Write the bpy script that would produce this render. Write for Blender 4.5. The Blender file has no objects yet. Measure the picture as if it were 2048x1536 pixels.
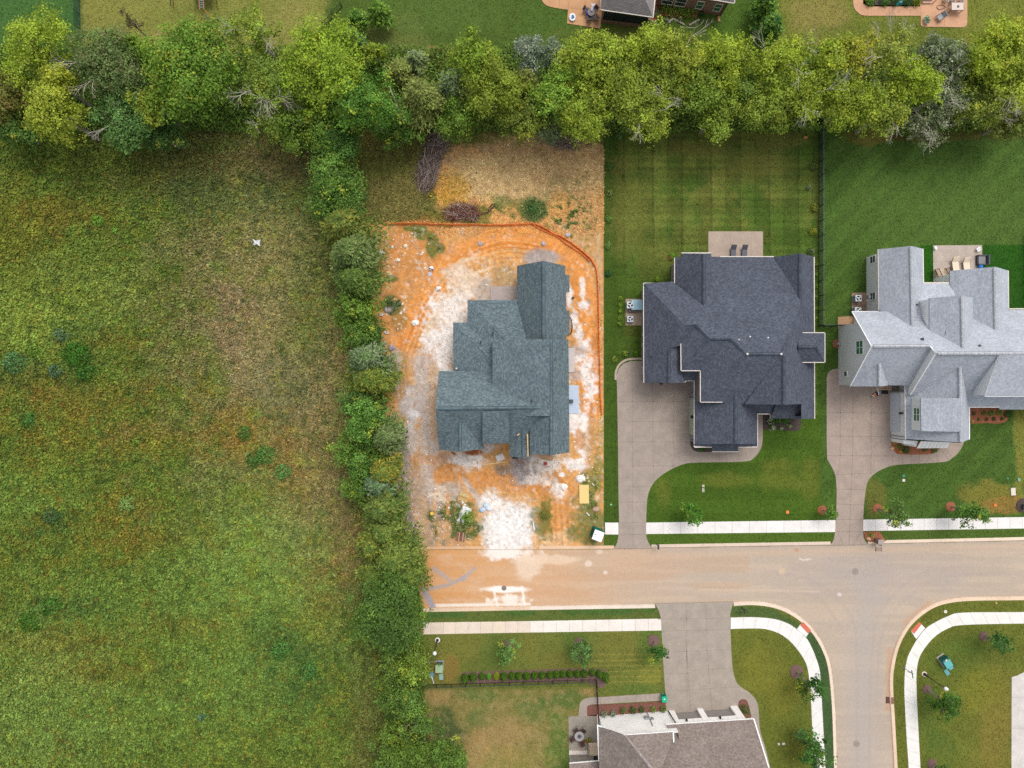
import bpy, math, random
import numpy as np
from mathutils import Vector

# ------------------------------------------------------------------ camera, sky, sun, exposure
SC = bpy.context.scene
H = 88.0                                   # drone height in metres
cam = bpy.data.cameras.new("camera"); cam_o = bpy.data.objects.new("camera", cam)
SC.collection.objects.link(cam_o)
cam_o.location = (0, 0, H); cam_o.rotation_euler = (0, 0, 0)
cam.sensor_width = 36; cam.lens = 36 * H / 128.0
cam.clip_start = 0.5; cam.clip_end = 6000
SC.camera = cam_o
SUN_EL, SUN_AZ = 60, 28
w = bpy.data.worlds.new("World"); SC.world = w; w.use_nodes = True
nt = w.node_tree
sky = nt.nodes.new("ShaderNodeTexSky"); sky.sky_type = 'NISHITA'; sky.sun_disc = False
sky.sun_elevation = math.radians(SUN_EL); sky.sun_rotation = math.radians(SUN_AZ)
sky.air_density = 1.0; sky.dust_density = 3.0; sky.ozone_density = 1.0
hs = nt.nodes.new("ShaderNodeHueSaturation"); hs.inputs['Saturation'].default_value = 0.22
nt.links.new(sky.outputs[0], hs.inputs['Color'])
bg = nt.nodes['Background']; bg.inputs['Strength'].default_value = 0.15
nt.links.new(hs.outputs[0], bg.inputs['Color'])
sl = bpy.data.lights.new("sun", 'SUN'); sl.energy = 0.9; sl.angle = math.radians(28); sl.color = (1.0, 0.965, 0.92)
so = bpy.data.objects.new("sun", sl); SC.collection.objects.link(so)
e, a = math.radians(SUN_EL), math.radians(SUN_AZ)
so.rotation_euler = Vector((math.cos(e)*math.sin(a), math.cos(e)*math.cos(a), math.sin(e))).to_track_quat('Z', 'Y').to_euler()
so.location = (30, 40, 120)
SC.view_settings.view_transform = 'Standard'; SC.view_settings.look = 'None'
SC.view_settings.gamma = 1.0; SC.view_settings.exposure = 0.55
SC.cycles.use_denoising = False; SC.cycles.max_bounces = 5; SC.cycles.diffuse_bounces = 3; SC.cycles.glossy_bounces = 2
SC.cycles.transmission_bounces = 3; SC.cycles.transparent_max_bounces = 4

# ------------------------------------------------------------------ helpers
S = 16.0
def P(px, py, z=0.0):
    """image position (2048 x 1536) and height above ground -> world point"""
    f = (1 - z / H) / S
    return Vector(((px - 1024) * f, (768 - py) * f, z))
def XY(px, py, z=0.13):
    p = P(px, py, z); return (p.x, p.y)
KEXP = 1.3
def lin(h):
    h = h.lstrip('#'); c = [int(h[i:i+2], 16) / 255 for i in (0, 2, 4)]
    return np.array([(x / 12.92 if x <= 0.04045 else ((x + 0.055) / 1.055) ** 2.4) for x in c])
def col(h, k=1.0):
    return np.clip(lin(h) * k / KEXP, 0, 0.93)

def tag(o, label=None, cat=None, group=None, kind=None):
    if label: o['label'] = label
    if cat: o['category'] = cat
    if group: o['group'] = group
    if kind: o['kind'] = kind
    return o
def empty(name, loc, label=None, cat=None, group=None, rz=0):
    o = bpy.data.objects.new(name, None); SC.collection.objects.link(o)
    o.location = loc; o.rotation_euler = (0, 0, rz); o.empty_display_size = 0.3
    return tag(o, label, cat, group)
def copy_tree(o, loc, rz=None, label=None, scale=None, group=None):
    c = o.copy(); SC.collection.objects.link(c); c.location = loc
    if rz is not None: c.rotation_euler = (0, 0, rz)
    if scale is not None: c.scale = (scale,) * 3 if not isinstance(scale, tuple) else scale
    if label: c['label'] = label
    if group: c['group'] = group
    for ch in list(o.children):
        d = ch.copy(); SC.collection.objects.link(d); d.parent = c
        for g in ch.children:
            q = g.copy(); SC.collection.objects.link(q); q.parent = d
    return c

def mesh_np(name, verts, faces, cols=None, mats=None, uvs=None, matidx=None):
    """faces: (F,k) int array (all same k)"""
    me = bpy.data.meshes.new(name)
    verts = np.asarray(verts, np.float32); faces = np.asarray(faces, np.int32)
    F, k = faces.shape
    me.vertices.add(len(verts)); me.vertices.foreach_set('co', verts.ravel())
    me.loops.add(F * k); me.loops.foreach_set('vertex_index', faces.ravel())
    me.polygons.add(F)
    me.polygons.foreach_set('loop_start', np.arange(F, dtype=np.int32) * k)
    if matidx is not None: me.polygons.foreach_set('material_index', np.asarray(matidx, np.int32))
    if cols is not None:
        at = me.attributes.new('Col', 'FLOAT_COLOR', 'POINT')
        c4 = np.ones((len(verts), 4), np.float32); c4[:, :3] = cols
        at.data.foreach_set('color', c4.ravel())
    me.update(calc_edges=True)
    for m in (mats or []): me.materials.append(m)
    return me
def obj_np(name, me, parent=None, loc=None):
    o = bpy.data.objects.new(name, me); SC.collection.objects.link(o)
    if parent is not None: o.parent = parent
    if loc is not None: o.location = loc
    return o

class MB:
    """collects polygons; build() links them as one mesh object"""
    def __init__(s): s.v = []; s.f = []; s.m = []; s.c = []; s.uv = []; s.cur = (1, 1, 1)
    def poly(s, pts, m=0, c=None, uv=None):
        i = len(s.v); s.v += [tuple(p) for p in pts]; s.f.append(tuple(range(i, i + len(pts)))); s.m.append(m)
        s.c += [tuple(c if c is not None else s.cur)] * len(pts)
        s.uv += list(uv) if uv is not None else [(p[0], p[1]) for p in pts]
    def box(s, cx, cy, z0, sx, sy, sz, rz=0, m=0, c=None, taper=1.0):
        ca, sa = math.cos(rz), math.sin(rz)
        def q(x, y, z, t=1): return (cx + (x * ca - y * sa) * t, cy + (x * sa + y * ca) * t, z)
        a, b = sx / 2, sy / 2; z1 = z0 + sz
        lo = [q(-a, -b, z0), q(a, -b, z0), q(a, b, z0), q(-a, b, z0)]
        hi = [q(-a, -b, z1, taper), q(a, -b, z1, taper), q(a, b, z1, taper), q(-a, b, z1, taper)]
        s.poly(hi, m, c); s.poly(lo[::-1], m, c)
        for k in range(4):
            n = (k + 1) % 4; s.poly([lo[k], lo[n], hi[n], hi[k]], m, c)
    def obox(s, p, q, wid, hgt, m=0, c=None):
        """beam from p to q"""
        p, q = Vector(p), Vector(q); d = (q - p)
        if d.length < 1e-6: return
        d.normalize(); up = Vector((0, 0, 1)) if abs(d.z) < .95 else Vector((1, 0, 0))
        r = d.cross(up).normalized(); u = r.cross(d).normalized()
        A = [p + r * x * wid / 2 + u * y * hgt / 2 for x, y in ((-1, -1), (1, -1), (1, 1), (-1, 1))]
        B = [a_ + (q - p) for a_ in A]
        s.poly(A[::-1], m, c); s.poly(B, m, c)
        for k in range(4):
            n = (k + 1) % 4; s.poly([A[k], A[n], B[n], B[k]], m, c)
    def tube(s, p, q, r0, r1, n=6, m=0, c=None, cap=True):
        p, q = Vector(p), Vector(q); d = (q - p)
        if d.length < 1e-6: return
        d.normalize(); up = Vector((0, 0, 1)) if abs(d.z) < .95 else Vector((1, 0, 0))
        r = d.cross(up).normalized(); u = r.cross(d).normalized()
        A = [p + (r * math.cos(2*math.pi*k/n) + u * math.sin(2*math.pi*k/n)) * r0 for k in range(n)]
        B = [q + (r * math.cos(2*math.pi*k/n) + u * math.sin(2*math.pi*k/n)) * r1 for k in range(n)]
        for k in range(n):
            j = (k + 1) % n; s.poly([A[k], A[j], B[j], B[k]], m, c)
        if cap: s.poly(B, m, c); s.poly(A[::-1], m, c)
    def path(s, pts, r, n=6, m=0, c=None):
        for a_, b_ in zip(pts[:-1], pts[1:]): s.tube(a_, b_, r, r, n, m, c)
    def prism(s, pts2, z0, z1, m=0, c=None, top=True, bottom=False):
        pts2 = list(pts2)
        ar = sum(pts2[i][0]*pts2[(i+1) % len(pts2)][1] - pts2[(i+1) % len(pts2)][0]*pts2[i][1] for i in range(len(pts2)))
        if ar < 0: pts2 = pts2[::-1]
        if top: s.poly([(x, y, z1) for x, y in pts2], m, c)
        if bottom: s.poly([(x, y, z0) for x, y in pts2][::-1], m, c)
        for k in range(len(pts2)):
            (x0, y0), (x1, y1) = pts2[k], pts2[(k + 1) % len(pts2)]
            s.poly([(x0, y0, z0), (x1, y1, z0), (x1, y1, z1), (x0, y0, z1)], m, c)
    def cyl(s, cx, cy, z0, z1, r0, r1=None, n=16, m=0, c=None):
        s.tube((cx, cy, z0), (cx, cy, z1), r0, r0 if r1 is None else r1, n, m, c)
    def blob(s, cx, cy, cz, rx, ry, rz_, seed=0, jit=.25, m=0, c=None, n=7, k=4):
        rg = random.Random(seed); rows = []
        for i in range(1, k):
            th = math.pi * i / k; row = []
            for j in range(n):
                ph = 2 * math.pi * j / n + .3 * i; q = 1 + (rg.random() - .5) * 2 * jit
                row.append((cx + rx * q * math.sin(th) * math.cos(ph), cy + ry * q * math.sin(th) * math.sin(ph), cz + rz_ * q * math.cos(th)))
            rows.append(row)
        t = (cx, cy, cz + rz_); b = (cx, cy, cz - rz_)
        for j in range(n):
            j2 = (j + 1) % n
            s.poly([t, rows[0][j], rows[0][j2]], m, c); s.poly([b, rows[-1][j2], rows[-1][j]], m, c)
            for i in range(len(rows) - 1): s.poly([rows[i][j], rows[i+1][j], rows[i+1][j2], rows[i][j2]], m, c)
    def build(s, name, mats, parent=None, smooth=False, world=True):
        me = bpy.data.meshes.new(name)
        off = Vector(parent.matrix_basis.translation) if (parent is not None and world) else Vector((0, 0, 0))
        if parent is not None and world and parent.parent is not None: off = off + Vector(parent.parent.location)
        vs = [(v[0] - off.x, v[1] - off.y, v[2] - off.z) for v in s.v]
        me.from_pydata(vs, [], s.f)
        if not isinstance(mats, (list, tuple)): mats = [mats]
        for m in mats: me.materials.append(m)
        me.polygons.foreach_set('material_index', s.m)
        if smooth: me.polygons.foreach_set('use_smooth', [True] * len(s.f))
        at = me.attributes.new('Col', 'FLOAT_COLOR', 'POINT')
        c4 = np.ones((len(vs), 4), np.float32); c4[:, :3] = np.array(s.c, np.float32)
        at.data.foreach_set('color', c4.ravel())
        uvl = me.uv_layers.new(name='UVMap')
        uvl.data.foreach_set('uv', np.array(s.uv, np.float32).ravel())
        me.update()
        return obj_np(name, me, parent)

# ------------------------------------------------------------------ noise for painting the ground
def _hash(ix, iy, seed):
    n = (ix.astype(np.int64) * 374761393 + iy.astype(np.int64) * 668265263 + seed * 974634777) & 0xffffffff
    n = ((n ^ (n >> 13)) * 1274126177) & 0xffffffff
    return ((n ^ (n >> 16)) & 0xffff) / 65535.0
def vn(x, y, s, seed=0):
    x = x / s + 1000; y = y / s + 1000
    ix = np.floor(x); iy = np.floor(y); fx = x - ix; fy = y - iy
    fx = fx * fx * (3 - 2 * fx); fy = fy * fy * (3 - 2 * fy)
    a_ = _hash(ix, iy, seed); b_ = _hash(ix + 1, iy, seed); c_ = _hash(ix, iy + 1, seed); d_ = _hash(ix + 1, iy + 1, seed)
    return (a_ * (1 - fx) + b_ * fx) * (1 - fy) + (c_ * (1 - fx) + d_ * fx) * fy
def fbm(x, y, s, seed=0, oc=4, g=.55):
    t = 0; amp = 1; tot = 0
    for i in range(oc):
        t = t + amp * vn(x, y, s / (2.03 ** i), seed + i * 17); tot += amp; amp *= g
    return t / tot
def inpoly(x, y, pts):
    m = np.zeros(x.shape, bool); n = len(pts)
    for i in range(n):
        x0, y0 = pts[i]; x1, y1 = pts[(i + 1) % n]
        if y0 == y1: continue
        c_ = ((y0 > y) != (y1 > y)) & (x < (x1 - x0) * (y - y0) / (y1 - y0) + x0)
        m ^= c_
    return m
def segdist(x, y, pts):
    d = np.full(x.shape, 1e9)
    for (x0, y0), (x1, y1) in zip(pts[:-1], pts[1:]):
        dx, dy = x1 - x0, y1 - y0; t = np.clip(((x - x0) * dx + (y - y0) * dy) / (dx * dx + dy * dy + 1e-9), 0, 1)
        d = np.minimum(d, np.hypot(x - x0 - t * dx, y - y0 - t * dy))
    return d
def smooth(p, n=6):
    """Catmull-Rom through the points"""
    out = []
    for i in range(len(p) - 1):
        p0 = p[max(i - 1, 0)]; p1 = p[i]; p2 = p[i + 1]; p3 = p[min(i + 2, len(p) - 1)]
        for k in range(n):
            t = k / n
            out.append(tuple(.5 * (2 * p1[j] + (p2[j] - p0[j]) * t + (2*p0[j] - 5*p1[j] + 4*p2[j] - p3[j]) * t * t + (-p0[j] + 3*p1[j] - 3*p2[j] + p3[j]) * t ** 3) for j in range(len(p1))))
    out.append(tuple(p[-1])); return out
def sst(a_, b_, x): t = np.clip((x - a_) / (b_ - a_), 0, 1); return t * t * (3 - 2 * t)

# ------------------------------------------------------------------ materials
def _mat(name):
    m = bpy.data.materials.new(name); m.use_nodes = True
    return m, m.node_tree, m.node_tree.nodes['Principled BSDF']
def _tex(nt_, scale, detail=3, coord='Object', rough=.6):
    tc = nt_.nodes.new('ShaderNodeTexCoord'); n = nt_.nodes.new('ShaderNodeTexNoise')
    n.inputs['Scale'].default_value = scale; n.inputs['Detail'].default_value = detail; n.inputs['Roughness'].default_value = rough
    nt_.links.new(tc.outputs[coord], n.inputs['Vector']); return n
def _mul(nt_, a_, fac_out, lo, hi, f0=.3, f1=.7):
    """colour a_ x map(noise)"""
    mr = nt_.nodes.new('ShaderNodeMapRange'); mr.inputs['From Min'].default_value = f0; mr.inputs['From Max'].default_value = f1
    mr.inputs['To Min'].default_value = lo; mr.inputs['To Max'].default_value = hi
    nt_.links.new(fac_out, mr.inputs['Value'])
    vm = nt_.nodes.new('ShaderNodeVectorMath'); vm.operation = 'SCALE'
    nt_.links.new(a_, vm.inputs[0]); nt_.links.new(mr.outputs[0], vm.inputs['Scale'])
    return vm.outputs[0]
def mat_attr(name, rough=.9, layers=((8, .85, 1.15), (1.2, .9, 1.1)), bump=0, bscale=10, leaf=0, spec=.2):
    m, t, b = _mat(name)
    a_ = t.nodes.new('ShaderNodeAttribute'); a_.attribute_name = 'Col'; out = a_.outputs['Color']
    for sc, lo, hi in layers: out = _mul(t, out, _tex(t, sc).outputs['Fac'], lo, hi)
    t.links.new(out, b.inputs['Base Color']); b.inputs['Roughness'].default_value = rough
    b.inputs['Specular IOR Level'].default_value = spec
    if bump:
        bn = t.nodes.new('ShaderNodeBump'); bn.inputs['Strength'].default_value = bump; bn.inputs['Distance'].default_value = .05
        t.links.new(_tex(t, bscale, 4).outputs['Fac'], bn.inputs['Height']); t.links.new(bn.outputs[0], b.inputs['Normal'])
    if leaf:
        tr = t.nodes.new('ShaderNodeBsdfTranslucent'); mx = t.nodes.new('ShaderNodeMixShader'); mx.inputs[0].default_value = leaf
        t.links.new(out, tr.inputs['Color']); t.links.new(b.outputs[0], mx.inputs[1]); t.links.new(tr.outputs[0], mx.inputs[2])
        t.links.new(mx.outputs[0], t.nodes['Material Output'].inputs['Surface'])
    return m
def mat_plain(name, c, rough=.6, var=.12, scale=4, metal=0, bump=0, spec=.4, coord='Object', fine=0):
    m, t, b = _mat(name)
    rgb = t.nodes.new('ShaderNodeRGB'); rgb.outputs[0].default_value = (*c, 1); out = rgb.outputs[0]
    if var: out = _mul(t, out, _tex(t, scale, 4, coord).outputs['Fac'], 1 - var, 1 + var)
    if fine: out = _mul(t, out, _tex(t, 22, 2, coord).outputs['Fac'], 1 - fine, 1 + fine)
    t.links.new(out, b.inputs['Base Color']); b.inputs['Roughness'].default_value = rough; b.inputs['Metallic'].default_value = metal
    b.inputs['Specular IOR Level'].default_value = spec
    if bump:
        bn = t.nodes.new('ShaderNodeBump'); bn.inputs['Strength'].default_value = bump; bn.inputs['Distance'].default_value = .03
        t.links.new(_tex(t, scale * 4, 3).outputs['Fac'], bn.inputs['Height']); t.links.new(bn.outputs[0], b.inputs['Normal'])
    return m
def mat_brick(name, c1, c2, mortar, bw, rh, ms=.01, rough=.85, speck=.3, big=.08, off=.5, bias=0.0, bump=.25, speckscale=9):
    m, t, b = _mat(name)
    uv = t.nodes.new('ShaderNodeUVMap'); uv.uv_map = 'UVMap'
    br = t.nodes.new('ShaderNodeTexBrick'); br.offset = off; br.inputs['Scale'].default_value = 1
    br.inputs['Brick Width'].default_value = bw; br.inputs['Row Height'].default_value = rh
    br.inputs['Mortar Size'].default_value = ms; br.inputs['Mortar Smooth'].default_value = .2; br.inputs['Bias'].default_value = bias
    br.inputs['Color1'].default_value = (*c1, 1); br.inputs['Color2'].default_value = (*c2, 1); br.inputs['Mortar'].default_value = (*mortar, 1)
    t.links.new(uv.outputs[0], br.inputs['Vector'])
    out = br.outputs['Color']
    n = t.nodes.new('ShaderNodeTexNoise'); n.inputs['Scale'].default_value = speckscale; n.inputs['Detail'].default_value = 2
    t.links.new(uv.outputs[0], n.inputs['Vector'])
    out = _mul(t, out, n.outputs['Fac'], 1 - speck, 1 + speck)
    n2 = t.nodes.new('ShaderNodeTexNoise'); n2.inputs['Scale'].default_value = .5; n2.inputs['Detail'].default_value = 4
    t.links.new(uv.outputs[0], n2.inputs['Vector'])
    out = _mul(t, out, n2.outputs['Fac'], 1 - big, 1 + big)
    t.links.new(out, b.inputs['Base Color']); b.inputs['Roughness'].default_value = rough; b.inputs['Specular IOR Level'].default_value = .25
    bn = t.nodes.new('ShaderNodeBump'); bn.inputs['Strength'].default_value = bump; bn.inputs['Distance'].default_value = .02
    t.links.new(br.outputs['Fac'], bn.inputs['Height']); bn.invert = True; t.links.new(bn.outputs[0], b.inputs['Normal'])
    return m

def mat_shingle(name, cs, con=1.0, tw=.22, rh=.15):
    """asphalt shingles: rows of tabs, each tab its own tone, darker butt line under every row"""
    m, t, b = _mat(name); L = t.links.new
    uv = t.nodes.new('ShaderNodeUVMap'); uv.uv_map = 'UVMap'; sp = t.nodes.new('ShaderNodeSeparateXYZ'); L(uv.outputs[0], sp.inputs[0])
    def mth(op, a_, b_=None):
        n = t.nodes.new('ShaderNodeMath'); n.operation = op
        for i, v in enumerate((a_, b_)):
            if v is None: continue
            if isinstance(v, (int, float)): n.inputs[i].default_value = v
            else: L(v, n.inputs[i])
        return n.outputs[0]
    row = mth('FLOOR', mth('DIVIDE', sp.outputs[1], rh)); un = mth('ADD', mth('DIVIDE', sp.outputs[0], tw), mth('MULTIPLY', row, .37)); tab = mth('FLOOR', un)
    cb = t.nodes.new('ShaderNodeCombineXYZ'); L(tab, cb.inputs[0]); L(row, cb.inputs[1]); wn = t.nodes.new('ShaderNodeTexWhiteNoise'); wn.noise_dimensions = '2D'; L(cb.outputs[0], wn.inputs['Vector'])
    rp = t.nodes.new('ShaderNodeValToRGB'); rp.color_ramp.interpolation = 'LINEAR'
    for i, c in enumerate(cs):
        p_ = (0, .3, .62, .86, 1)[i]; el = rp.color_ramp.elements[i] if i < 2 else rp.color_ramp.elements.new(p_); el.position = p_
    for i, c in enumerate(cs): rp.color_ramp.elements[i].color = (*col(c), 1)
    n0 = t.nodes.new('ShaderNodeTexNoise'); n0.inputs['Scale'].default_value = 4; n0.inputs['Detail'].default_value = 1; L(uv.outputs[0], n0.inputs['Vector'])
    L(mth('ADD', mth('MULTIPLY', wn.outputs['Value'], .62 * con), mth('ADD', mth('MULTIPLY', n0.outputs['Fac'], .3), .33 - .31 * con)), rp.inputs[0])
    out = rp.outputs[0]; fr = mth('FRACT', mth('DIVIDE', sp.outputs[1], rh)); bl = mth('GREATER_THAN', fr, .16)
    out = _mul(t, out, bl, .72, 1.0, 0, 1)
    n2 = t.nodes.new('ShaderNodeTexNoise'); n2.inputs['Scale'].default_value = .45; n2.inputs['Detail'].default_value = 5; L(uv.outputs[0], n2.inputs['Vector']); out = _mul(t, out, n2.outputs['Fac'], .92, 1.08)
    L(out, b.inputs['Base Color']); b.inputs['Roughness'].default_value = .92; b.inputs['Specular IOR Level'].default_value = .2
    return m

M = {}
M['lawn'] = mat_attr('lawn_grass', .95, ((14, .8, 1.2), (3.2, .92, 1.08), (.5, .95, 1.05)), .3, 12)
M['meadow'] = mat_attr('meadow_ground', .95, ((9, .7, 1.3), (2, .85, 1.15)), .6, 8)
M['dirt'] = mat_attr('bare_soil', .95, ((11, .86, 1.14), (3, .92, 1.08)), .7, 9)
M['road'] = mat_attr('road_surface', .9, ((18, .93, 1.07), (2.2, .96, 1.04)), .25, 30)
M['leaf'] = mat_attr('foliage', .65, ((1.7, .82, 1.18),), leaf=.28, spec=.3)
M['grass'] = mat_attr('meadow_plants', .8, ((1.1, .88, 1.12),), leaf=.2)
M['paint'] = mat_attr('mixed_paint', .6, ((6, .93, 1.07),))
M['stone'] = mat_attr('limestone', .9, ((7, .85, 1.12),))
M['concrete'] = mat_attr('pale_concrete', .9, ((9, .955, 1.045), (1.1, .94, 1.06)), .2, 25)
M['aggregate'] = mat_attr('exposed_aggregate', .9, ((24, .9, 1.1), (.8, .9, 1.1), (3, .95, 1.05)), .2, 40)
M['bark'] = mat_plain('bark', col('#a89c8c', .8), .9, .3, 3)
M['darkbark'] = mat_plain('dark_bark', col('#6d5c48', .8), .9, .3, 3)
M['twig'] = mat_attr('dead_twigs', .9, ((5, .8, 1.2),))
M['white'] = mat_plain('white_paint', (.8, .79, .77), .5, .04, 2)
M['trim'] = mat_plain('cream_trim', col('#eadfd2'), .5, .05, 3)
M['black'] = mat_plain('black_metal', (.018, .019, .022), .45, .1, 3)
M['grey'] = mat_plain('grey_metal', (.3, .31, .33), .5, .08, 3, metal=.3)
M['glass'] = mat_plain('window_glass', (.03, .045, .05), .12, .1, 1, spec=.8)
M['greenglass'] = mat_plain('screened_glass', col('#4d8a62', .8), .3, .1, 3)
M['mulch_red'] = mat_plain('red_mulch', col('#a8674a'), .95, .3, 9, bump=.6, fine=.3)
M['mulch_brown'] = mat_plain('brown_mulch', col('#84564a'), .95, .3, 9, bump=.6, fine=.3)
M['mulch_purple'] = mat_plain('faded_mulch', col('#7d605a'), .95, .3, 9, bump=.6, fine=.3)
M['mulch_dark'] = mat_plain('dark_mulch', col('#574a44'), .95, .3, 9, bump=.6, fine=.3)
M['orange'] = mat_plain('orange_mesh', col('#f27a2e'), .6, .15, 3)
M['siding'] = mat_plain('pale_siding', col('#dcdcd8', 1.25), .6, .03, 1)
M['wood'] = mat_plain('raw_wood', col('#e0bd84'), .8, .2, 3)
M['plastic_green'] = mat_plain('green_plastic', col('#18a078'), .45, .08, 3)
M['brickwall'] = mat_brick('red_brick', col('#8a5348'), col('#a8705c'), col('#b09a8a'), .22, .075, .012, .9, .3)
M['whitebrick'] = mat_brick('white_brick', col('#faf7f4', 1.22), col('#f8f4f0', 1.22), col('#f2eee8', 1.2), .22, .075, .01, .8, .02)
M['roofA'] = mat_shingle('slate_grey_shingles', ['#4a585d', '#617176', '#738287', '#8a9899', '#7c7472'], .9)
M['roofB'] = mat_shingle('charcoal_shingles', ['#41444e', '#50545f', '#5e6370', '#6d7480', '#6a6064'], .8)
M['roofC'] = mat_shingle('pale_grey_shingles', ['#9aa2ae', '#b0b6c0', '#c2c6ce', '#d2d6dc', '#bcb4b8'], .7)
M['roofD'] = mat_shingle('taupe_shingles', ['#6f635e', '#85786f', '#978a83', '#a89c96', '#8f7f7c'], .7)
M['roofE'] = mat_brick('weathered_grey_shingles', col('#a8a0a0'), col('#918a8a'), col('#7d7676'), .33, .2, .016, .9, .2, .06)
# ------------------------------------------------------------------ ground layout (image pixels of the photograph)
GZ = 0.13
road_n = [(795, 1104), (838, 1099), (1226, 1097), (1303, 1095), (1661, 1089), (1736, 1087), (2048, 1080), (2240, 1075)]
road_s = [(846, 1218), (1060, 1214), (1310, 1210), (1467, 1206)]
crn_l = smooth([(1467, 1206), (1500, 1204), (1536, 1207), (1570, 1217), (1602, 1236), (1630, 1264), (1650, 1298), (1662, 1335), (1668, 1390), (1671, 1440), (1674, 1536), (1679, 1700)], 4)
crn_r = smooth([(1797, 1700), (1789, 1536), (1784, 1445), (1780, 1370), (1783, 1330), (1794, 1288), (1814, 1252), (1840, 1226), (1872, 1207), (1910, 1198), (1960, 1195), (2048, 1194), (2240, 1189)], 4)
road_poly = road_n + crn_r[::-1] + crn_l[::-1] + road_s[::-1] + [(838, 1170)]
tree_edge = [(690, 200), (690, 450), (715, 600), (745, 750), (768, 900), (790, 1050), (840, 1150), (850, 1290), (850, 1380), (850, 1700)]

X0, X1, Y0, Y1, ST = -160, 2208, -160, 1700, 2
gx, gy = np.meshgrid(np.arange(X0, X1, ST) + ST / 2.0, np.arange(Y0, Y1, ST) + ST / 2.0)
NYc, NXc = gx.shape
C = np.zeros((NYc, NXc, 3)); HT = np.zeros((NYc, NXc))
n1 = fbm(gx, gy, 60, 1, 5); n2 = fbm(gx, gy, 22, 5, 4); n3 = fbm(gx, gy, 8, 9, 3); n4 = fbm(gx + n2 * 40, gy + n1 * 40, 35, 33, 5, .62)
def paint(m, c, sl=None):
    c = lin(c) if isinstance(c, str) else c
    if sl is None: C[:] = C * (1 - m[..., None]) + m[..., None] * c
    else: C[sl] = C[sl] * (1 - m[..., None]) + m[..., None] * c
def box_sl(x0, y0, x1, y1):
    i0 = max(int((y0 - Y0) // ST), 0); i1 = min(int((y1 - Y0) // ST) + 1, NYc); j0 = max(int((x0 - X0) // ST), 0); j1 = min(int((x1 - X0) // ST) + 1, NXc)
    return (slice(i0, i1), slice(j0, j1))
def ell(cx, cy, rx, ry, c, rot=0, soft=.5, nz=.7, a=1.0, fine=False):
    soft = max(soft, .75 if fine else .5)
    R = max(rx, ry) * (1.5 + nz); sl = box_sl(cx - R, cy - R, cx + R, cy + R)
    x = gx[sl] - cx; y = gy[sl] - cy; r = math.radians(rot); u = x * math.cos(r) + y * math.sin(r); v = -x * math.sin(r) + y * math.cos(r)
    d = np.hypot(u / rx, v / ry) + nz * 2 * ((n4[sl] if not fine else .5 * n4[sl] + .5 * n3[sl]) - .5)
    paint(a * sst(1 + soft / 2, 1 - soft / 2, d) if False else a * (1 - sst(1 - soft / 2, 1 + soft / 2, d)), c, sl)
def polyp(pts, c, soft=6, nz=10, a=1.0):
    xs = [p[0] for p in pts]; ys = [p[1] for p in pts]; sl = box_sl(min(xs) - 30, min(ys) - 30, max(xs) + 30, max(ys) + 30)
    wx = gx[sl] + (n2[sl] - .5) * nz * 2; wy = gy[sl] + (n3[sl] - .5) * nz * 2
    ins = inpoly(wx, wy, pts)
    if soft > 0:
        d = segdist(wx, wy, list(pts) + [pts[0]]); m = np.where(ins, np.clip(.5 + d / soft, 0, 1), np.clip(.5 - d / soft, 0, 1))
    else: m = ins.astype(float)
    paint(a * m, c, sl)
def line(pts, wd, c, soft=.5, nz=.3, a=1.0):
    xs = [p[0] for p in pts]; ys = [p[1] for p in pts]; q = wd * 2 + 10; sl = box_sl(min(xs) - q, min(ys) - q, max(xs) + q, max(ys) + q)
    d = segdist(gx[sl], gy[sl], pts) / (wd / 2) + nz * 2 * (n4[sl] - .5)
    paint(a * (1 - sst(1 - soft, 1 + soft, d)), c, sl)

# ---- lawns
north = gy < 200
paint(np.ones_like(gx), '#56722a')
polyp([(-160, -160), (165, -160), (165, 60), (170, 240), (-160, 240)], '#44702e', 10, 6)
polyp([(165, -160), (690, -160), (640, 60), (700, 240), (165, 240)], '#8a8a44', 14, 10)
ell(420, 60, 140, 60, '#7f8a3c', a=.6); ell(330, 85, 40, 25, '#a8905c', a=.8); ell(600, 60, 60, 50, '#96904e', a=.6); ell(240, 20, 60, 50, '#8c8a42', a=.6)
polyp([(690, -160), (1555, -160), (1555, 260), (700, 260), (650, 60)], '#4c6a24', 10, 8)
ell(780, 80, 80, 50, '#6b7a38', a=.7); ell(900, 115, 60, 25, '#97814a', a=.7); ell(870, 30, 120, 40, '#55762c', a=.6); ell(1230, 75, 120, 20, '#6b7430', a=.6); ell(1480, 40, 60, 60, '#49701f', a=.7)
ell(1100, 60, 60, 60, '#4b6f24', a=.6)
polyp([(1555, -160), (2208, -160), (2208, 260), (1555, 260)], '#74802f', 14, 10)
ell(1640, 40, 60, 50, '#94884a', a=.8); ell(1760, 70, 150, 25, '#677a2a', a=.7); ell(1980, 60, 60, 60, '#7c8435', a=.7); ell(1760, 100, 80, 20, '#8c8040', a=.5)
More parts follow.
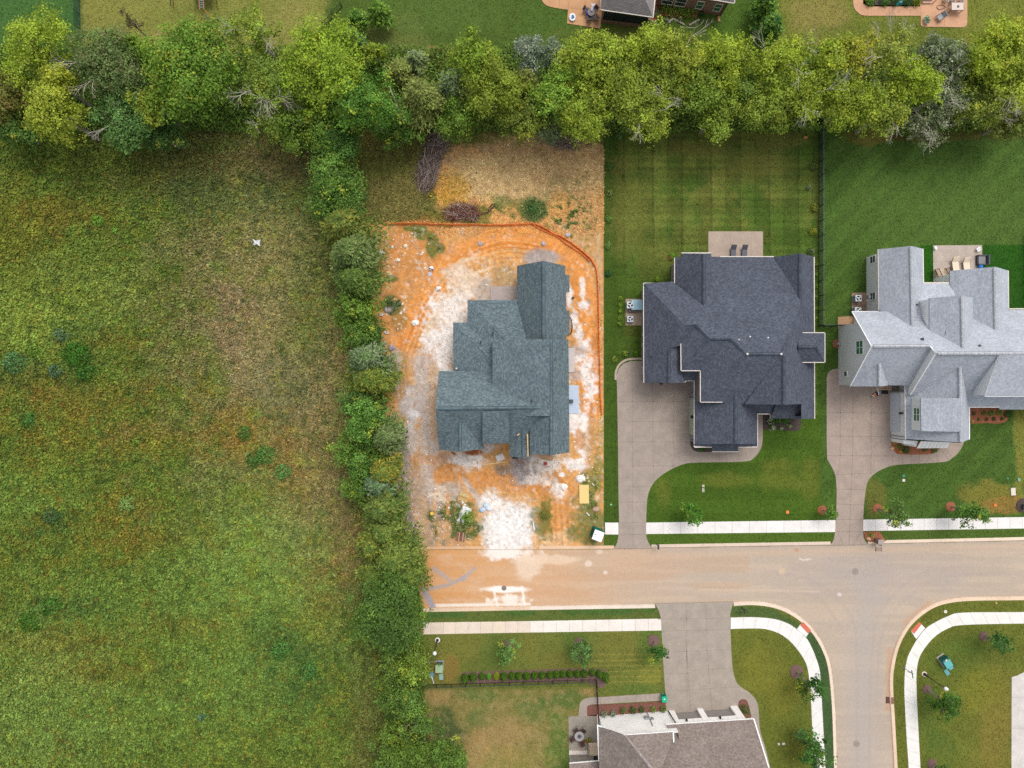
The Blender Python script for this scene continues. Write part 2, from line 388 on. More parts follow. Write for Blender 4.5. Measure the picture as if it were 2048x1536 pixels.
# lot B lawn with mowing stripes
LB = (gx > 1200) & (gx < 1643) & (gy > 200) & (gy < 1200)
cB = lin('#4b6920'); base = np.where(LB[..., None], cB, C)
tan = sst(.42, .68, n1 * .6 + n4 * .4) * sst(560, 300, gy) if False else sst(.40, .64, .5 * n1 + .5 * n4) * (1 - sst(430, 600, gy)) * (.35 + .65 * np.exp(-((gx - 1430) / 170) ** 2))
base = base * (1 - .75 * (tan * LB)[..., None]) + (.75 * tan * LB)[..., None] * lin('#787a36')
stripe = .5 + .5 * np.sign(np.sin((gx - 1207) * 2 * math.pi / 58 + 1.2 + .5 * np.sin(gy / 180)))
stripe_h = .5 + .5 * np.sign(np.sin((gy) * 2 * math.pi / 62 + .6))
C[:] = np.where(LB[..., None], base * (1 + .22 * (stripe - .5) + .18 * (stripe_h - .5))[..., None], C)
lines_v = (np.abs(((gx - 1207 + 3 * n1) % 29) - 14) < 1.3) & LB & (gy < 520)
C[lines_v] *= .74; C[:] = np.where((LB | ((gx > 1290) & (gx < 2208) & (gy > 830) & (gy < 1045)))[..., None], C * (1 + .07 * np.sign(np.sin(gy * 2 * math.pi / 15 + 2 * n1)))[..., None], C)
polyp([(1207, 240), (1237, 240), (1234, 1100), (1207, 1100)], '#3d5a16', 6, 3, .7)
for q in ((1255, 430, 40, 70), (1400, 300, 50, 14), (1310, 520, 40, 40), (1520, 330, 60, 26), (1245, 330, 26, 20), (1560, 280, 50, 20), (1265, 640, 16, 30)): ell(*q, '#807c3a', a=.5, soft=.9)
ell(1440, 246, 260, 24, '#5d5a2a', a=.4, soft=.9)
ell(1300, 600, 60, 90, '#446019', a=.6, soft=1)
FB = (gx > 1290) & (gx < 1675) & (gy > 830) & (gy < 1045)
C[:] = np.where(FB[..., None], lin('#47681d') * (1 + .22 * (n1 - .5) + .06 * np.sign(np.sin(gy * 2 * math.pi / 50)))[..., None] * np.array([1, 1, .8]), C)
for q in ((1560, 960, 40, 20), (1620, 960, 20, 40), (1330, 985, 16, 30), (1560, 930, 30, 14), (1450, 960, 40, 14)): ell(*q, '#737a2c', a=.5, soft=1)
# lot C lawn
LC = (gx >= 1643) & (gy > 200) & (gy < 1200)
tw = .5 + .5 * np.sin((gx * .8 + gy * 1.1) / 5.0 + 8 * n1)
C[:] = np.where(LC[..., None], lin('#496a24') * (1 + .10 * (tw - .5) + .16 * np.sign(np.sin((gx + gy * .9) / 9.0)) * .5 + .25 * (n2 - .5))[..., None], C)
ell(1900, 420, 170, 90, '#55742c', a=.55, soft=1); ell(1745, 262, 70, 26, '#71682e', a=.8); ell(1860, 268, 130, 18, '#7a6a35', a=.6)
polyp([(1963, 491), (2208, 489), (2208, 640), (1990, 640), (1963, 560)], '#2a5e10', 2, 0); polyp([(1840, 492), (1866, 491), (1866, 570), (1840, 570)], '#27600c', 2, 0)
ell(1750, 990, 20, 40, '#7a7434', a=.6); ell(1960, 990, 50, 28, '#8a8038', a=.75); ell(2040, 880, 14, 110, '#88883a', a=.8); ell(2010, 1010, 40, 16, '#98783c', a=.8); ell(1860, 960, 70, 40, '#4b6e22', a=.5)
# verges
polyp([(1207, 1070), (1237, 1070), (1237, 1100), (1207, 1100)], '#4c6a1e', 3, 2); polyp([(1292, 1068), (1672, 1064), (1672, 1092), (1292, 1097)], '#4f6e1f', 3, 2); polyp([(1726, 1062), (2208, 1050), (2208, 1082), (1726, 1090)], '#4f6b24', 3, 2)
# south-west
LS = (gy > 1205) & (gx > 820) & (gx < 1720)
C[:] = np.where(LS[..., None], lin('#6a7631') * (1 + .35 * (n2 - .5))[..., None], C)
polyp([(840, 1214), (1310, 1205), (1325, 1240), (840, 1246)], '#5b6f2e', 3, 3)
for q in ((1210, 1222, 90, 8), (880, 1228, 50, 9), (1040, 1226, 30, 6)): ell(*q, '#3f6b2a', a=.7)
for q in ((930, 1290, 60, 30), (1060, 1290, 20, 28), (1120, 1330, 60, 30), (1240, 1290, 40, 40)): ell(*q, '#7d7a38', a=.7, soft=1)
for q in ((990, 1300, 30, 34), (1150, 1290, 24, 40), (900, 1350, 26, 18), (1300, 1290, 24, 40), (1270, 1378, 50, 10)): ell(*q, '#56762c', a=.7, soft=1)
ell(890, 1345, 36, 30, '#94763e', a=.75); ell(1300, 1350, 22, 18, '#8a8a3c', a=.6)
yl = (np.abs(((gy + gx * .012 + 2 * n1) % 11) - 5) < 1.1) & (gx > 1170) & (gx < 1325) & (gy > 1300) & (gy < 1368)
C[yl] = C[yl] * .55 + .45 * lin('#a8984a')
polyp([(850, 1378), (1195, 1378), (1195, 1400), (1160, 1420), (1140, 1700), (850, 1700)], '#857c44', 8, 6)
for q in ((905, 1480, 34, 60, '#3a5c2c'), (960, 1390, 50, 12, '#5c7430'), (1060, 1420, 40, 26, '#5f7434'), (1130, 1400, 50, 18, '#50722c'), (1120, 1500, 24, 70, '#50782a'), (960, 1440, 40, 18, '#5c7236'), (1010, 1520, 60, 40, '#8f8644')): ell(q[0], q[1], q[2], q[3], q[4], a=.8, soft=.9, nz=1.1)
for q in ((880, 1390, 26, 16), (950, 1500, 34, 34), (1010, 1470, 60, 40), (1176, 1384, 16, 8)): ell(*q, '#a88a58', a=.6, soft=.9)
mo = sst(.5, .62, n3) * ((gx > 850) & (gx < 1150) & (gy > 1380)); C[:] = C * (1 - .25 * mo[..., None]) + .25 * mo[..., None] * lin('#b39c6e')
# lawn between drive D and the side road
LM = (gx > 1460) & (gx < 1720) & (gy > 1205)
C[:] = np.where(LM[..., None], lin('#6b722b') * (1 + .4 * (n2 - .5) + .2 * (n1 - .5))[..., None], C)
for q in ((1570, 1440, 50, 40), (1500, 1290, 30, 30), (1540, 1500, 40, 40), (1600, 1300, 30, 40)): ell(*q, '#5c7226', a=.5, soft=1)
for q in ((1510, 1330, 30, 50), (1560, 1380, 30, 50)): ell(*q, '#8a8434', a=.5, soft=1)
line([(1470, 1222), (1540, 1226), (1590, 1256)], 24, '#4e6a30'); line([(1618, 1272), (1645, 1320), (1655, 1420), (1665, 1700)], 22, '#436232')
# south-east
LE = (gx > 1720) & (gy > 1185)
C[:] = np.where(LE[..., None], lin('#69732a') * (1 + .36 * (n2 - .5) + .3 * (n1 - .5))[..., None], C)
for q in ((1910, 1320, 60, 40), (1860, 1440, 24, 60), (1960, 1290, 50, 20), (1880, 1500, 30, 40)): ell(*q, '#557227', a=.6, soft=1)
ell(1990, 1470, 40, 110, '#8d7a3a', a=.6, soft=1.1); ell(1960, 1380, 40, 40, '#84822f', a=.6, soft=1)

# ---- meadow
edge_x = np.interp(gy, [p[1] for p in tree_edge], [p[0] for p in tree_edge])
MD = (gx < edge_x) & (gy >= 200)
C[:] = np.where(MD[..., None], lin('#66802c') * (1 + .5 * (n2 - .5))[..., None], C)
keep = C.copy()
ell(530, 580, 190, 420, '#8a8052', soft=1.5, nz=1.2, a=.8); ell(640, 960, 80, 260, '#897a50', soft=1.1, nz=1.1, a=.9); ell(600, 330, 160, 60, '#7c6d48', soft=.9, nz=1, a=.7)
ell(500, 600, 90, 130, '#8f8458', soft=1.3, nz=1.2, a=.5); ell(470, 640, 40, 70, '#93805c', soft=.9, nz=1.1, a=.7); ell(500, 740, 50, 40, '#9a8a62', soft=.9, nz=1.2, a=.6); ell(700, 1120, 40, 100, '#7c6a44', soft=.9, a=.7); ell(750, 1430, 50, 140, '#6f6a3c', soft=.9, nz=1, a=.6)
ell(560, 780, 60, 60, '#7c7850', soft=.9, nz=1, a=.7); ell(340, 350, 150, 60, '#6f7038', soft=1, nz=1, a=.6); ell(620, 610, 40, 100, '#667038', soft=1, nz=1, a=.6)
ell(70, 640, 130, 80, '#8aa33f', soft=1.1, nz=1.1, a=.75); ell(40, 460, 80, 90, '#7d7a2c', soft=1, nz=1, a=.6); ell(160, 560, 120, 50, '#79913a', soft=1, nz=1, a=.6)
for q in ((300, 880, 150, 34), (240, 680, 60, 18), (150, 430, 90, 26), (640, 1190, 30, 80), (180, 800, 120, 30), (480, 870, 60, 40), (110, 1280, 120, 22), (260, 1010, 60, 24), (580, 940, 40, 60), (320, 1075, 90, 22), (190, 1340, 100, 30), (400, 1250, 100, 20), (60, 760, 60, 30)):
    ell(*q, '#8c7234', soft=1.6, nz=2.2, a=.5, fine=True)
ell(70, 1400, 130, 160, '#86a24a', soft=1.4, nz=1.1, a=.5); ell(470, 1200, 140, 120, '#70943a', soft=1.4, nz=1.1, a=.5)
for q in ((250, 1200, 240, 60), (500, 1100, 130, 110), (600, 1300, 120, 120), (200, 1430, 220, 90), (60, 1000, 90, 60), (460, 1360, 150, 90)): ell(*q, '#6d9038', soft=1.2, nz=1, a=.5)
for q in ((150, 700, 50, 60), (40, 740, 34, 40), (130, 1215, 80, 22), (120, 1050, 40, 30), (560, 1280, 60, 50), (420, 400, 130, 40), (620, 1360, 60, 60), (600, 400, 50, 50)): ell(*q, '#3e6428', soft=1.2, nz=1.2, a=.5)
rsp = sst(.6, .72, fbm(gx, gy, 10, 77, 3)) * sst(.45, .6, n4); C[:] = C * (1 - .4 * (rsp * MD)[..., None]) + .4 * (rsp * MD)[..., None] * lin('#8a6a34')
h1 = fbm(gx, gy, 13, 201, 4, .7); h2 = fbm(gx, gy, 20, 301, 4, .7); h3 = fbm(gx, gy, 9, 401, 3, .7)
for hh_, lo_, hi_, cc_, aa_ in ((h1, .58, .68, '#3f5a22', .55), (h2, .60, .70, '#8c9430', .3), (h3, .66, .76, '#8f6a38', .3)):
    mm = (sst(lo_, hi_, hh_) * aa_)[..., None]; C[:] = C * (1 - mm) + mm * lin(cc_)
mm = ((1 - sst(.30, .42, h1)) * .45)[..., None]; C[:] = C * (1 + .35 * mm)
mm = (sst(.45, .62, fbm(gx, gy, 120, 88, 4)) * sst(650, 850, gy) * (1 - sst(1050, 1300, gy)) * (1 - sst(620, 760, gx)) * sst(.40, .58, h2) * .25)[..., None]; C[:] = C * (1 - mm) + mm * lin('#9a7030')
C[:] = np.where(MD[..., None], C, keep)

# ---- construction lot
LT = (gx >= edge_x) & (gx < 1207 + .5 * (gy - 300) / 200) & (gy >= 200) & (gy < 1104)
keep = C.copy()
C[:] = np.where(LT[..., None], lin('#e2a468') * (1 + .35 * (n3 - .5))[..., None], C)
polyp([(640, 180), (1220, 180), (1220, 300), (905, 290), (870, 330), (880, 440), (760, 449), (640, 449)], '#7f773e', 10, 14)
ell(790, 400, 60, 50, '#8a7c48', a=.6); ell(760, 330, 50, 30, '#7a7a3c', a=.6)
ell(1060, 345, 165, 70, '#d8b27e', soft=.35, nz=.35); ell(1080, 300, 150, 16, '#bb956a', a=.6, soft=.9); ell(1000, 370, 100, 30, '#dcb684', a=.6, soft=.9); ell(1130, 350, 60, 50, '#cfa878', a=.6, soft=1)
ell(930, 430, 70, 24, '#7c7a38', soft=.7, nz=1.1, a=.8); ell(900, 380, 34, 30, '#cf9a3e', soft=.9, nz=1, a=.7); ell(1070, 420, 30, 26, '#45703a', soft=.7, nz=.9, a=.9); ell(1030, 412, 50, 18, '#6a7c3a', nz=1.2, a=.6)
ell(1160, 460, 46, 90, '#cfa06c', soft=.8, a=.8); ell(1120, 410, 22, 26, '#e8a860', soft=.8, a=.7)
gsp = sst(.56, .62, n3) * np.clip(1.2 - np.hypot((gx - 1140) / 80, (gy - 440) / 90), 0, 1); C[:] = C * (1 - gsp[..., None]) + gsp[..., None] * lin('#5c7434')
line([(1197, 470), (1202, 640), (1203, 900)], 9, '#d9ae80', a=.9)
# inside the silt fence
ell(830, 520, 70, 70, '#dd9050', a=.8, soft=.6); ell(800, 640, 50, 120, '#e29a5a', soft=.7)
line(smooth([(792, 720), (815, 660), (860, 590), (905, 530), (960, 492), (1040, 475), (1110, 492), (1150, 530), (1172, 600), (1178, 700), (1182, 820)]), 46, '#f4a058', soft=.5, nz=.4)
line(smooth([(800, 700), (850, 620), (890, 550), (950, 505), (1030, 490), (1100, 500)]), 14, '#e88a3c', soft=.6, nz=.5, a=.8)
line(smooth([(870, 585), (900, 545), (960, 515), (1020, 510)]), 12, '#f6ac64', soft=.6, a=.8); line([(1130, 520), (1160, 600), (1165, 700)], 12, '#e8964e', soft=.6, a=.7)
for k in range(9):
    line(smooth([(800 + k * 5, 715), (845 + k * 4, 610 + k * 2), (915 + k * 3, 525 + k * 4), (1000, 484 + k * 5), (1090, 492 + k * 4)]), 2.2, '#d57c34' if k % 2 else '#fbbd80', soft=.5, nz=.6, a=.6)
ell(905, 650, 44, 86, '#fff4ea', soft=.3, nz=1.5, fine=True); ell(915, 610, 30, 46, '#fdf0e4', soft=.3, nz=1.2, fine=True); ell(880, 700, 30, 40, '#fff6ee', soft=.3, nz=1.3, fine=True)
ell(930, 560, 60, 26, '#f2d6bc', soft=.7, nz=1.3, a=.8); ell(985, 585, 30, 26, '#c9b6a6', soft=.5, nz=.6); ell(1010, 555, 26, 26, '#c79f72', soft=.4, nz=.4); ell(1085, 518, 34, 16, '#b7a9a2', soft=.7, nz=.6)
for q in ((905, 590, 26, 5, -25), (870, 640, 30, 6, -60), (960, 545, 40, 5, -20), (940, 520, 24, 4, -10)): ell(q[0], q[1], q[2], q[3], '#f9d9b8', rot=q[4], soft=.8, nz=1, a=.8)
for q in ((1166, 580, 6, 26), (1168, 612, 12, 10), (1150, 640, 8, 24), (1160, 668, 8, 20), (1170, 690, 8, 10), (1180, 760, 16, 70), (1170, 860, 14, 50), (1152, 830, 14, 40), (1140, 600, 6, 20), (1150, 930, 30, 12), (1160, 715, 18, 12)):
    ell(*q, '#fff3ea', soft=.5, nz=1.4, fine=True)
ell(1154, 705, 26, 12, '#bdb0a8', a=.8); ell(1150, 752, 12, 10, '#c0b0a6', a=.8)
for q in ((1165, 800, 5, 20), (1183, 830, 5, 40), (1160, 880, 8, 14), (1190, 700, 8, 60)): ell(*q, '#d98c4e', soft=.6, nz=1.2, a=.8)
# west access track, gravel
line([(845, 730), (855, 800), (862, 900), (850, 1000)], 48, '#d3c0b2', soft=.4, nz=.6)
line([(800, 720), (812, 800), (822, 900), (830, 960)], 34, '#cf9c6c', soft=.4, nz=.4)
for dx in (-8, 0, 8): line([(803 + dx, 720), (812 + dx, 800), (820 + dx, 900), (828 + dx, 980)], 2.4, '#b57e4c', soft=.6, nz=.5, a=.7)
ell(824, 815, 22, 42, '#cdbfb6', soft=.5, nz=.8); ell(830, 830, 14, 10, '#e9e6e4', a=.9); ell(824, 856, 6, 9, '#8f8b90', a=.9); ell(822, 870, 18, 30, '#d8ccc2', soft=.6, nz=1, a=.8)
ell(868, 800, 8, 90, '#d8a87c', soft=.8, nz=1, a=.6); ell(790, 740, 14, 40, '#cdbbb0', a=.7)
line([(800, 880), (812, 960), (820, 1040), (832, 1090)], 26, '#ab9a90', soft=.5, nz=.7); line([(835, 960), (850, 1040), (858, 1090)], 40, '#c2a48c', soft=.6, nz=.7)
line([(845, 1000), (852, 1095)], 18, '#d0a67c', soft=.8, nz=.8, a=.8); line([(876, 1000), (884, 1060), (890, 1090)], 10, '#aa9ca0', soft=.6, nz=.5, a=.8)
ell(808, 1030, 12, 60, '#9f8f8a', soft=.8, a=.8)
ell(905, 925, 46, 30, '#eec9a8', soft=.6, nz=1, a=.8); ell(880, 918, 40, 12, '#dba078', nz=1, a=.8); ell(938, 925, 38, 18, '#fff4ea', soft=.4, nz=1.1, fine=True); ell(965, 895, 34, 12, '#efe2d8', soft=.6, a=.9)
ell(890, 950, 30, 20, '#e59a5c', soft=.6, nz=1); ell(975, 955, 60, 22, '#e69a5c', soft=.6, nz=1.1); ell(1040, 970, 60, 18, '#e8a166', soft=.6, nz=1.1); ell(1100, 975, 50, 26, '#e49450', soft=.6, nz=1.1)
ell(1050, 935, 30, 26, '#b0a39e', soft=.5, nz=.9); ell(1003, 940, 18, 12, '#8f7f70', soft=.6, nz=.8, a=.8); ell(1095, 925, 36, 18, '#fbeee2', soft=.5, nz=1.2, fine=True); ell(1096, 912, 22, 8, '#e2c4a6', a=.8); ell(948, 905, 18, 6, '#b0663a', soft=.5, nz=.3)
ell(1078, 960, 26, 10, '#fff0e2', soft=.5, nz=1.2, fine=True, a=.8); ell(1126, 950, 8, 5, '#fffaf4', nz=.5); ell(1118, 985, 14, 18, '#fdeee0', soft=.5, nz=1.4, fine=True)
ell(905, 985, 30, 20, '#c9b5a6', soft=.6, nz=.9, a=.9); line([(930, 960), (960, 1000)], 10, '#c8b4a8', soft=.6, a=.9); ell(880, 990, 26, 16, '#efd3ba', soft=.6, nz=1.2, a=.8)
ell(1018, 1052, 54, 50, '#fffaf4', soft=.25, nz=.5, fine=True); ell(1020, 1090, 44, 24, '#fff6ee', soft=.3, nz=.6, fine=True); ell(985, 1005, 30, 22, '#fff4ea', soft=.4, nz=1, fine=True)
ell(1120, 1050, 40, 48, '#e39a5a', soft=.6, nz=.7); ell(1110, 1080, 40, 16, '#f0c79c', soft=.6, nz=1, a=.8)
for k in range(8): line([(1104 + k * 6, 1000), (1108 + k * 6, 1090)], 2.2, '#cf7c3e' if k % 2 else '#f4b67c', soft=.6, nz=.9, a=.5)
ell(912, 1045, 46, 52, '#5d7038', soft=.4, nz=1.1, fine=True, a=.95); ell(915, 1085, 30, 12, '#dba47a', a=.8); ell(890, 1060, 14, 26, '#dfa676', soft=.6, nz=1, a=.9); line([(897, 990), (897, 1028)], 8, '#df9c60', soft=.5, a=.9)
ell(1176, 1040, 32, 56, '#7d7c44', soft=.6, nz=1, a=.9); ell(1180, 985, 20, 40, '#66793a', soft=.6, nz=1.2, a=.8); ell(1088, 1045, 20, 40, '#6b7436', soft=.5, nz=1.4, fine=True, a=.8)
ell(1186, 900, 14, 50, '#c9955c', soft=.8, a=.7); ell(1195, 950, 10, 40, '#7c8240', soft=.8, nz=1.2, a=.7)
ell(785, 610, 18, 18, '#4f6e42', soft=.5, nz=.8, a=.9); ell(800, 640, 14, 24, '#8c7440', a=.6)
for q in ((868, 490, 10, 22), (835, 458, 22, 5), (780, 560, 16, 8), (884, 500, 6, 12), (850, 470, 16, 8)): ell(*q, '#5f7436', soft=.6, nz=1.2, a=.85)
s1 = fbm(gx, gy, 7, 61, 3, .7); s2 = fbm(gx, gy, 5, 71, 3, .7); s3 = fbm(gx, gy, 30, 81, 4, .6); ins_ = sst(440, 470, gy)
wsp = (sst(.60, .70, s1) * sst(.42, .60, s3) * .4 * ins_)[..., None]; C[:] = C * (1 - wsp) + wsp * lin('#fdf0e2')
wsp = (sst(.60, .70, s2) * sst(.40, .62, 1 - s3) * .5 * ins_)[..., None]; C[:] = C * (1 - wsp) + wsp * lin('#d08648')
wsp = (sst(.64, .74, fbm(gx, gy, 11, 65, 4, .7)) * .4 * ins_)[..., None]; C[:] = C * (1 - wsp) + wsp * lin('#b0a39a')
grn = .93 + .3 * (fbm(gx, gy, 5, 51, 3) - .5) * 2
C[:] = np.where(LT[..., None], C * grn[..., None], keep)

# ---- road colours
RD = inpoly(gx, gy, road_poly)
keep = C.copy()
C[:] = np.where(RD[..., None], lin('#c2b09d') * (1 + .10 * (n1 - .5))[..., None], C)
m = (1 - sst(860, 1460, gx + 160 * (n1 - .5))) * RD; C[:] = C * (1 - .95 * m[..., None]) + .95 * m[..., None] * lin('#e2b184')
m = (1 - sst(840, 1120, gx + 100 * (n1 - .5))) * RD * sst(.3, .5, n4); C[:] = C * (1 - .85 * m[..., None]) + .85 * m[..., None] * lin('#dea062')
st = sst(.5, .75, vn(gx, gy * 14, 90, 91)) * RD; C[:] = C * (1 - .14 * st[..., None]) + .14 * st[..., None] * lin('#efd2b4')
st = sst(.5, .8, vn(gx, gy * 9, 160, 95)) * RD * (gx < 1500); C[:] = C * (1 - .2 * st[..., None]) + .2 * st[..., None] * lin('#d39a68')
ell(1740, 1150, 150, 40, '#b3a7a2', soft=1.3, nz=.7, a=.5); line([(1740, 1180), (1725, 1300), (1728, 1700)], 60, '#b8ada6', soft=.9, nz=.4, a=.6)
for p_ in ([(2208, 1120), (1900, 1135), (1790, 1190), (1745, 1300), (1740, 1700)], [(1500, 1140), (1620, 1160), (1700, 1230), (1715, 1340), (1712, 1700)], [(2208, 1150), (1930, 1150), (1830, 1185), (1765, 1270), (1755, 1420)], [(1560, 1175), (1640, 1200), (1690, 1270)]):
    line(smooth(p_), 5, '#ada09b', soft=.9, nz=.7, a=.24)
line([(1400, 1180), (1640, 1184)], 4, '#d6c0aa', a=.6); line([(1060, 1118), (1600, 1105), (2208, 1090)], 10, '#d4b79c', soft=.9, a=.5); line([(1780, 1300), (1776, 1420)], 8, '#d3a078', soft=.8, a=.6); line([(1810, 1245), (1860, 1206)], 7, '#cfa07c', soft=.8, a=.6)
line([(1600, 1118), (1608, 1121), (1622, 1119)], 2.4, '#efe0d2', a=.8); ell(1680, 1190, 4, 3, '#e8dcd4', a=.8); ell(1565, 1143, 6, 6, '#d9bfa2', a=.8); ell(1594, 1101, 6, 3, '#c98d66', a=.6)
ell(1018, 1180, 46, 7, '#fff6ec', soft=.3, nz=.5); ell(1018, 1200, 40, 12, '#fff3e4', soft=.4, nz=1.3, fine=True, a=.9); line([(870, 1212), (1060, 1209)], 6, '#fbeee0', soft=.5, a=.9); line([(988, 1180), (996, 1212)], 5, '#fff6ec', a=.8); line([(1045, 1175), (1050, 1210)], 5, '#fff6ec', a=.8)
line([(848, 1180), (866, 1215)], 14, '#b1a5a8', soft=.5); line([(862, 1178), (900, 1170), (930, 1156)], 9, '#b7a9a4', soft=.5, nz=.7); line([(870, 1140), (905, 1165)], 12, '#bcaca4', soft=.7, nz=.7, a=.8); line([(925, 1160), (950, 1138)], 7, '#b9aba6', soft=.6, a=.8)
ell(1020, 1108, 50, 16, '#fff2e6', soft=.5, nz=1, fine=True); ell(1050, 1135, 26, 30, '#f3dcc4', soft=.8, nz=1.2, a=.7); ell(1090, 1120, 60, 8, '#f3d6b8', soft=.9, nz=1.2, a=.7)
ell(1178, 1128, 8, 6, '#f4e0cc', a=.7); ell(1200, 1105, 6, 4, '#f0dcc8', a=.6); ell(1212, 1146, 4, 3, '#f4e4d4', a=.7)
C[:] = np.where(RD[..., None], C, keep)

# heights
HT = np.zeros_like(gx)
HT += MD * (.10 * (n2 - .5) + .12 * (n3 - .5)); HT += LT * (.10 * (n2 - .5) + .06 * (n3 - .5)) * (1 - sst(1070, 1100, gy)) * (1 - sst(1190, 1205, gx))
gm = np.clip((C[..., 1] - C[..., 0]) / (C[..., 1] + 1e-3) * 2.2, 0, 1)
kr = np.where(MD, .13, np.where(LB | LC, .13, .20)); C[..., 0] *= 1 + kr * gm; C[..., 2] *= 1 + .25 * gm; C[..., 1] *= 1 - .02 * gm
C[:] = np.where(MD[..., None], C * .95, C); C[:] = np.where(RD[..., None], C * .96, C)
lum = C @ np.array([.3, .6, .1]); C[:] = np.where((LT | RD)[..., None], C * .99 + .01 * lum[..., None], C); og = np.clip((C[..., 0] - C[..., 2]) / (C[..., 0] + 1e-3) * 2 - .6, 0, 1) * LT; C[..., 1] *= 1 + .06 * og
C = np.clip(C / KEXP, 0.004, .86)
Cmap = C.copy()
def sample(px, py):
    j = np.clip(((px - X0) / ST).astype(int), 0, NXc - 1); i = np.clip(((py - Y0) / ST).astype(int), 0, NYc - 1); return Cmap[i, j]
# region sheets
vxs = np.arange(NXc + 1) * ST + X0; vys = np.arange(NYc + 1) * ST + Y0
def sheet(name, mask, z, mat, relief=True):
    ii, jj = np.nonzero(mask); W_ = NXc + 1
    q = np.stack([ii * W_ + jj, (ii + 1) * W_ + jj, (ii + 1) * W_ + jj + 1, ii * W_ + jj + 1], 1)
    u, inv = np.unique(q.ravel(), return_inverse=True); vi, vj = u // W_, u % W_
    hh = HT[np.clip(vi, 0, NYc - 1), np.clip(vj, 0, NXc - 1)] if relief else 0 * vi
    V = np.stack([(vxs[vj] - 1024) / S, (768 - vys[vi]) / S, z + hh], 1)
    cc = Cmap[np.clip(vi, 0, NYc - 1), np.clip(vj, 0, NXc - 1)]
    me = mesh_np(name, V, inv.reshape(-1, 4), cc, [mat]); o = obj_np(name, me); tag(o, kind='structure'); return o
notroad = ~RD
sheet('meadow', MD & notroad, GZ, M['meadow']); sheet('bare_lot', LT & notroad, GZ, M['dirt'])
rest = ~(MD | LT) & notroad
for msk in ((gy < 200), LB & (gy >= 200), LC & (gy >= 200), (gy > 1150) & (gx < 1720), (gy > 1150) & (gx >= 1720)):
    mk = rest & msk; rest = rest & ~msk
    if mk.any(): sheet('lawn', mk, GZ, M['lawn'], False)
if rest.any(): sheet('lawn', rest, GZ, M['lawn'], False)
sheet('road', RD, 0.0, M['road'], False)
g = MB(); R = 1500
g.poly([(-R, -R, -.05), (R, -R, -.05), (R, R, -.05), (-R, R, -.05)], c=col('#68772f')); tag(g.build('ground', M['lawn']), kind='structure')
# ------------------------------------------------------------------ kerbs, pavements, driveways
rnd = random.Random(7)
HARD = []
def resample(pts, n):
    L = [0]
    for a_, b_ in zip(pts[:-1], pts[1:]): L.append(L[-1] + math.hypot(b_[0]-a_[0], b_[1]-a_[1]))
    return [tuple(np.interp(t, L, [p[k] for p in pts]) for k in (0, 1)) for t in np.linspace(0, L[-1], n)]
def offset(pts, d):
    out = []
    for i in range(len(pts)):
        a_ = pts[max(i-1, 0)]; b_ = pts[min(i+1, len(pts)-1)]; dx, dy = b_[0]-a_[0], b_[1]-a_[1]; l = math.hypot(dx, dy)
        out.append((pts[i][0] - dy/l*d, pts[i][1] + dx/l*d))
    return out
def kerb(pts, d, c0='#e6d0bc', step=48, hgt=.15, jitter=.05):
    L = sum(math.hypot(b_[0]-a_[0], b_[1]-a_[1]) for a_, b_ in zip(pts[:-1], pts[1:])); n = max(int(L/6), 3); HARD.append(list(offset(pts, -d*.4)) + list(offset(pts, d))[::-1])
    A = resample(pts, n); B = offset(A, d); A2 = offset(A, -d*.22); mb = MB(); per = max(int(step/6), 1)
    for i in range(n-1):
        if i % per == 0: cc = col(c0) * (1 + rnd.uniform(-jitter, jitter))
        a0, a1, b0, b1, g0, g1 = XY(*A[i]), XY(*A[i+1]), XY(*B[i]), XY(*B[i+1]), XY(*A2[i]), XY(*A2[i+1])
        gp = .02 if i % per == 0 else 0
        mb.poly([(*a0, hgt), (*a1, hgt), (*b1, hgt + .01), (*b0, hgt + .01)][::(1 if d > 0 else -1)], c=cc)
        mb.poly([(*g0, .012), (*g1, .012), (*a1, hgt), (*a0, hgt)][::(1 if d > 0 else -1)], c=cc * .93)
        mb.poly([(*b0, 0), (*b1, 0), (*b1, hgt + .01), (*b0, hgt + .01)], c=cc)
        if i % per == 0: mb.poly([(*a0, hgt + .004), ((a0[0]*.985+a1[0]*.015), (a0[1]*.985+a1[1]*.015), hgt + .004), (b0[0]*.985+b1[0]*.015, b0[1]*.985+b1[1]*.015, hgt + .014), (*b0, hgt + .014)], c=cc * .55)
    tag(mb.build('kerb', M['concrete']), kind='structure')
kerb([(838, 1099), (966, 1098)], -6, '#e3b890'); kerb([(1078, 1098), (1228, 1097)], -6, '#ecc8a6')
kerb([(1303, 1095), (1480, 1092), (1661, 1089)], -6); kerb([(1736, 1087), (2048, 1080), (2240, 1075)], -6, '#f0dac2')
kerb([(846, 1218), (1060, 1214)], 6, '#e8ccb0'); kerb([(1060, 1214), (1310, 1210)], 6, '#f0dfce')
kerb(crn_l, 6, '#f0d9c4'); kerb(crn_r, 6, '#eccfb4')

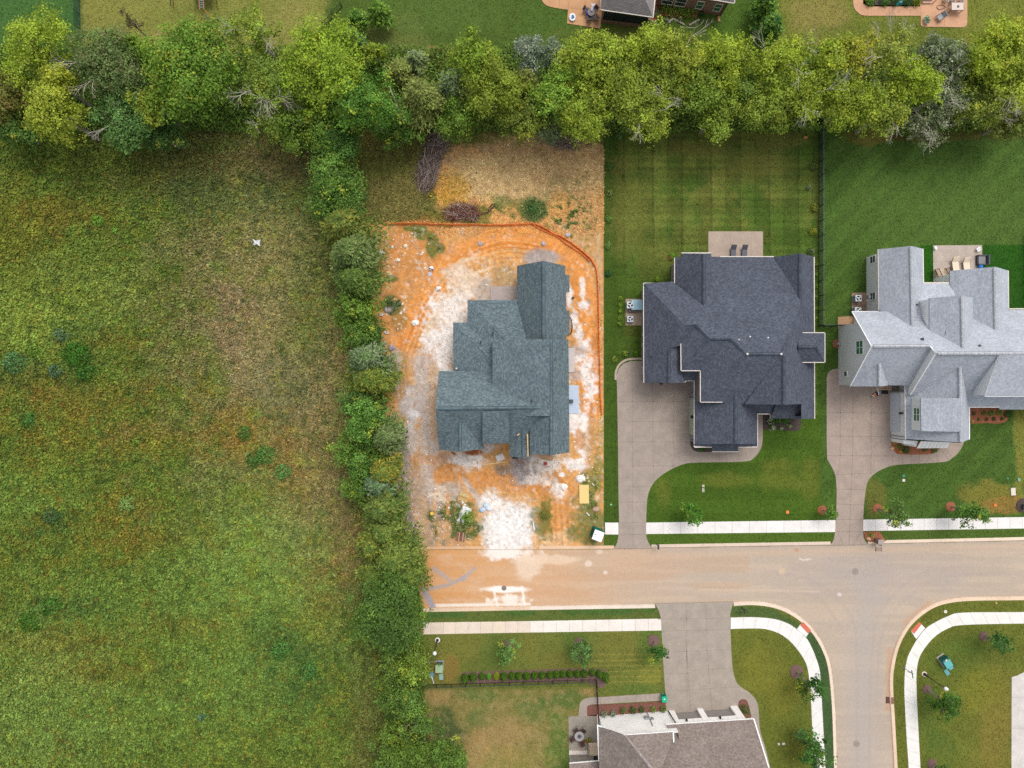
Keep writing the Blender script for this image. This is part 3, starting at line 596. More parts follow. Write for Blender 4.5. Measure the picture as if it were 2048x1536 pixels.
def slabs(name, A, B, every=24, c0='#f3ede8', z=.16, jit=.03, warm=0):
    """pavement of separate slabs between two edge lines"""
    LA = sum(math.hypot(b_[0]-a_[0], b_[1]-a_[1]) for a_, b_ in zip(A[:-1], A[1:])); n = max(int(LA/every), 1); HARD.append(list(A) + list(B)[::-1])
    sub = 4; A = resample(A, n*sub+1); B = resample(B, n*sub+1); mb = MB()
    for i in range(n):
        cc = col(c0) * (1 + rnd.uniform(-jit, jit)) * np.array([1, 1 - rnd.random()*warm*.5, 1 - rnd.random()*warm])
        pts = [A[i*sub+k] for k in range(sub+1)] + [B[i*sub+k] for k in range(sub, -1, -1)]
        P2 = [XY(*p) for p in pts]; m_ = np.mean(P2, 0); L_ = max(math.hypot(*(np.array(P2[0]) - P2[sub])), .3); k_ = 1 - .028 / L_
        P2 = [tuple(m_ + (np.array(p) - m_) * k_) for p in P2]; mb.prism(P2, 0, z, c=cc)
    P2 = [XY(*p) for p in A] + [XY(*p) for p in B[::-1]]; mb.prism(P2, 0, z - .02, c=col(c0) * .5)
    tag(mb.build(name, M['concrete']), kind='structure')
slabs('pavement', [(1210, 1045), (1237, 1045)], [(1210, 1069), (1237, 1069)], 27)
slabs('pavement', [(1292, 1045), (1671, 1040)], [(1292, 1068), (1671, 1064)], 33)
slabs('pavement', [(1726, 1039), (2048, 1034), (2240, 1030)], [(1726, 1062), (2048, 1057), (2240, 1053)], 24)
slabs('pavement', [(838, 1245), (1060, 1242)], [(836, 1269), (1060, 1265)], 24, '#ecdccb', warm=.08)
slabs('pavement', [(1060, 1242), (1323, 1237)], [(1060, 1265), (1323, 1261)], 24, '#f3ebe3', warm=.04)
Lo = smooth([(1461, 1235), (1500, 1234), (1536, 1236), (1561, 1241), (1585, 1252), (1611, 1274), (1623, 1294), (1636, 1327), (1641, 1352), (1643, 1390), (1647, 1464), (1651, 1536), (1660, 1700)], 4)
Li = smooth([(1461, 1258), (1500, 1257), (1530, 1258), (1556, 1266), (1576, 1279), (1593, 1297), (1608, 1319), (1616, 1342), (1621, 1390), (1623.5, 1440), (1628.5, 1536), (1638, 1700)], 4)
slabs('pavement', Lo, Li, 25, '#f4efea')
Ro = smooth([(1826, 1700), (1817, 1536), (1813, 1477), (1809, 1402), (1808.5, 1364), (1811, 1332), (1818, 1307), (1833, 1280), (1851, 1257), (1871, 1244), (1896, 1232), (1926, 1225), (2048, 1224), (2240, 1222)], 4)
Ri = smooth([(1850, 1700), (1841, 1536), (1837, 1464), (1833.5, 1390), (1833, 1347), (1838, 1317), (1851, 1294), (1871, 1272), (1896, 1257), (1926, 1250), (2048, 1247), (2240, 1245)], 4)
slabs('pavement', Ro, Ri, 25, '#f4efe8')
def flat(name, pts, c, z0=0, z=.17, mat='concrete', joints=(), kind='structure', jc=.55, jw=.05, top_noise=0):
    mb = MB(); mb.prism([XY(*p) for p in pts], z0, z, c=col(c)); HARD.append(list(pts))
    for j in joints:
        for a_, b_ in zip(j[:-1], j[1:]):
            (x0, y0), (x1, y1) = XY(*a_), XY(*b_); l = math.hypot(x1-x0, y1-y0); nx, ny = -(y1-y0)/l*jw/2, (x1-x0)/l*jw/2
            mb.poly([(x0-nx, y0-ny, z+.004), (x1-nx, y1-ny, z+.004), (x1+nx, y1+ny, z+.004), (x0+nx, y0+ny, z+.004)], c=col(c)*jc)
    o = mb.build(name, M[mat]); tag(o, kind=kind); return o
# kerb ramps with a red tactile strip at the corner
flat('pavement', [(1601, 1248), (1618, 1265), (1612, 1274), (1594, 1258)], '#f4efea', z=.158)
flat('tactile_strip', [(1600, 1250), (1606.5, 1244), (1622, 1260.5), (1616, 1267)], '#d9775e', z=.185)
flat('pavement', [(1822, 1262), (1838, 1244), (1850, 1256), (1832, 1278)], '#f4efea', z=.158)
flat('tactile_strip', [(1821, 1261), (1838, 1243.5), (1843, 1248), (1828, 1267.5)], '#d9775e', z=.172)
# driveways
dB = [(1228, 1097), (1234, 1086), (1237, 1072), (1238, 1040), (1237, 1000), (1236, 900), (1234, 780), (1233, 752), (1237, 738), (1247, 727), (1262, 722), (1300, 722), (1300, 742), (1385, 742), (1385, 830), (1515, 830), (1525, 830)] + \
     smooth([(1525, 832), (1525, 880), (1520, 900), (1508, 915), (1488, 923), (1400, 925), (1368, 928), (1338, 941), (1314, 958), (1300, 978), (1294, 1004), (1292, 1060), (1294, 1078), (1303, 1096)], 4)
flat('driveway', dB, '#ab9c90', z=.175, mat='aggregate', joints=[[(1234, 803), (1380, 803)], [(1235, 843), (1378, 843)], [(1236, 884), (1380, 884)], [(1236, 932), (1350, 932)], [(1236, 973), (1302, 973)], [(1237, 1004), (1294, 1004)], [(1238, 1045), (1293, 1045)], [(1238, 1069), (1293, 1069)], [(1264, 722), (1266, 1095)], [(1305, 766), (1307, 955)], [(1346, 766), (1347, 935)], [(1380, 905), (1382, 926)], [(1416, 905), (1417, 924)], [(1452, 905), (1453, 924)], [(1490, 903), (1496, 920)], [(1514, 870), (1525, 871)]], jc=.86, jw=.07)
cur = smooth([(1229, 760), (1230, 742), (1238, 727), (1252, 718), (1270, 715.5), (1284, 715.5)], 4)
flat('kerb', cur + offset(cur, 4)[::-1], '#c0ad9c', z=.22)
dC = [(1661, 1090), (1667, 1080), (1670, 1064), (1672, 1040), (1673, 980), (1671, 952), (1664, 935), (1654, 918), (1653, 880), (1653, 756), (1656, 745), (1664, 739), (1676, 737), (1676, 760), (1815, 760), (1815, 905), (1925, 860)] + \
     smooth([(1929, 868), (1927, 885), (1918, 903), (1904, 916), (1885, 924), (1800, 929), (1775, 934), (1752, 945), (1737, 960), (1731, 980), (1727, 1020), (1726, 1062), (1728, 1078), (1736, 1089)], 4)
flat('driveway', dC, '#b09e91', z=.175, mat='aggregate', joints=[[(1653, 825), (1780, 826)], [(1653, 872), (1781, 873)], [(1654, 911), (1790, 912)], [(1672, 949), (1745, 946)], [(1673, 978), (1732, 979)], [(1673, 1008), (1727, 1010)], [(1672, 1039), (1727, 1039)], [(1670, 1063), (1727, 1063)], [(1681, 740), (1680, 912), (1676, 948)], [(1706, 775), (1705, 912), (1702, 975), (1699, 1064), (1698, 1089)], [(1742, 775), (1742, 900), (1741, 946)], [(1785, 905), (1785, 932)], [(1806, 909), (1805, 928)], [(1822, 909), (1822, 928)], [(1839, 909), (1838, 928)], [(1856, 909), (1855, 928)], [(1873, 908), (1875, 926)], [(1885, 902), (1897, 920)], [(1900, 888), (1924, 893)], [(1675, 1064), (1686, 1089)], [(1722, 1064), (1706, 1089)]], jc=.78, jw=.07)
dD = [(1310, 1207.5), (1318, 1222), (1322, 1238), (1323, 1262), (1326, 1320), (1330, 1380), (1333, 1430), (1345, 1440), (1480, 1440), (1500, 1430), (1540, 1600), (1560, 1600)] + \
     smooth([(1546, 1560), (1532, 1500), (1520, 1460), (1517, 1420), (1513, 1402), (1500, 1386), (1482, 1374), (1471, 1360), (1465, 1335), (1462, 1290), (1460, 1240), (1461, 1224), (1467, 1203.5)], 4)
flat('driveway', dD, '#ab9f92', z=.175, mat='aggregate', joints=[[(1316, 1238), (1461, 1236)], [(1323, 1262), (1461, 1259)], [(1373, 1210), (1374, 1400)], [(1412, 1209), (1414, 1300), (1424, 1424)], [(1326, 1304), (1461, 1299)], [(1328, 1347), (1380, 1346)], [(1380, 1340), (1465, 1336)], [(1330, 1382), (1424, 1377)], [(1424, 1376), (1478, 1374)], [(1370, 1262), (1381, 1424)]], jc=.86, jw=.07)
wk = [(1331, 1386), (1260, 1390), (1200, 1394)] + smooth([(1188, 1394), (1172, 1396), (1161, 1404), (1158, 1418), (1157, 1433)], 4) + [(1174, 1433), (1174, 1413), (1180, 1409), (1336, 1400)]
flat('path', wk, '#ab9d92', z=.18, mat='aggregate', joints=[[(x, 1385 - (x-1330)*.06), (x+1, 1402 - (x-1330)*.04)] for x in range(1200, 1330, 18)], jc=.8, jw=.06)
flat('patio', [(1136.5, 1433), (1196, 1429.5), (1202, 1530), (1139, 1530)], '#a0978a', z=.2, mat='aggregate')
flat('driveway', [(2023, 1354), (2034, 1351), (2048, 1344), (2240, 1344), (2240, 1700), (2022, 1700)], '#d9d1cb', z=.175, mat='aggregate', joints=[[(2023, 1394), (2240, 1394)], [(2023, 1456), (2240, 1456)]], jc=.8)
# patios and service pads
flat('patio', [(1416.5, 463), (1525.5, 463), (1525.5, 520), (1416.5, 520)], '#bba898', z=.2, mat='aggregate', joints=[[(1461, 463), (1461, 520)], [(1502, 463), (1502, 520)]], jc=.85)
flat('patio', [(1865.5, 491), (1963.5, 490.5), (1964, 580), (1866.5, 580)], '#bfb0a4', z=.2, mat='aggregate', joints=[[(1914, 491), (1915, 580)], [(1866, 523), (1964, 523)]], jc=.85)
flat('patio', [(981, 573), (1040, 573), (1040, 603), (981, 603)], '#b9aaa4', z=.3); flat('patio', [(1130, 696), (1149, 696), (1149, 744), (1130, 744)], '#d2c9c6', z=.25)
flat('patio', [(1130, 770.5), (1157.5, 770.5), (1157, 827), (1130, 827)], '#c6d4e6', z=.25)
flat('service_pad', [(1251, 598), (1285, 598), (1285, 651), (1251, 651)], '#b39f8a', z=.22, mat='aggregate', joints=[[(1251, 624), (1285, 624)]], jc=.7, jw=.15)
flat('service_pad', [(1703, 586), (1733, 585), (1733, 624), (1703, 624)], '#b1947f', z=.22, mat='aggregate')
flat('service_pad', [(1675, 634), (1706, 632), (1706, 655), (1675, 655)], '#bb9573', z=.24, mat='aggregate')
tan = smooth([(1082, -20), (1084, 0), (1090, 9), (1104, 15), (1136, 20)], 4)
flat('patio', tan + [(1134, 47.5), (1200, 57.5), (1206, 10), (1210, -30)], '#cf9f76', z=.2, mat='aggregate', joints=[[(1139, -5), (1136, 20)], [(1137, 16), (1172, 20), (1205, 24)], [(1172, -5), (1167, 52)], [(1100, -8), (1098, 13)], [(1119, -5), (1118, 17)]], jc=.75)
flat('patio', smooth([(1706, -40), (1706, 5), (1710, 20), (1722, 30), (1735, 32)], 4) + [(1841, 32)] + smooth([(1841, 50), (1843, 53), (1850, 54)], 3) + smooth([(1926, 55), (1932, 52), (1934, 44)], 3) + [(1934, -40)], '#d6a684', z=.2, mat='aggregate', joints=[[(1735, 15), (1735, 32)], [(1756, 15), (1756, 32)], [(1778, 15), (1778, 32)], [(1798, 15), (1798, 32)], [(1820, 15), (1820, 32)], [(1841, -10), (1841, 32)], [(1888, 30), (1888, 53)]], jc=.75)
# planting beds of mulch
def bed(pts, mat, z=.20, seed=0):
    mb = MB(); P2 = [XY(*p) for p in pts]; cx, cy = np.mean(P2, 0); HARD.append(list(pts))
    mb.prism(P2, 0, z - .03)
    for sc_, zz in ((.97, z + .0), (.8, z + .04), (.5, z + .07)): mb.prism([(cx + (x-cx)*sc_, cy + (y-cy)*sc_) for x, y in P2], z - .05, zz)
    tag(mb.build('mulch_bed', M[mat]), kind='structure')
def ring(cx, cy, r, mat, seed=0):
    rg = random.Random(seed + int(cx)); bed([(cx + r*(1+rg.uniform(-.08, .08))*math.cos(t*math.pi/9), cy + r*(1+rg.uniform(-.08, .08))*math.sin(t*math.pi/9)) for t in range(18)], mat)
for q in ((1644, 1020, 9.5, 'mulch_red'), (1754.5, 1017, 9.5, 'mulch_red'), (1901, 1013, 10, 'mulch_red'), (2046, 1011, 15, 'mulch_dark'), (1016, 1287, 9, 'mulch_purple'), (1158, 1286, 10.5, 'mulch_purple'), (1307, 1281, 12, 'mulch_purple'),
          (1593, 1343, 14, 'mulch_purple'), (1601, 1468.5, 10, 'mulch_purple'), (1854.5, 1379, 9.5, 'mulch_purple'), (1967.5, 1272, 9.5, 'mulch_purple'), (1863.5, 1527, 10, 'mulch_purple'), (1674, 688, 9, 'mulch_red'), (1258, 705, 3, 'mulch_dark'), (1340, 515, 6, 'mulch_red')): ring(*q)
bed(smooth([(922, 1352), (924, 1346), (932, 1343.5), (1000, 1342), (1100, 1338), (1190, 1337), (1208, 1339), (1217, 1348), (1217, 1360), (1204, 1376), (1197, 1370), (1195, 1362)], 3) + [(922, 1368)], 'mulch_purple')
bed([(1174, 1414), (1178, 1410), (1250, 1407), (1334, 1402), (1336, 1424), (1200, 1432), (1174, 1432)], 'mulch_brown')
bed(smooth([(1476, 1412), (1477, 1402), (1484, 1397.5), (1493, 1400), (1498, 1412), (1503, 1434)], 3) + [(1488, 1436)], 'mulch_brown')
bed([(1780, 872), (1785, 872), (1800, 880), (1850, 884), (1882, 890)] + smooth([(1880, 898), (1870, 906), (1855, 909), (1800, 909), (1789, 904), (1782, 893), (1780, 878)], 3), 'mulch_red')
bed([(1930, 800), (2016, 800)] + smooth([(2019, 815), (2018, 828), (2012, 842), (1995, 847), (1970, 846), (1938, 848)], 3), 'mulch_red')
bed([(1524, 825), (1600, 830)] + smooth([(1602, 845), (1601, 857), (1590, 862), (1560, 860), (1526, 859)], 3), 'mulch_dark')
bed([(1379, 880), (1430, 884), (1430, 903)] + smooth([(1424, 904), (1398, 904), (1386, 900), (1380, 890)], 3), 'mulch_dark')
bed([(1727, 1064), (1758, 1063), (1772, 1082), (1738, 1084), (1730, 1078)], 'mulch_red')
bed([(1303, -20), (1400, -20), (1404, 20), (1394, 34), (1362, 36), (1322, 32), (1306, 44), (1292, 34)], 'mulch_red')
bed([(1724, -20), (1841, -20), (1841, 14), (1735, 14), (1724, 8)], 'mulch_dark')
# manholes, storm drain
for x, y, r in ((1711.5, 1143.5, 5.6), (1714, 1489, 5.4), (1008, 1177, 4.2)):
    mb = MB(); X, Y = XY(x, y); mb.cyl(X, Y, 0, .012, r/16+.05, n=24, c=col('#8f837c')); mb.cyl(X, Y, 0, .02, r/16, n=24, c=col('#a8988c' if r > 5 else '#8b7f7a'))
    for k in range(-2, 3): mb.box(X + k*.11, Y, .018, .03, .45 - abs(k)*.08, .006, c=col('#857a74'))
    tag(mb.build('manhole_cover', M['paint']), {5.6: 'grey manhole cover at the road junction', 5.4: 'grey manhole cover in the side road near the bottom', 4.2: 'small grey valve cover in the white washout on the road'}[r], 'manhole cover')
sd = empty('storm_drain', (*XY(1779, 1401), 0), 'rusty square storm drain set into the kerb of the side road', 'storm drain')
mb = MB(); X, Y = XY(1777.5, 1401); mb.box(X, Y, -.02, .62, .8, .05, c=col('#5c4038'))
for k in range(5): mb.box(X - .2 + k*.1, Y, .03, .04, .7, .02, c=col('#7d5c50'))
mb.build('grate', M['paint'], sd); mb = MB(); X, Y = XY(1785, 1401); mb.box(X, Y, .02, .36, .8, .16, c=col('#94685a')); mb.build('hood', M['paint'], sd)
# ------------------------------------------------------------------ houses
def plane(a_, b_, c_):
    A, B, Cc = P(*a_), P(*b_), P(*c_); n = (B - A).cross(Cc - A).normalized()
    if n.z < 0: n = -n
    return (A, n)
CAMP = Vector((0, 0, H))
def onp(pl, px, py):
    d = P(px, py, 0) - CAMP; A, n = pl; t = (A - CAMP).dot(n) / d.dot(n); return CAMP + d * t
class Roof:
    def __init__(s): s.mb = MB()
    def face(s, pl, pts, th=.16):
        if not isinstance(pl, tuple) or len(pl) == 3: pl = plane(*pl)
        A, n = pl; V = [onp(pl, *p) for p in pts]
        ar = sum(V[i].x*V[(i+1) % len(V)].y - V[(i+1) % len(V)].x*V[i].y for i in range(len(V)))
        if ar < 0: V = V[::-1]
        u = Vector((-n.y, n.x, 0)); u = u.normalized() if u.length > 1e-3 else Vector((1, 0, 0)); v = n.cross(u)
        uv = [(p.dot(u), p.dot(v)) for p in V]; s.mb.poly(V, uv=uv)
        L = [p - Vector((0, 0, th)) for p in V]
        s.mb.poly(L[::-1])
        for k in range(len(V)):
            j = (k + 1) % len(V); s.mb.poly([L[k], L[j], V[j], V[k]], uv=[(0, 0), (.01, 0), (.01, .01), (0, .01)])
        return V
    def build(s, mat, parent): return s.mb.build('roof', mat, parent)
def cap(parent, a_, b_, c, z=None, wd=.30, mat='paint', jit=.16):
    """ridge cap of overlapping shingles along a ridge or hip; a_, b_ image points with heights"""
    A, B = P(*a_), P(*b_); d = B - A; n = max(int(d.length / .34), 1); u = d.normalized(); r = Vector((u.y, -u.x, 0)).normalized() * wd / 2; mb = MB()
    w2 = r * 1.45; dk = .45 if abs(A.z - B.z) < .3 else .82
    mb.poly([A + w2 + Vector((0, 0, -.10)), B + w2 + Vector((0, 0, -.10)), B + Vector((0, 0, .035)), A + Vector((0, 0, .035))], c=col(c) * dk); mb.poly([A + Vector((0, 0, .035)), B + Vector((0, 0, .035)), B - w2 + Vector((0, 0, -.10)), A - w2 + Vector((0, 0, -.10))], c=col(c) * dk)
    for i in range(n):
        p = A + d * (i / n); q = A + d * ((i + 1.02) / n); cc = col(c) * (.92 + rnd.uniform(-jit, jit * 1.5)); t = .03 + .025 * (i % 2)
        dn = Vector((0, 0, -.10))
        mb.poly([p + r + dn + Vector((0, 0, t+.02)), q + r + dn + Vector((0, 0, t+.02)), q + Vector((0, 0, t+.03)), p + Vector((0, 0, t+.03))], c=cc)
        mb.poly([p + Vector((0, 0, t+.03)), q + Vector((0, 0, t+.03)), q - r + dn + Vector((0, 0, t+.02)), p - r + dn + Vector((0, 0, t+.02))], c=cc)
    return mb.build('ridge_cap', M['roofcap'], parent)
M['roofcap'] = mat_attr('ridge_shingles', .9, ((9, .8, 1.2),))
def gutter(parent, pts, c=None, r=.07, name='gutter', mat='trim', drop=.05):
    """box gutter along a list of (px,py,z)"""
    mb = MB(); Q = [P(*p) - Vector((0, 0, drop)) for p in pts]
    for a_, b_ in zip(Q[:-1], Q[1:]): mb.obox(a_, b_, r*2, .12)
    return mb.build(name, M[mat], parent)
def wallbox(parent, pts, ztop, ze, inset=.35, mat=None, z0=0.05, name='wall', corners=None):
    """vertical walls under an eave outline given as image points at height ze"""
    W2 = [Vector((P(x, y, ze).x, P(x, y, ze).y)) for x, y in pts]
    ar = sum(W2[i].x*W2[(i+1) % len(W2)].y - W2[(i+1) % len(W2)].x*W2[i].y for i in range(len(W2)))
    if ar < 0: W2 = W2[::-1]
    out = []; n = len(W2)
    for i in range(n):
        a_, b_, c_ = W2[i-1], W2[i], W2[(i+1) % n]; e1 = (b_-a_).normalized(); e2 = (c_-b_).normalized()
        n1_ = Vector((-e1.y, e1.x)); n2_ = Vector((-e2.y, e2.x)); k = n1_ + n2_; dd = 1 + n1_.dot(n2_)
        out.append(b_ + k * inset / max(dd, .3))
    mb = MB(); per = 0
    for i in range(n):
        a_, b_ = out[i], out[(i+1) % n]; l = (b_-a_).length
        mb.poly([(a_.x, a_.y, z0), (b_.x, b_.y, z0), (b_.x, b_.y, ztop), (a_.x, a_.y, ztop)], uv=[(per, z0), (per+l, z0), (per+l, ztop), (per, ztop)]); per += l
    return mb.build(name, mat or M['siding'], parent)
def wallpoly(mb, pts, uvs=None):
    V = [Vector(p) for p in pts]; o = V[0]; u = Vector((V[1].x-o.x, V[1].y-o.y, 0)).normalized()
    mb.poly(V, uv=[((p-o).dot(u), p.z) for p in V])
def window(parent, o, u, w_, h_, z0, n, glass='glass', frame='white', mull=(1, 1), name='window', fr=.08):
    """window in a vertical wall: o lower-left (x,y), u unit along the wall, n outward unit"""
    o = Vector((o[0], o[1], 0)); u = Vector((u[0], u[1], 0)); n = Vector((n[0], n[1], 0)); up = Vector((0, 0, 1))
    def q(a_, b_, d): return o + u*a_ + up*(z0+b_) + n*d
    f = MB()
    for (a0, b0, a1, b1) in ((0, fr/2, w_, fr/2), (0, h_-fr/2, w_, h_-fr/2)): f.obox(q(a0, b0, .04), q(a1, b1, .04), .1, fr)
    for x in (fr/2, w_-fr/2): f.obox(q(x, fr, .04), q(x, h_-fr, .04), .1, fr)
    nx, ny = mull
    for i in range(1, nx+1): x = w_*i/(nx+1); f.obox(q(x, fr, .03), q(x, h_-fr, .03), .05, .05)
    for i in range(1, ny+1): y = h_*i/(ny+1); f.obox(q(fr, y, .034), q(w_-fr, y, .034), .05, .05)
    fo = f.build(name, M[frame], parent)
    g_ = MB(); g_.poly([q(.03, .03, .02), q(w_-.03, .03, .02), q(w_-.03, h_-.03, .02), q(.03, h_-.03, .02)])
    go = g_.build('pane', M[glass], parent); go.parent = fo
    return fo
def vents(parent, lst, c='#dadada', hh=.3):
    for x, y, z, s_ in lst:
        mb = MB(); p = P(x, y, z); mb.cyl(p.x, p.y, p.z-.25, p.z+hh*.5, s_, n=10, c=col(c)); mb.cyl(p.x, p.y, p.z+hh*.5, p.z+hh*.5+.05, s_*1.35, n=10, c=col(c)); mb.build('roof_vent', M['paint'], parent)
def surfz(pl, x, y): return onp(pl, x, y).z

# ---- house A: under construction, teal grey shingles
hA = empty('house', (*XY(1040, 740), 0), 'unfinished house with blue-grey shingle roof on the bare orange soil', 'house')
R_ = Roof()
# north wing
zE, zR = 3.4, 6.9
R_.face(((1034, 531, zE), (1034, 600, zE), (1087, 600, zR)), [(1034, 531.6), (1087, 521.5), (1087, 700), (1034, 700)])
R_.face(((1132, 531, zE+.1), (1132, 600, zE+.1), (1087, 600, zR)), [(1087, 521.5), (1130.7, 531.6), (1130.7, 549), (1139, 550), (1139, 584), (1132, 584), (1132.5, 621), (1139, 621), (1139, 669), (1132.5, 670), (1132.5, 700), (1087, 700)])
# mid hip
q1 = plane((935, 600, 3.3), (1034, 600, 3.3), (985, 680, 4.7)); q2 = plane((935, 600, 3.3), (935, 645, 3.3), (1011, 640, 4.62))
R_.face(q1, [(935, 600), (1060, 600), (1090, 650), (1090, 684), (1013, 684)]); R_.face(q2, [(935, 600), (1013, 684), (1013, 740), (935, 740)])
q3 = plane((906, 645, 3.2), (1000, 645, 3.2), (960, 716, 4.5)); q4 = plane((906, 645, 3.2), (907, 742, 3.2), (985, 700, 4.55))
R_.face(q3, [(906, 645), (1060, 645), (1060, 722), (984, 722)]); R_.face(q4, [(906, 645), (985, 722), (990, 820), (907.5, 800)])
# west wing, ridge east-west
R_.face(((878, 742, 4.3), (1000, 742, 4.3), (900, 817.4, 8.0)), [(877.6, 742), (871.2, 817.4), (1100, 815.2), (1100, 742)])
R_.face(((878, 886, 4.9), (1000, 886, 4.9), (900, 817.4, 8.0)), [(871.2, 817.4), (877, 886), (1060, 886), (1101, 862), (1101, 815.2)])
R_.face(((878.5, 850, 4.6), (878.5, 899, 4.6), (920, 880, 7.0)), [(875, 846), (878.5, 899.5), (920, 903.5), (920, 842)])
R_.face(((967, 850, 4.6), (967.6, 897, 4.6), (920, 880, 7.0)), [(920, 842), (920, 903.5), (967.6, 897.8), (965, 842)])
R_.face(((965, 823, 8.05), (1018, 823, 8.05), (990, 887, 5.9)), [(965, 822), (1018, 822), (1018, 887), (965, 887)])
R_.face(((1019, 880, 4.9), (1019, 912, 4.9), (1047, 890, 6.4)), [(1019, 862), (1019, 912.7), (1047, 915.3), (1047, 860)])
R_.face(((1075, 880, 4.9), (1075, 912, 4.9), (1047, 890, 6.4)), [(1047, 860), (1047, 915.3), (1060, 914), (1060, 860)])
# two-storey east block
R_.face(((985, 679, 5.9), (985, 772, 5.9), (1101.5, 740, 8.5)), [(985, 679.3), (1101.6, 677.3), (1102, 832), (985, 832)])
R_.face(((1059.5, 850, 6.3), (1059.5, 905, 6.3), (1102.3, 880, 8.5)), [(1096, 818), (1102.3, 815), (1102.6, 910.2), (1059.5, 908), (1059.5, 858)])
R_.face(((1137.2, 679, 5.6), (1139, 905, 5.6), (1102, 790, 8.5)), [(1101.6, 677.3), (1137, 679.3), (1139, 905), (1102.6, 910.2)])
R_.build(M['roofA'], hA)
mb = MB()
for (x0, y0, z0a, x1, y1, z1a, zb) in ((985, 680, 5.75, 985, 832, 5.75, 4.0), (985, 680, 5.75, 1136.5, 679.5, 5.5, 3), (965.3, 823, 7.9, 965.3, 886.5, 5.75, 4), (1017.7, 823, 7.9, 1017.7, 886.5, 5.75, 4), (1059.8, 858, 6.2, 1059.8, 906, 6.2, 4)):
    a_, b_ = P(x0, y0, z0a), P(x1, y1, z1a); mb = MB(); wallpoly(mb, [(a_.x, a_.y, zb), (b_.x, b_.y, zb), b_, a_]); mb.build('upper_wall', M['roofA'], hA)
M['sheathing'] = mat_plain('house_wrap', col('#cfc8c0'), .7, .08, 1)
wallbox(hA, [(1034, 531), (1131, 531), (1131, 905), (1062, 905), (1062, 884), (1020, 884), (966, 884), (966, 896), (878, 896), (878, 742), (907, 742), (907, 645), (935, 645), (935, 600), (1034, 600)], 3.2, 3.4, .45, M['sheathing'])
wallbox(hA, [(985, 680), (1136, 680), (1138, 904), (1062, 904), (1062, 884), (966, 884), (966, 895), (879, 895), (879, 744), (985, 744)], 4.5, 4.6, .6, M['sheathing'], z0=3.0, name='wall')
for a_, b_ in (((1086.8, 524, zR), (1087, 677, zR)), ((1101.7, 679, 8.5), (1102.6, 907, 8.5)), ((876, 817.4, 8.0), (1094, 815.4, 8.02)), ((920, 844, 7.0), (920, 900, 7.0)), ((1047, 864, 6.4), (1047, 913, 6.4)),
               ): cap(hA, a_, b_, '#66777e')
vents(hA, [(986, 666, 4.6, .1), (962, 684, 4.25, .09), (1064, 802, 7.5, .13)], '#3a4548'); vents(hA, [(913, 737, 3.4, .08)], '#e8e2d8')
mb = MB(); mb.obox(P(1055, 868, 6.6), P(1056, 913, 6.0), .14, .05); tag(mb.build('timber_plank', M['wood']), 'long pale timber plank lying in the roof slot of the unfinished house', 'plank')
mb = MB(); mb.obox(P(1034.5, 871, 6.2), P(1039, 867, 6.2), .12, .05); tag(mb.build('timber_offcut', M['wood']), 'short pale timber offcut lying on the blue-grey roof', 'plank')

def gable(parent, a_, r_, b_, dx, dy, mat, zb=3.0):
    """triangular wall under a gable roof, set back under the overhang"""
    o = Vector((dx, dy, -.14)); A, Rr, B = P(*a_) + o, P(*r_) + o, P(*b_) + o; mb = MB(); wallpoly(mb, [(A.x, A.y, zb), (B.x, B.y, zb), B, Rr, A]); mb.build('gable_wall', mat, parent)
SH = M['sheathing']
gable(hA, (1038, 531.6, 3.5), (1087, 522, 6.9), (1129, 531.6, 3.6), 0, -.4, SH); gable(hA, (877.6, 744, 4.4), (871.3, 817.4, 8.0), (877, 885, 4.9), .4, 0, SH)
gable(hA, (881, 899.5, 4.7), (920, 903.4, 7.0), (965, 898, 4.7), 0, .4, SH); gable(hA, (1021, 912.5, 4.9), (1047, 915.2, 6.4), (1060, 914, 5.7), 0, .4, SH); gable(hA, (1062, 908, 6.3), (1102.6, 910.2, 8.5), (1137, 905, 5.6), 0, .4, SH)

# ---- house B: charcoal shingles
hB = empty('house', (*XY(1450, 700), 0), 'large house with charcoal shingle roof and cream gutters between two lawns', 'house')
R_ = Roof(); PN = plane((1400, 513.5, 3.6), (1600, 513.5, 3.6), (1500, 708, 9.0)); PE = plane((1628, 513, 3.7), (1629, 837, 3.7), (1565, 760, 9.0))
R_.face(PN, [(1408, 513.5), (1600, 513.5), (1601, 609), (1562, 708), (1494, 708), (1462, 677), (1419, 677), (1391, 648), (1408, 614)])
PN0 = plane((1287, 566.6, 3.5), (1408, 614, surfz(PN, 1408, 614)), (1391, 648, surfz(PN, 1391, 648))); R_.face(PN0, [(1287.5, 566.6), (1345, 563), (1409, 613), (1391, 649), (1370, 651)])
z70 = surfz(PN0, 1370, 651); PW0 = plane((1287.5, 566, 3.5), (1288, 765, 3.5), (1370, 651, z70)); R_.face(PW0, [(1287.5, 566.6), (1370, 651), (1338.5, 697), (1338.5, 765.7), (1288, 765.7)])
zr_ = surfz(PW0, 1338.5, 730)
R_.face(((1338.5, 697, zr_), (1338.5, 765, zr_), (1368, 730, 4.9)), [(1338.5, 695), (1363, 686), (1363, 741), (1369, 765.7), (1338.5, 765.7)])
R_.face(((1370, 651, z70), (1338.5, 697, zr_), (1366, 690, 6.0)), [(1370, 651), (1338.5, 697), (1366, 690), (1392, 650)])
R_.face(((1362, 683, 6.1), (1362.6, 741, 6.1), (1419, 677, 8.1)), [(1362, 683), (1362.6, 741), (1419, 677), (1391, 648), (1368, 668)])
US = plane((1362.6, 741, 6.1), (1401.2, 741, 6.1), (1430, 677, 8.1)); R_.face(US, [(1362.6, 741), (1401.2, 741), (1401.5, 742), (1463, 677), (1419, 677)])
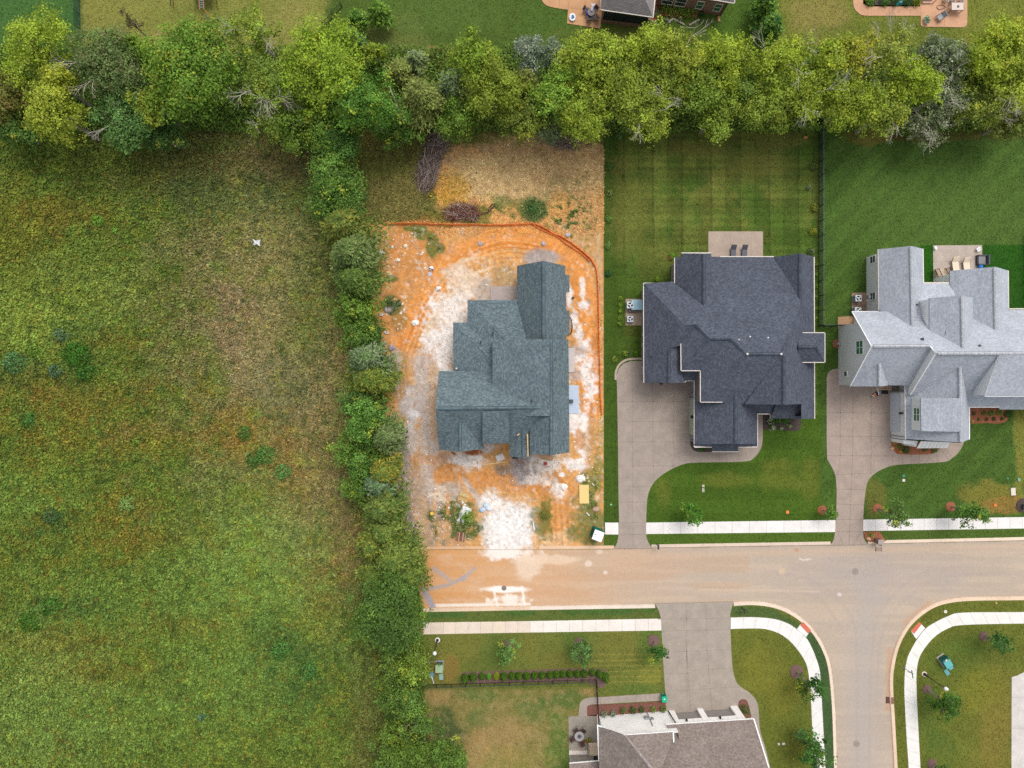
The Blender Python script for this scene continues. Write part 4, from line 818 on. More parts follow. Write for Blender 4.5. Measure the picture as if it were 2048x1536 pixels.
UW = plane((1401, 741, 6.1), (1401.2, 804, 6.1), (1494, 708, 9.0)); R_.face(UW, [(1401.2, 741), (1401.2, 803.8), (1494, 708), (1462, 676)])
U2 = plane((1401, 804, 6.1), (1480, 804, 6.1), (1520, 708, 9.0)); R_.face(U2, [(1401.2, 803.8), (1489, 808), (1565, 712), (1562, 708), (1494, 708)])
R_.face(((1568.5, 712, 9.0), (1568.5, 809, 9.0), (1489, 809, 6.3)), [(1563, 709), (1568.5, 712), (1568.7, 809.5), (1489, 808.5)])
R_.face(PE, [(1562, 708), (1601, 609), (1600.6, 506.4), (1627.5, 513.3), (1629, 837.4), (1602.8, 838), (1602.8, 808), (1568.7, 809.5), (1568.5, 712)])
zg = surfz(PE, 1600.8, 560); R_.face(((1600.6, 507, zg), (1600.8, 609, zg), (1548, 514, 3.7)), [(1600.6, 506.4), (1600.9, 609), (1548, 514)])
R_.face(((1408.3, 510, 6.3), (1408.3, 612, 6.3), (1349.7, 540, 3.6)), [(1408.3, 507), (1408.3, 616), (1349.7, 566), (1349.7, 515.4), (1363, 513.6), (1363, 506.5)])
R_.face(((1408.3, 508, 6.3), (1408.3, 612, 6.3), (1423, 513, 5.4)), [(1408.3, 507), (1408.3, 615), (1424, 560), (1422.5, 506.5)])
GWp = plane((1389, 760, 3.9), (1389, 894, 3.9), (1471.7, 830, 6.6)); R_.face(GWp, [(1389, 760.7), (1389, 888), (1471.7, 888), (1471.7, 784), (1430, 745), (1401, 755)])
R_.face(((1514.7, 830, 3.9), (1514.7, 890, 3.9), (1471.7, 860, 6.6)), [(1471.7, 784), (1471.7, 888), (1514.7, 888), (1514.7, 828), (1500, 800), (1480, 780)])
R_.face(((1389, 894, 3.75), (1514.7, 894, 3.75), (1450, 885, 4.35)), [(1389, 886.5), (1389, 894), (1514.7, 893.5), (1514.7, 885.5), (1471.7, 888.5)])
R_.face(((1424, 903, 3.1), (1477, 903, 3.1), (1450, 889, 4.15)), [(1426, 890), (1424, 903), (1477, 903), (1475, 890)])
R_.face(((1489, 828, 3.5), (1560, 828, 3.5), (1500, 809, 4.6)), [(1514, 828.4), (1541.5, 828), (1553, 806), (1486, 806), (1486, 820)])
R_.face(((1552, 838, 3.6), (1602, 838, 3.6), (1570, 809, 4.9)), [(1552, 809), (1541.5, 837), (1603.5, 838), (1603.5, 806)])
R_.face(((1369, 764, 3.8), (1400, 764, 3.8), (1380, 741, 4.8)), [(1356, 738), (1404, 738), (1404, 761), (1388.5, 761), (1370, 761), (1369, 765.7)])
for sg, ye in ((1, 665.8), (-1, 724.3)): R_.face(((1604, ye, 5.7), (1640, ye, 5.7), (1610, 694, 6.9)), [(1600, ye), (1649.4, ye), (1632, 694), (1596, 694)])
R_.face(((1649.4, 666, 5.7), (1649.4, 724, 5.7), (1632, 694, 6.9)), [(1649.4, 665.8), (1649.4, 724.3), (1632, 694)])
R_.build(M['roofB'], hB)
mb = MB()
for (x0, y0, z0a, x1, y1, z1a, zb) in ((1362.3, 684, 6, 1362.8, 741, 6, 4), (1362.8, 741, 6, 1401.4, 741, 6, 4), (1401.4, 741, 6, 1401.4, 803.6, 6, 4), (1401.4, 803.6, 6, 1489, 808, 6, 4.2), (1489, 808, 6.1, 1568, 808, 8.8, 4.2), (1568, 808, 8.8, 1603, 808, 5.8, 4.2), (1548, 514.5, 3.6, 1600, 508, zg, 3.4), (1600.6, 508, zg, 1627, 514, 3.6, 3.4)):
    a_, b_ = P(x0, y0, z0a), P(x1, y1, z1a); mb = MB(); wallpoly(mb, [(a_.x, a_.y, zb), (b_.x, b_.y, zb), b_, a_]); mb.build('upper_wall', M['roofcap'], hB)
for o in hB.children:
    if o.name.startswith('upper_wall'):
        at = o.data.attributes['Col']; at.data.foreach_set('color', np.tile([*col('#7d7470'), 1], len(o.data.vertices)).astype(np.float32))
M['stonewall'] = mat_brick('grey_brick', col('#8a8489'), col('#9a9296'), col('#a8a2a2'), .22, .075, .012, .9, .2)
wallbox(hB, [(1349.7, 516), (1423, 516), (1627, 516), (1628, 836), (1545, 836), (1545, 828), (1514.5, 828), (1514.5, 892), (1389, 892), (1389, 761), (1369, 761), (1369, 765), (1288, 765), (1288, 567), (1349.7, 567)], 3.5, 3.7, .35, M['stonewall'])
wallbox(hB, [(1600, 667), (1648, 667), (1648, 723), (1600, 723)], 5.4, 5.7, .2, M['stonewall'], name='chimney_bay')
gutter(hB, [(1349.7, 515.4, 3.6), (1349.7, 566, 3.6), (1287.4, 566.6, 3.5), (1288.2, 765.7, 3.5)]); gutter(hB, [(1363, 506, 3.7), (1422.5, 506, 3.7)]); gutter(hB, [(1440, 513.5, 3.6), (1548, 513.5, 3.6)])
gutter(hB, [(1628, 514, 3.7), (1629, 837.4, 3.7)]); gutter(hB, [(1603.8, 665.8, 5.7), (1649.4, 665.8, 5.7), (1649.4, 724.3, 5.7), (1603.8, 724.3, 5.7)])
gutter(hB, [(1362, 683, 6.1), (1362.6, 741, 6.1), (1401.2, 741, 6.1), (1401.2, 803.8, 6.1), (1445, 803.8, 6.1)]); gutter(hB, [(1370, 765, 3.8), (1370, 761.5, 3.8), (1389, 760.7, 3.9), (1389, 894, 3.85), (1424, 894, 3.75)])
gutter(hB, [(1424, 903, 3.1), (1477, 903, 3.1)]); gutter(hB, [(1477, 894, 3.75), (1514.7, 893.5, 3.8), (1514.7, 828, 3.9), (1541, 828, 3.5), (1541.5, 837, 3.6)])
for a_, b_ in (((1289, 568, 3.55), (1369, 650, 6.95)), ((1370, 651, 7.05), (1340, 695, zr_+.05)), ((1338.5, 698, zr_), (1338.5, 765, zr_)), ((1392, 649, 7.3), (1419, 676, 8.1)), ((1420, 677, 8.15), (1461, 677, 8.15)), ((1463, 678, 8.15), (1493, 707, 9.0)), ((1495, 708, 9.03), (1562, 708, 9.03)),
               ((1563, 706, 8.95), (1600, 610, zg+.05)), ((1600.8, 508, zg), (1600.8, 607, zg)), ((1408.3, 509, 6.3), (1408.3, 612, 6.3)), ((1364, 740, 6.1), (1418, 678, 8.1)), ((1403, 802, 6.1), (1493, 709, 9.0)), ((1568.5, 713, 9.05), (1568.7, 808, 9.05)), ((1471.7, 786, 6.62), (1471.7, 886, 6.62)), ((1597, 694, 6.93), (1631, 694, 6.93)), ((1633, 693, 6.9), (1648, 667, 5.7)), ((1633, 695, 6.9), (1648, 723, 5.7))): cap(hB, a_, b_, '#555c68')
for x, y in ((1494, 708), (1561.5, 708)): vents(hB, [(x, y, 9.0, .10)], '#d0ccc8')
vents(hB, [(1477, 679.5, 8.1, .06), (1499, 673.5, 8.0, .07), (1535, 675.5, 8.0, .065)], '#e0deda', .35); vents(hB, [(1304, 713, 4.2, .12)], '#33384a', .2)
SW_ = M['stonewall']
gable(hB, (1351, 515, 3.6), (1408, 508, 6.3), (1422, 513, 5.4), 0, -.35, SW_, 3.4); gable(hB, (1391, 888, 3.9), (1471.7, 887, 6.6), (1513, 888, 3.9), 0, .1, SW_, 3.4); gable(hB, (1290, 765.7, 3.6), (1338.5, 765.7, zr_), (1368, 765.7, 4.8), 0, .3, SW_, 3.4)
gable(hB, (1603, 838, 5.9), (1604, 838, 5.9), (1628, 837.4, 3.8), 0, .3, SW_, 3.4)
# garage door in the west wall
def gdoor(parent, x, y0, y1, z1, nx, c, name='garage_door', rows=4):
    mb = MB()
    for r_ in range(rows):
        za, zb = .15 + (z1-.15)*r_/rows, .15 + (z1-.15)*(r_+1)/rows - .02
        mb.box(x + nx*.05, (y0+y1)/2, za, .06, abs(y1-y0), zb-za, c=c)
    return mb.build(name, M['paint'], parent)
xw = P(1389, 800, 3.7).x + .35
gdoor(hB, xw - .06, P(0, 796, 2).y, P(0, 870, 2).y, 2.5, -1, col('#b3b8a6'))
for y in (784.5, 880):
    p = P(1380, y, 2.5); mb = MB(); mb.box(xw - .12, p.y, 1.6, .14, .12, 1.5); mb.build('downpipe', M['black'], hB)
p = P(1383, 834, 2.9); mb = MB(); mb.cyl(xw - .4, p.y, 2.75, 2.85, .22, .1, 14); mb.obox((xw, p.y, 2.95), (xw - .4, p.y, 2.9), .05, .05); mb.build('wall_lamp', M['black'], hB)
p = P(1323, 768, 2.9); mb = MB(); mb.cyl(p.x, P(0, 765.7, 3.5).y - .05, 2.7, 2.85, .22, .1, 14); mb.build('wall_lamp', M['black'], hB)
for x, y in ((1284.5, 668), (1283.5, 690), (1284.5, 740)):
    p = P(x, y, 1.6); mb = MB(); mb.box(P(1288, 0, 3.5).x + .3, p.y, 1.1, .16, .5 if y != 740 else .9, .7, c=col('#b8c4ca')); mb.build('meter_box', M['paint'], hB)

# ---- house C: two-storey, pale grey shingles, pale siding
hC = empty('house', (*XY(1860, 720), 0), 'two-storey white-sided house with pale grey shingle roof at the right edge', 'house')
R_ = Roof()
PNc = plane((1704.5, 623.5, 4.5), (2000, 623.5, 4.5), (1800, 692.6, 9.05)); S1 = plane((1704, 772.6, 4.5), (1800, 772.6, 4.5), (1800, 692.6, 9.05))
S2 = plane((1821, 789.7, 4.8), (2000, 789.7, 4.8), (1900, 706.8, 9.85))
R_.face(PNc, [(1704.5, 623.5), (2020, 620), (2150, 618), (2150, 706.8), (1871.8, 706.8), (1861, 692.6), (1743.4, 692.6)])
R_.face(S1, [(1743.4, 692.6), (1864, 692.6), (1824, 772), (1777, 769.5), (1740, 772), (1700.7, 772.6)])
R_.face(S2, [(1871.8, 706.8), (2150, 706.8), (2150, 795), (1821, 789.7)])
zf = surfz(S1, 1760, 725.3)
R_.face(((1760.4, 726, zf), (1760.4, 772, zf), (1700, 772.6, 4.5)), [(1760.4, 725.3), (1760.4, 773), (1699.8, 772.6)]); R_.face(((1760.4, 726, zf), (1760.4, 772, zf), (1776.5, 771, 4.6)), [(1760.4, 725.3), (1776.5, 770.7), (1760.4, 773)])
zn = 6.5; R_.face(((1823, 500, zn), (1824.5, 640, zn), (1757, 560, 3.8)), [(1823, 491.8), (1825.8, 654.7), (1758.5, 621.6), (1756.6, 498.4)])
R_.face(((1823, 500, zn), (1824.5, 640, zn), (1846, 560, 3.8)), [(1823, 491.8), (1845.7, 497.5), (1846.6, 580), (1847, 640), (1840, 656), (1826, 656)])
ze_ = 7.0; R_.face(((1990.6, 540, ze_), (1991.8, 640, ze_), (1900, 545, 3.9)), [(1990.6, 533.5), (1992.5, 665), (1940, 640), (1910, 600), (1899.7, 565), (1899.7, 541.6)])
R_.face(((1990.6, 540, ze_), (1991.8, 640, ze_), (2016.5, 580, 3.9)), [(1990.6, 533.5), (2016.2, 541), (2017, 622), (1992.5, 665)])
R_.face(((1925.3, 592, 9.3), (1926.6, 690, 9.3), (1859, 630, 7.0)), [(1925.3, 591), (1927, 697.4), (1859, 665), (1859, 596)]); R_.face(((1925.3, 592, 9.3), (1926.6, 690, 9.3), (1945.7, 630, 7.0)), [(1925.3, 591), (1945.5, 595.5), (1946.2, 667), (1927, 697.4)])
R_.face(((1846, 565.7, 3.7), (1899, 565.7, 3.7), (1870, 604, 4.7)), [(1846.6, 565.7), (1899.7, 565.7), (1915, 600), (1945, 640), (1945, 676), (1840, 680), (1827.5, 654), (1829, 640), (1838, 600)])
zg2 = 8.3; GWc = plane((1921.5, 730, zg2), (1923, 880, zg2), (1811, 830, 3.8)); R_.face(GWc, [(1921.5, 727.2), (1923, 885), (1811.6, 878), (1810.6, 769), (1819, 772), (1821, 789)])
R_.face(((1921.5, 730, zg2), (1923, 880, zg2), (1938.5, 830, 3.8)), [(1921.5, 727.2), (1931, 780), (1938.5, 814), (1938.5, 878.7), (1923, 885)])
R_.face(((1841.5, 796, 6.45), (1842.8, 862, 6.45), (1921, 830, 8.36)), [(1841.5, 796.3), (1921.5, 796.3), (1922, 863.6), (1842.8, 862)])
R_.face(((1999, 710, 9.8), (2100, 710, 9.8), (1970.7, 792.5, 7.35)), [(1999, 709), (2150, 709), (2130, 792.5), (1970.7, 792.5)])
R_.face(((1940, 793, 4.7), (2100, 793, 4.7), (1960, 814, 3.7)), [(1924, 790), (2150, 790), (2150, 819), (1999, 819), (1999, 814), (1938.5, 814)])
R_.build(M['roofC'], hC)
M['cside'] = mat_brick('lap_siding', col('#e6e7e5', 1.25), col('#e2e3e1', 1.25), col('#dedfde', 1.25), 6, .18, .02, .6, .02, .02)
# west gable wall
mb = MB(); xw = 40.72; yN, yS, zw = 7.19, -.12, 4.3
def zroof(y): return min(9.0 - (y - P(0, 692.6, 9.05).y) * 1.09, 9.0 - (P(0, 692.6, 9.05).y - y) * 1.09)
yr_ = P(0, 692.6, 9.05).y
wallpoly(mb, [(xw, yN, .05), (xw, yS, .05), (xw, yS, zroof(yS) - .12), (xw, yr_, 8.85), (xw, yN, zroof(yN) - .12)])
wallpoly(mb, [(42.6, 8.3, .05), (xw+1.88, yN, .05), (42.6, yN, zroof(yN)-.1), (42.6, 8.3, 4.5)]); wallpoly(mb, [(42.6, yN, .05), (xw, yN, .05), (xw, yN, zroof(yN)-.12), (42.6, yN, zroof(yN)-.12)])
wallpoly(mb, [(xw, yS, .05), (48, yS, .05), (48, yS, 4.3), (xw, yS, 4.3)])
# north-west wing walls
xa = 44.22; ya, yb = P(1757, 498.4, 3.8).y - .3, P(1757, 621.6, 3.8).y
wallpoly(mb, [(xa, yb, .05), (xa, ya, .05), (xa, ya, 3.75), (xa, yb, 3.75)][::-1]); xb = P(1846, 0, 3.8).x - .3; xr2 = P(1823, 0, zn).x
wallpoly(mb, [(xb, ya, .05), (xa, ya, .05), (xa, ya, 3.7), (xr2, ya, zn-.2), (xb, ya, 3.7)]); wallpoly(mb, [(xb, yb, .05), (xb, ya, .05), (xb, ya, 3.7), (xb, yb, 3.7)])
xc, xd, yc = P(1900, 0, 3.9).x + .3, P(2016, 0, 3.9).x - .3, P(0, 541.6, 3.9).y - .3; xr3 = P(1990.6, 0, ze_).x
wallpoly(mb, [(xd, yc, .05), (xc, yc, .05), (xc, yc, 3.8), (xr3, yc, ze_-.2), (xd, yc, 3.8)]); wallpoly(mb, [(xc, yc, .05), (xc, 7.5, .05), (xc, 7.5, 3.8), (xc, yc, 3.8)]); wallpoly(mb, [(xd, yc, .05), (xd, 7.5, .05), (xd, 7.5, 3.8), (xd, yc, 3.8)])
yk = P(0, 565.7, 3.7).y - .3; wallpoly(mb, [(xb, yk, .05), (xc, yk, .05), (xc, yk, 3.6), (xb, yk, 3.6)])
# raised dormer side walls
def side(mb, top, bot):
    V = [P(*t) for t in top] + [P(*t) for t in bot]; wallpoly(mb, V)
side(mb, [(1859, 597, 6.95), (1859.3, 665, 6.95)], [(1847.6, 640, 5.9), (1842, 603.6, 4.9)])
x6 = P(1859, 0, 6.95).x + .05; x6b = P(1945.7, 0, 6.95).x - .05; y6 = P(0, 596, 7).y - .1; wallpoly(mb, [(x6, y6, 4.6), (x6b, y6, 4.6), (x6b, y6, 6.9), ((x6+x6b)/2, y6, 9.1), (x6, y6, 6.9)]); wallpoly(mb, [(x6b, y6, 4), (x6b, 6, 4), (x6b, 6, 6.9), (x6b, y6, 6.9)]); wallpoly(mb, [(x6, y6, 4), (x6, 6, 4), (x6, 6, 6.9), (x6, y6, 6.9)])
xs = P(1871.8, 0, 9.85).x + .12
Z2 = lambda y: 9.85 - abs(y - P(0, 706.8, 9.85).y) * 1.08
Z1 = lambda y: 9.05 - abs(y - yr_) * 1.09
y2 = P(0, 706.8, 9.85).y; ys2 = P(0, 789.7, 4.8).y
wallpoly(mb, [(xs, 5.0, 8.0), (xs, yr_-.2, 8.6), (xs, -.35, 4.3), (xs, ys2+.1, 4.2), (xs, ys2 + .1, 4.8), (xs, y2, 9.72)][::-1])
xd2 = 47.5; ydt, ydb = P(0, 796.8, 6.4).y, P(0, 861.5, 6.4).y
wallpoly(mb, [(xd2, ydt, 3.9), (xd2, ydb, 3.9), (xd2, ydb, 6.35), (xd2, ydt, 6.35)]); wallpoly(mb, [(xd2, ydb, 3.9), (51, ydb, 6.6), (51, ydb, 8.2), (xd2, ydb, 6.35)]); wallpoly(mb, [(xd2, ydt, 3.9), (51, ydt, 6.6), (51, ydt, 8.2), (xd2, ydt, 6.35)])
x10 = P(1999, 0, 9.8).x + .08; y10a, y10b = P(0, 709, 9.8).y, P(0, 792.5, 7.35).y
wallpoly(mb, [(x10, y10a, 9.0), (x10, y10b + .1, 4.6), (x10, y10b + .1, 7.3), (x10, y10a, 9.75)]); wallpoly(mb, [(x10, y10b+.1, 4.6), (64, y10b+.1, 4.6), (64, y10b+.1, 7.3), (x10, y10b+.1, 7.3)])
# garage wing
xg = 47.27; yga, ygb = P(0, 783, 0).y, P(0, 875, 0).y; xge = P(1938.5, 0, 3.8).x - .3
wallpoly(mb, [(xg, ygb, .05), (xg, yga, .05), (xg, yga, 3.7), (xg, ygb, 3.7)]); wallpoly(mb, [(xg, ygb, .05), (xge, ygb, .05), (xge, ygb, 3.7), (P(1922, 0, zg2).x, ygb, 8.1), (xg, ygb, 3.7)]); wallpoly(mb, [(xge, ygb, .05), (xge, -2, .05), (xge, -2, 3.7), (xge, ygb, 3.7)])
wallpoly(mb, [(xge, -2.2, .05), (66, -2.2, .05), (66, -2.2, 3.6), (xge, -2.2, 3.6)]); wallpoly(mb, [(xg, yga, .05), (48.3, yga, .05), (48.3, yga, 3.7), (xg, yga, 3.7)]); wallpoly(mb, [(48.3, yga, .05), (48.3, 0, .05), (48.3, 0, 4.3), (48.3, yga, 4.3)])
mb.build('wall', M['cside'], hC)
window(hC, (xw, P(0, 709.7, 5.5).y), (0, 1), 1.7, 1.75, 4.7, (-1, 0), 'greenglass', mull=(1, 1)); window(hC, (xw, P(0, 753.5, 2.1).y), (0, 1), .7, 1.0, 1.6, (-1, 0), mull=(0, 0), name='window')
for yy in (518, 591): window(hC, (xa, P(0, yy + 9, 1.8).y), (0, 1), .95, 1.4, 1.05, (-1, 0), mull=(0, 1))
window(hC, (xd2, P(0, 842.7, 5.2).y), (0, 1), 1.65, 1.35, 4.75, (-1, 0), 'greenglass', mull=(1, 1))
gdoor(hC, xg - .04, P(0, 787, 1.2).y, P(0, 863, 1.2).y, 2.3, -1, col('#d8dfe8'))
mb = MB(); mb.box(xg - .25, P(0, 826.6, 2.9).y, 2.7, .3, .3, .4, taper=.7); mb.obox((xg, P(0, 826.6, 3).y, 3.0), (xg-.25, P(0, 826.6, 3).y, 3.1), .05, .05); mb.build('wall_lamp', M['black'], hC)
for yy in (784, 872):
    mb = MB(); mb.obox((xg - .06, P(0, yy, 1.5).y, .2), (xg - .06, P(0, yy, 1.5).y, 3.6), .1, .16); mb.build('downpipe', M['grey'], hC)
gutter(hC, [(1704.5, 623.5, 4.45), (1757, 623.5, 4.45)], mat='white'); gutter(hC, [(1756.6, 498.4, 3.8), (1758.3, 621, 3.8)], mat='trim'); gutter(hC, [(1845.9, 497.5, 3.8), (1846.8, 565.7, 3.75), (1899.7, 565.7, 3.75)], mat='trim')
gutter(hC, [(2016.4, 541, 3.9), (2017, 617.8, 3.9), (2150, 617, 3.9)], mat='trim'); gutter(hC, [(1777, 769.5, 4.5), (1809, 769.5, 4.5)], mat='white'); gutter(hC, [(1810.6, 769.5, 3.8), (1811.6, 878, 3.8)], mat='white'); gutter(hC, [(1938.5, 814, 3.8), (1938.7, 878.7, 3.8)], mat='white'); gutter(hC, [(1938.5, 814, 3.7), (1999, 814, 3.7)], mat='white')
for r_ in (((1704.5, 623.5, 4.5), (1743.4, 692.6, 9.05), (1700.7, 772.6, 4.5)), ((1861, 692.2, 9.1), (1871.8, 706.8, 9.85), (1821, 789.7, 4.8)), ((1999, 709, 9.8), (1970.7, 792.5, 7.35), (2130, 792.5, 7.35))): gutter(hC, r_, name='fascia', mat='white', r=.05, drop=.08)
for a_, b_ in (((1748, 692.6, 9.05), (1859, 692.0, 9.05)), ((1876, 706.9, 9.87), (2140, 706.9, 9.87)), ((1823, 493, zn), (1825.8, 652, zn)), ((1990.6, 535, ze_), (1992.5, 662, ze_)), ((1925.3, 593, 9.3), (1927, 695, 9.3)), ((1921.5, 730, zg2+.02), (1923, 883, zg2+.02)), ((1760.4, 727, zf), (1760.4, 772, zf))): cap(hC, a_, b_, '#c8cad0', jit=.06)
vents(hC, [(1833, 609.6, 5.6, .1), (1844, 678, 8.2, .12), (1957.5, 692, 8.9, .12)], '#4a4f58'); mb = MB(); p = P(1895.5, 664.5, 8.1); mb.box(p.x, p.y, p.z-.05, .5, .36, .18); mb.build('roof_vent', M['grey'], hC)
# bay with white metal awning at the south end of the garage wing
mb = MB(); wallpoly(mb, [(P(1812, 0, 2).x, ygb, .05), (P(1812, 0, 2).x, ygb - .4, .05), (P(1812, 0, 2).x, ygb - .4, 3.1), (P(1812, 0, 2).x, ygb, 3.1)])
a_, b_, c_, d_ = P(1842, 882.5, 3.6), P(1900.6, 884.4, 3.6), P(1894.5, 896, 2.9), P(1833.4, 896.7, 2.9)
mb = MB(); mb.poly([a_, d_, c_, b_]); mb.poly([v - Vector((0, 0, .08)) for v in (a_, b_, c_, d_)])
for k in range(9): t = k / 8; mb.obox(a_.lerp(b_, t) + Vector((0, 0, .03)), d_.lerp(c_, t) + Vector((0, 0, .03)), .04, .06)
mb.build('awning', M['white'], hC)
mb = MB(); q = [P(1806, 880, 3.0), P(1836, 882, 3.0), P(1832, 894, 3.0), P(1826, 889, 3.0), P(1808, 887, 3.0)]; mb.prism([(v.x, v.y) for v in q], .1, 3.0); mb.build('bay', M['cside'], hC)
# flag on the south wall and door mats
fl = empty('flag', (*XY(1752, 775), 0), 'small dark blue flag with an orange and white mark hanging by the porch', 'flag')
mb = MB(); mb.tube(P(1753, 773, 3.2), P(1757.5, 789, 3.9), .03, .03, 6); mb.build('pole', M['white'], fl)
mb = MB(); N_ = 8
fa, fb, fc, fd = P(1752.5, 781, 3.6), P(1758, 790.5, 3.8), P(1748, 794.5, 2.7), P(1740.5, 793, 2.7)
for i in range(N_):
    for j in range(6):
        def fq(s_, t): v = fa.lerp(fb, s_).lerp(fd.lerp(fc, s_), t); v.z += .12 * math.sin(t * 9 + s_ * 3); return v
        s_, t = j / 6, i / N_; s2, t2 = (j+1)/6, (i+1)/N_; u_, v_ = (s_+s2)/2, (t+t2)/2
        cc = col('#e0915a') if (abs(u_-.5) < .3 and .3 < v_ < .7) else (col('#e9e2e0') if (abs(v_-.78) < .07) else col('#2b2a55'))
        mb.poly([fq(s_, t), fq(s2, t), fq(s2, t2), fq(s_, t2)], c=cc)
mb.build('cloth', M['paint'], fl)
mb = MB(); X, Y = XY(1769.2, 784); mb.box(X, Y, .17, .85, .5, .03); tag(mb.build('door_mat', M['black']), 'dark door mat on the driveway below the white-sided house', 'door mat')

# ---- house D: white brick, taupe shingles at the bottom edge
hD = empty('house', (*XY(1330, 1540), 0), 'white brick house with taupe shingle roof cut off by the bottom edge', 'house')
R_ = Roof()
R_.face(((1195, 1451, 5.2), (1198, 1560, 5.2), (1300, 1540, 8.6)), [(1195, 1451), (1247, 1470.4), (1305, 1540), (1326, 1572), (1202, 1590), (1198, 1522)])
R_.face(((1247, 1470.4, 6.6), (1346.6, 1463.5, 5.9), (1310, 1560, 9.6)), [(1247, 1470.4), (1346.6, 1463.5), (1347.3, 1474), (1322, 1540), (1330, 1578), (1305, 1540)])
gD = plane((1332.5, 1449.3, 4.3), (1507.7, 1438, 4.3), (1440, 1560, 8.6)); R_.face(gD, [(1332.5, 1449.3), (1507.7, 1438), (1538, 1536), (1546, 1566), (1316, 1580), (1318, 1540), (1347.5, 1476)])
V1, V2 = onp(gD, 1316, 1580), onp(gD, 1546, 1566); dn_ = Vector((.4, -6.5, 0)); R_.mb.poly([V1, V1 + dn_ - Vector((0, 0, V1.z - 4.3)), V2 + dn_ - Vector((0, 0, V2.z - 4.3)), V2]); V0 = P(1202, 1590, 5.2); R_.mb.poly([V0, V0 + dn_ * .8, V1 + dn_ - Vector((0, 0, V1.z - 4.3)), V1]); DB = [Vector((V0.x + .4, V0.y - 5, 0)), Vector((V2.x - .6, V2.y - 6, 0))]
R_.face(((1138.6, 1527, 3.2), (1198, 1522, 3.2), (1170, 1600, 5.4)), [(1138.6, 1527), (1200, 1522), (1203, 1570), (1141, 1575)])
R_.build(M['roofD'], hD)
mb = MB()
A0 = Vector((*XY(1198, 1432), 0)); B0 = Vector((*XY(1336, 1421), 0)); D0 = Vector((*XY(1473.5, 1411), 0)); E0 = Vector((*XY(1480, 1440), 0)); F0 = Vector((*XY(1204, 1530), 0))
up = lambda v, z: (v.x, v.y, z)
wallpoly(mb, [up(A0, .05), up(B0, .05), up(B0, 5.7), up(A0.lerp(B0, .36), 6.4), up(A0, 5.0)]); mb.build('wall', M['whitebrick'], hD); mb = MB()
Bp = B0 + Vector((.25, -.1, 0))
wallpoly(mb, [up(A0, .05), up(F0, .05), up(F0, 5.1), up(A0, 5.0)]); mb.build('wall', M['whitebrick'], hD); mb = MB(); wallpoly(mb, [up(D0, .05), up(DB[1], .05), up(DB[1], 4.1), up(D0.lerp(DB[1], .55), 7.8), up(D0, 4.1)]); mb.build('wall', M['whitebrick'], hD); mb = MB(); wallpoly(mb, [up(DB[0], .05), up(DB[1], .05), up(DB[1], 4.1), up(DB[0], 4.1)]); mb.build('wall', M['whitebrick'], hD); mb = MB(); wallpoly(mb, [up(F0, .05), up(DB[0], .05), up(DB[0], 4.1), up(F0, 5.1)])
mb.build('wall', M['whitebrick'], hD); mb = MB(); wallpoly(mb, [up(B0, 3.9), up(B0 + Vector((.6, -6, 0)), 3.9), up(B0 + Vector((.6, -6, 0)), 5.6), up(B0, 5.6)])
mb.build('wall', M['whitebrick'], hD)
# garage front with recessed doors
n_ = Vector(((D0-B0).y, -(D0-B0).x, 0)).normalized(); n_ = -n_ if n_.y < 0 else n_; u_ = (D0-B0).normalized(); LW = (D0-B0).length
mb = MB()
def pier(t0, t1, z0, z1, dep=.55):
    a_ = B0 + u_*t0; b_ = B0 + u_*t1; c_ = (a_+b_)/2 - n_*dep/2; mb.box(c_.x, c_.y, z0, (b_-a_).length, dep, z1-z0, rz=math.atan2(u_.y, u_.x))
t_ = [0, .75, 3.6, 4.3, LW - .85, LW]
pier(t_[0], t_[1], .05, 2.6); pier(t_[2], t_[3], .05, 2.6); pier(t_[4], t_[5], .05, 2.6); pier(0, LW, 2.6, 4.1)
mb.build('garage_front', M['whitebrick'], hD)
for ta, tb in ((t_[1], t_[2]), (t_[3], t_[4])):
    mb = MB(); c_ = B0 + u_*(ta+tb)/2 - n_*.35
    for k in range(4): mb.box(c_.x, c_.y, .16 + k*.6, tb-ta, .06, .58, rz=math.atan2(u_.y, u_.x), c=col('#9b938e'))
    mb.build('garage_door', M['paint'], hD)
for x in (1373, 1440):
    mb = MB(); t = (P(x, 1432, 3).x - B0.x) / u_.x; c_ = B0 + u_*t + n_*.15; mb.box(c_.x, c_.y, 3.0, .22, .24, .36, taper=.7); mb.build('wall_lamp', M['black'], hD)
mb = MB(); c_ = A0.lerp(B0, .62) + Vector((.02, .06, 0)); mb.box(c_.x - .1, c_.y, 5.25, .9, .08, .5, rz=math.atan2(u_.y, u_.x)); mb.build('vent_grille', M['grey'], hD)
mb = MB(); c_ = A0.lerp(B0, .66) + Vector((0, .12, 0)); mb.box(c_.x, c_.y, 1.4, .6, .2, .7); mb.box(c_.x+.6, c_.y, 1.8, .3, .2, .5); mb.box(c_.x+.3, c_.y, .4, .06, .1, 3.4); mb.build('meter_box', M['grey'], hD)
gutter(hD, [(1195, 1430.5, 1.0), (1195.2, 1450.8, 5.2)], mat='trim', name='downpipe'); gutter(hD, [(1195.2, 1450.8, 5.25), (1247, 1470.4, 6.6), (1346.6, 1463.5, 5.9), (1347.5, 1485, 6.7)], mat='white', name='fascia'); gutter(hD, [(1332.5, 1449.3, 4.3), (1507.7, 1438, 4.3), (1538, 1536, 8.0)], mat='white')
gutter(hD, [(1195.2, 1450.8, 5.25), (1198.3, 1522, 5.2)], mat='white'); gutter(hD, [(1138.6, 1527, 3.2), (1198, 1522, 3.2)], mat='white'); gutter(hD, [(1336.5, 1422, .4), (1352, 1447, 4.1)], mat='darkbark', r=.04, name='downpipe')
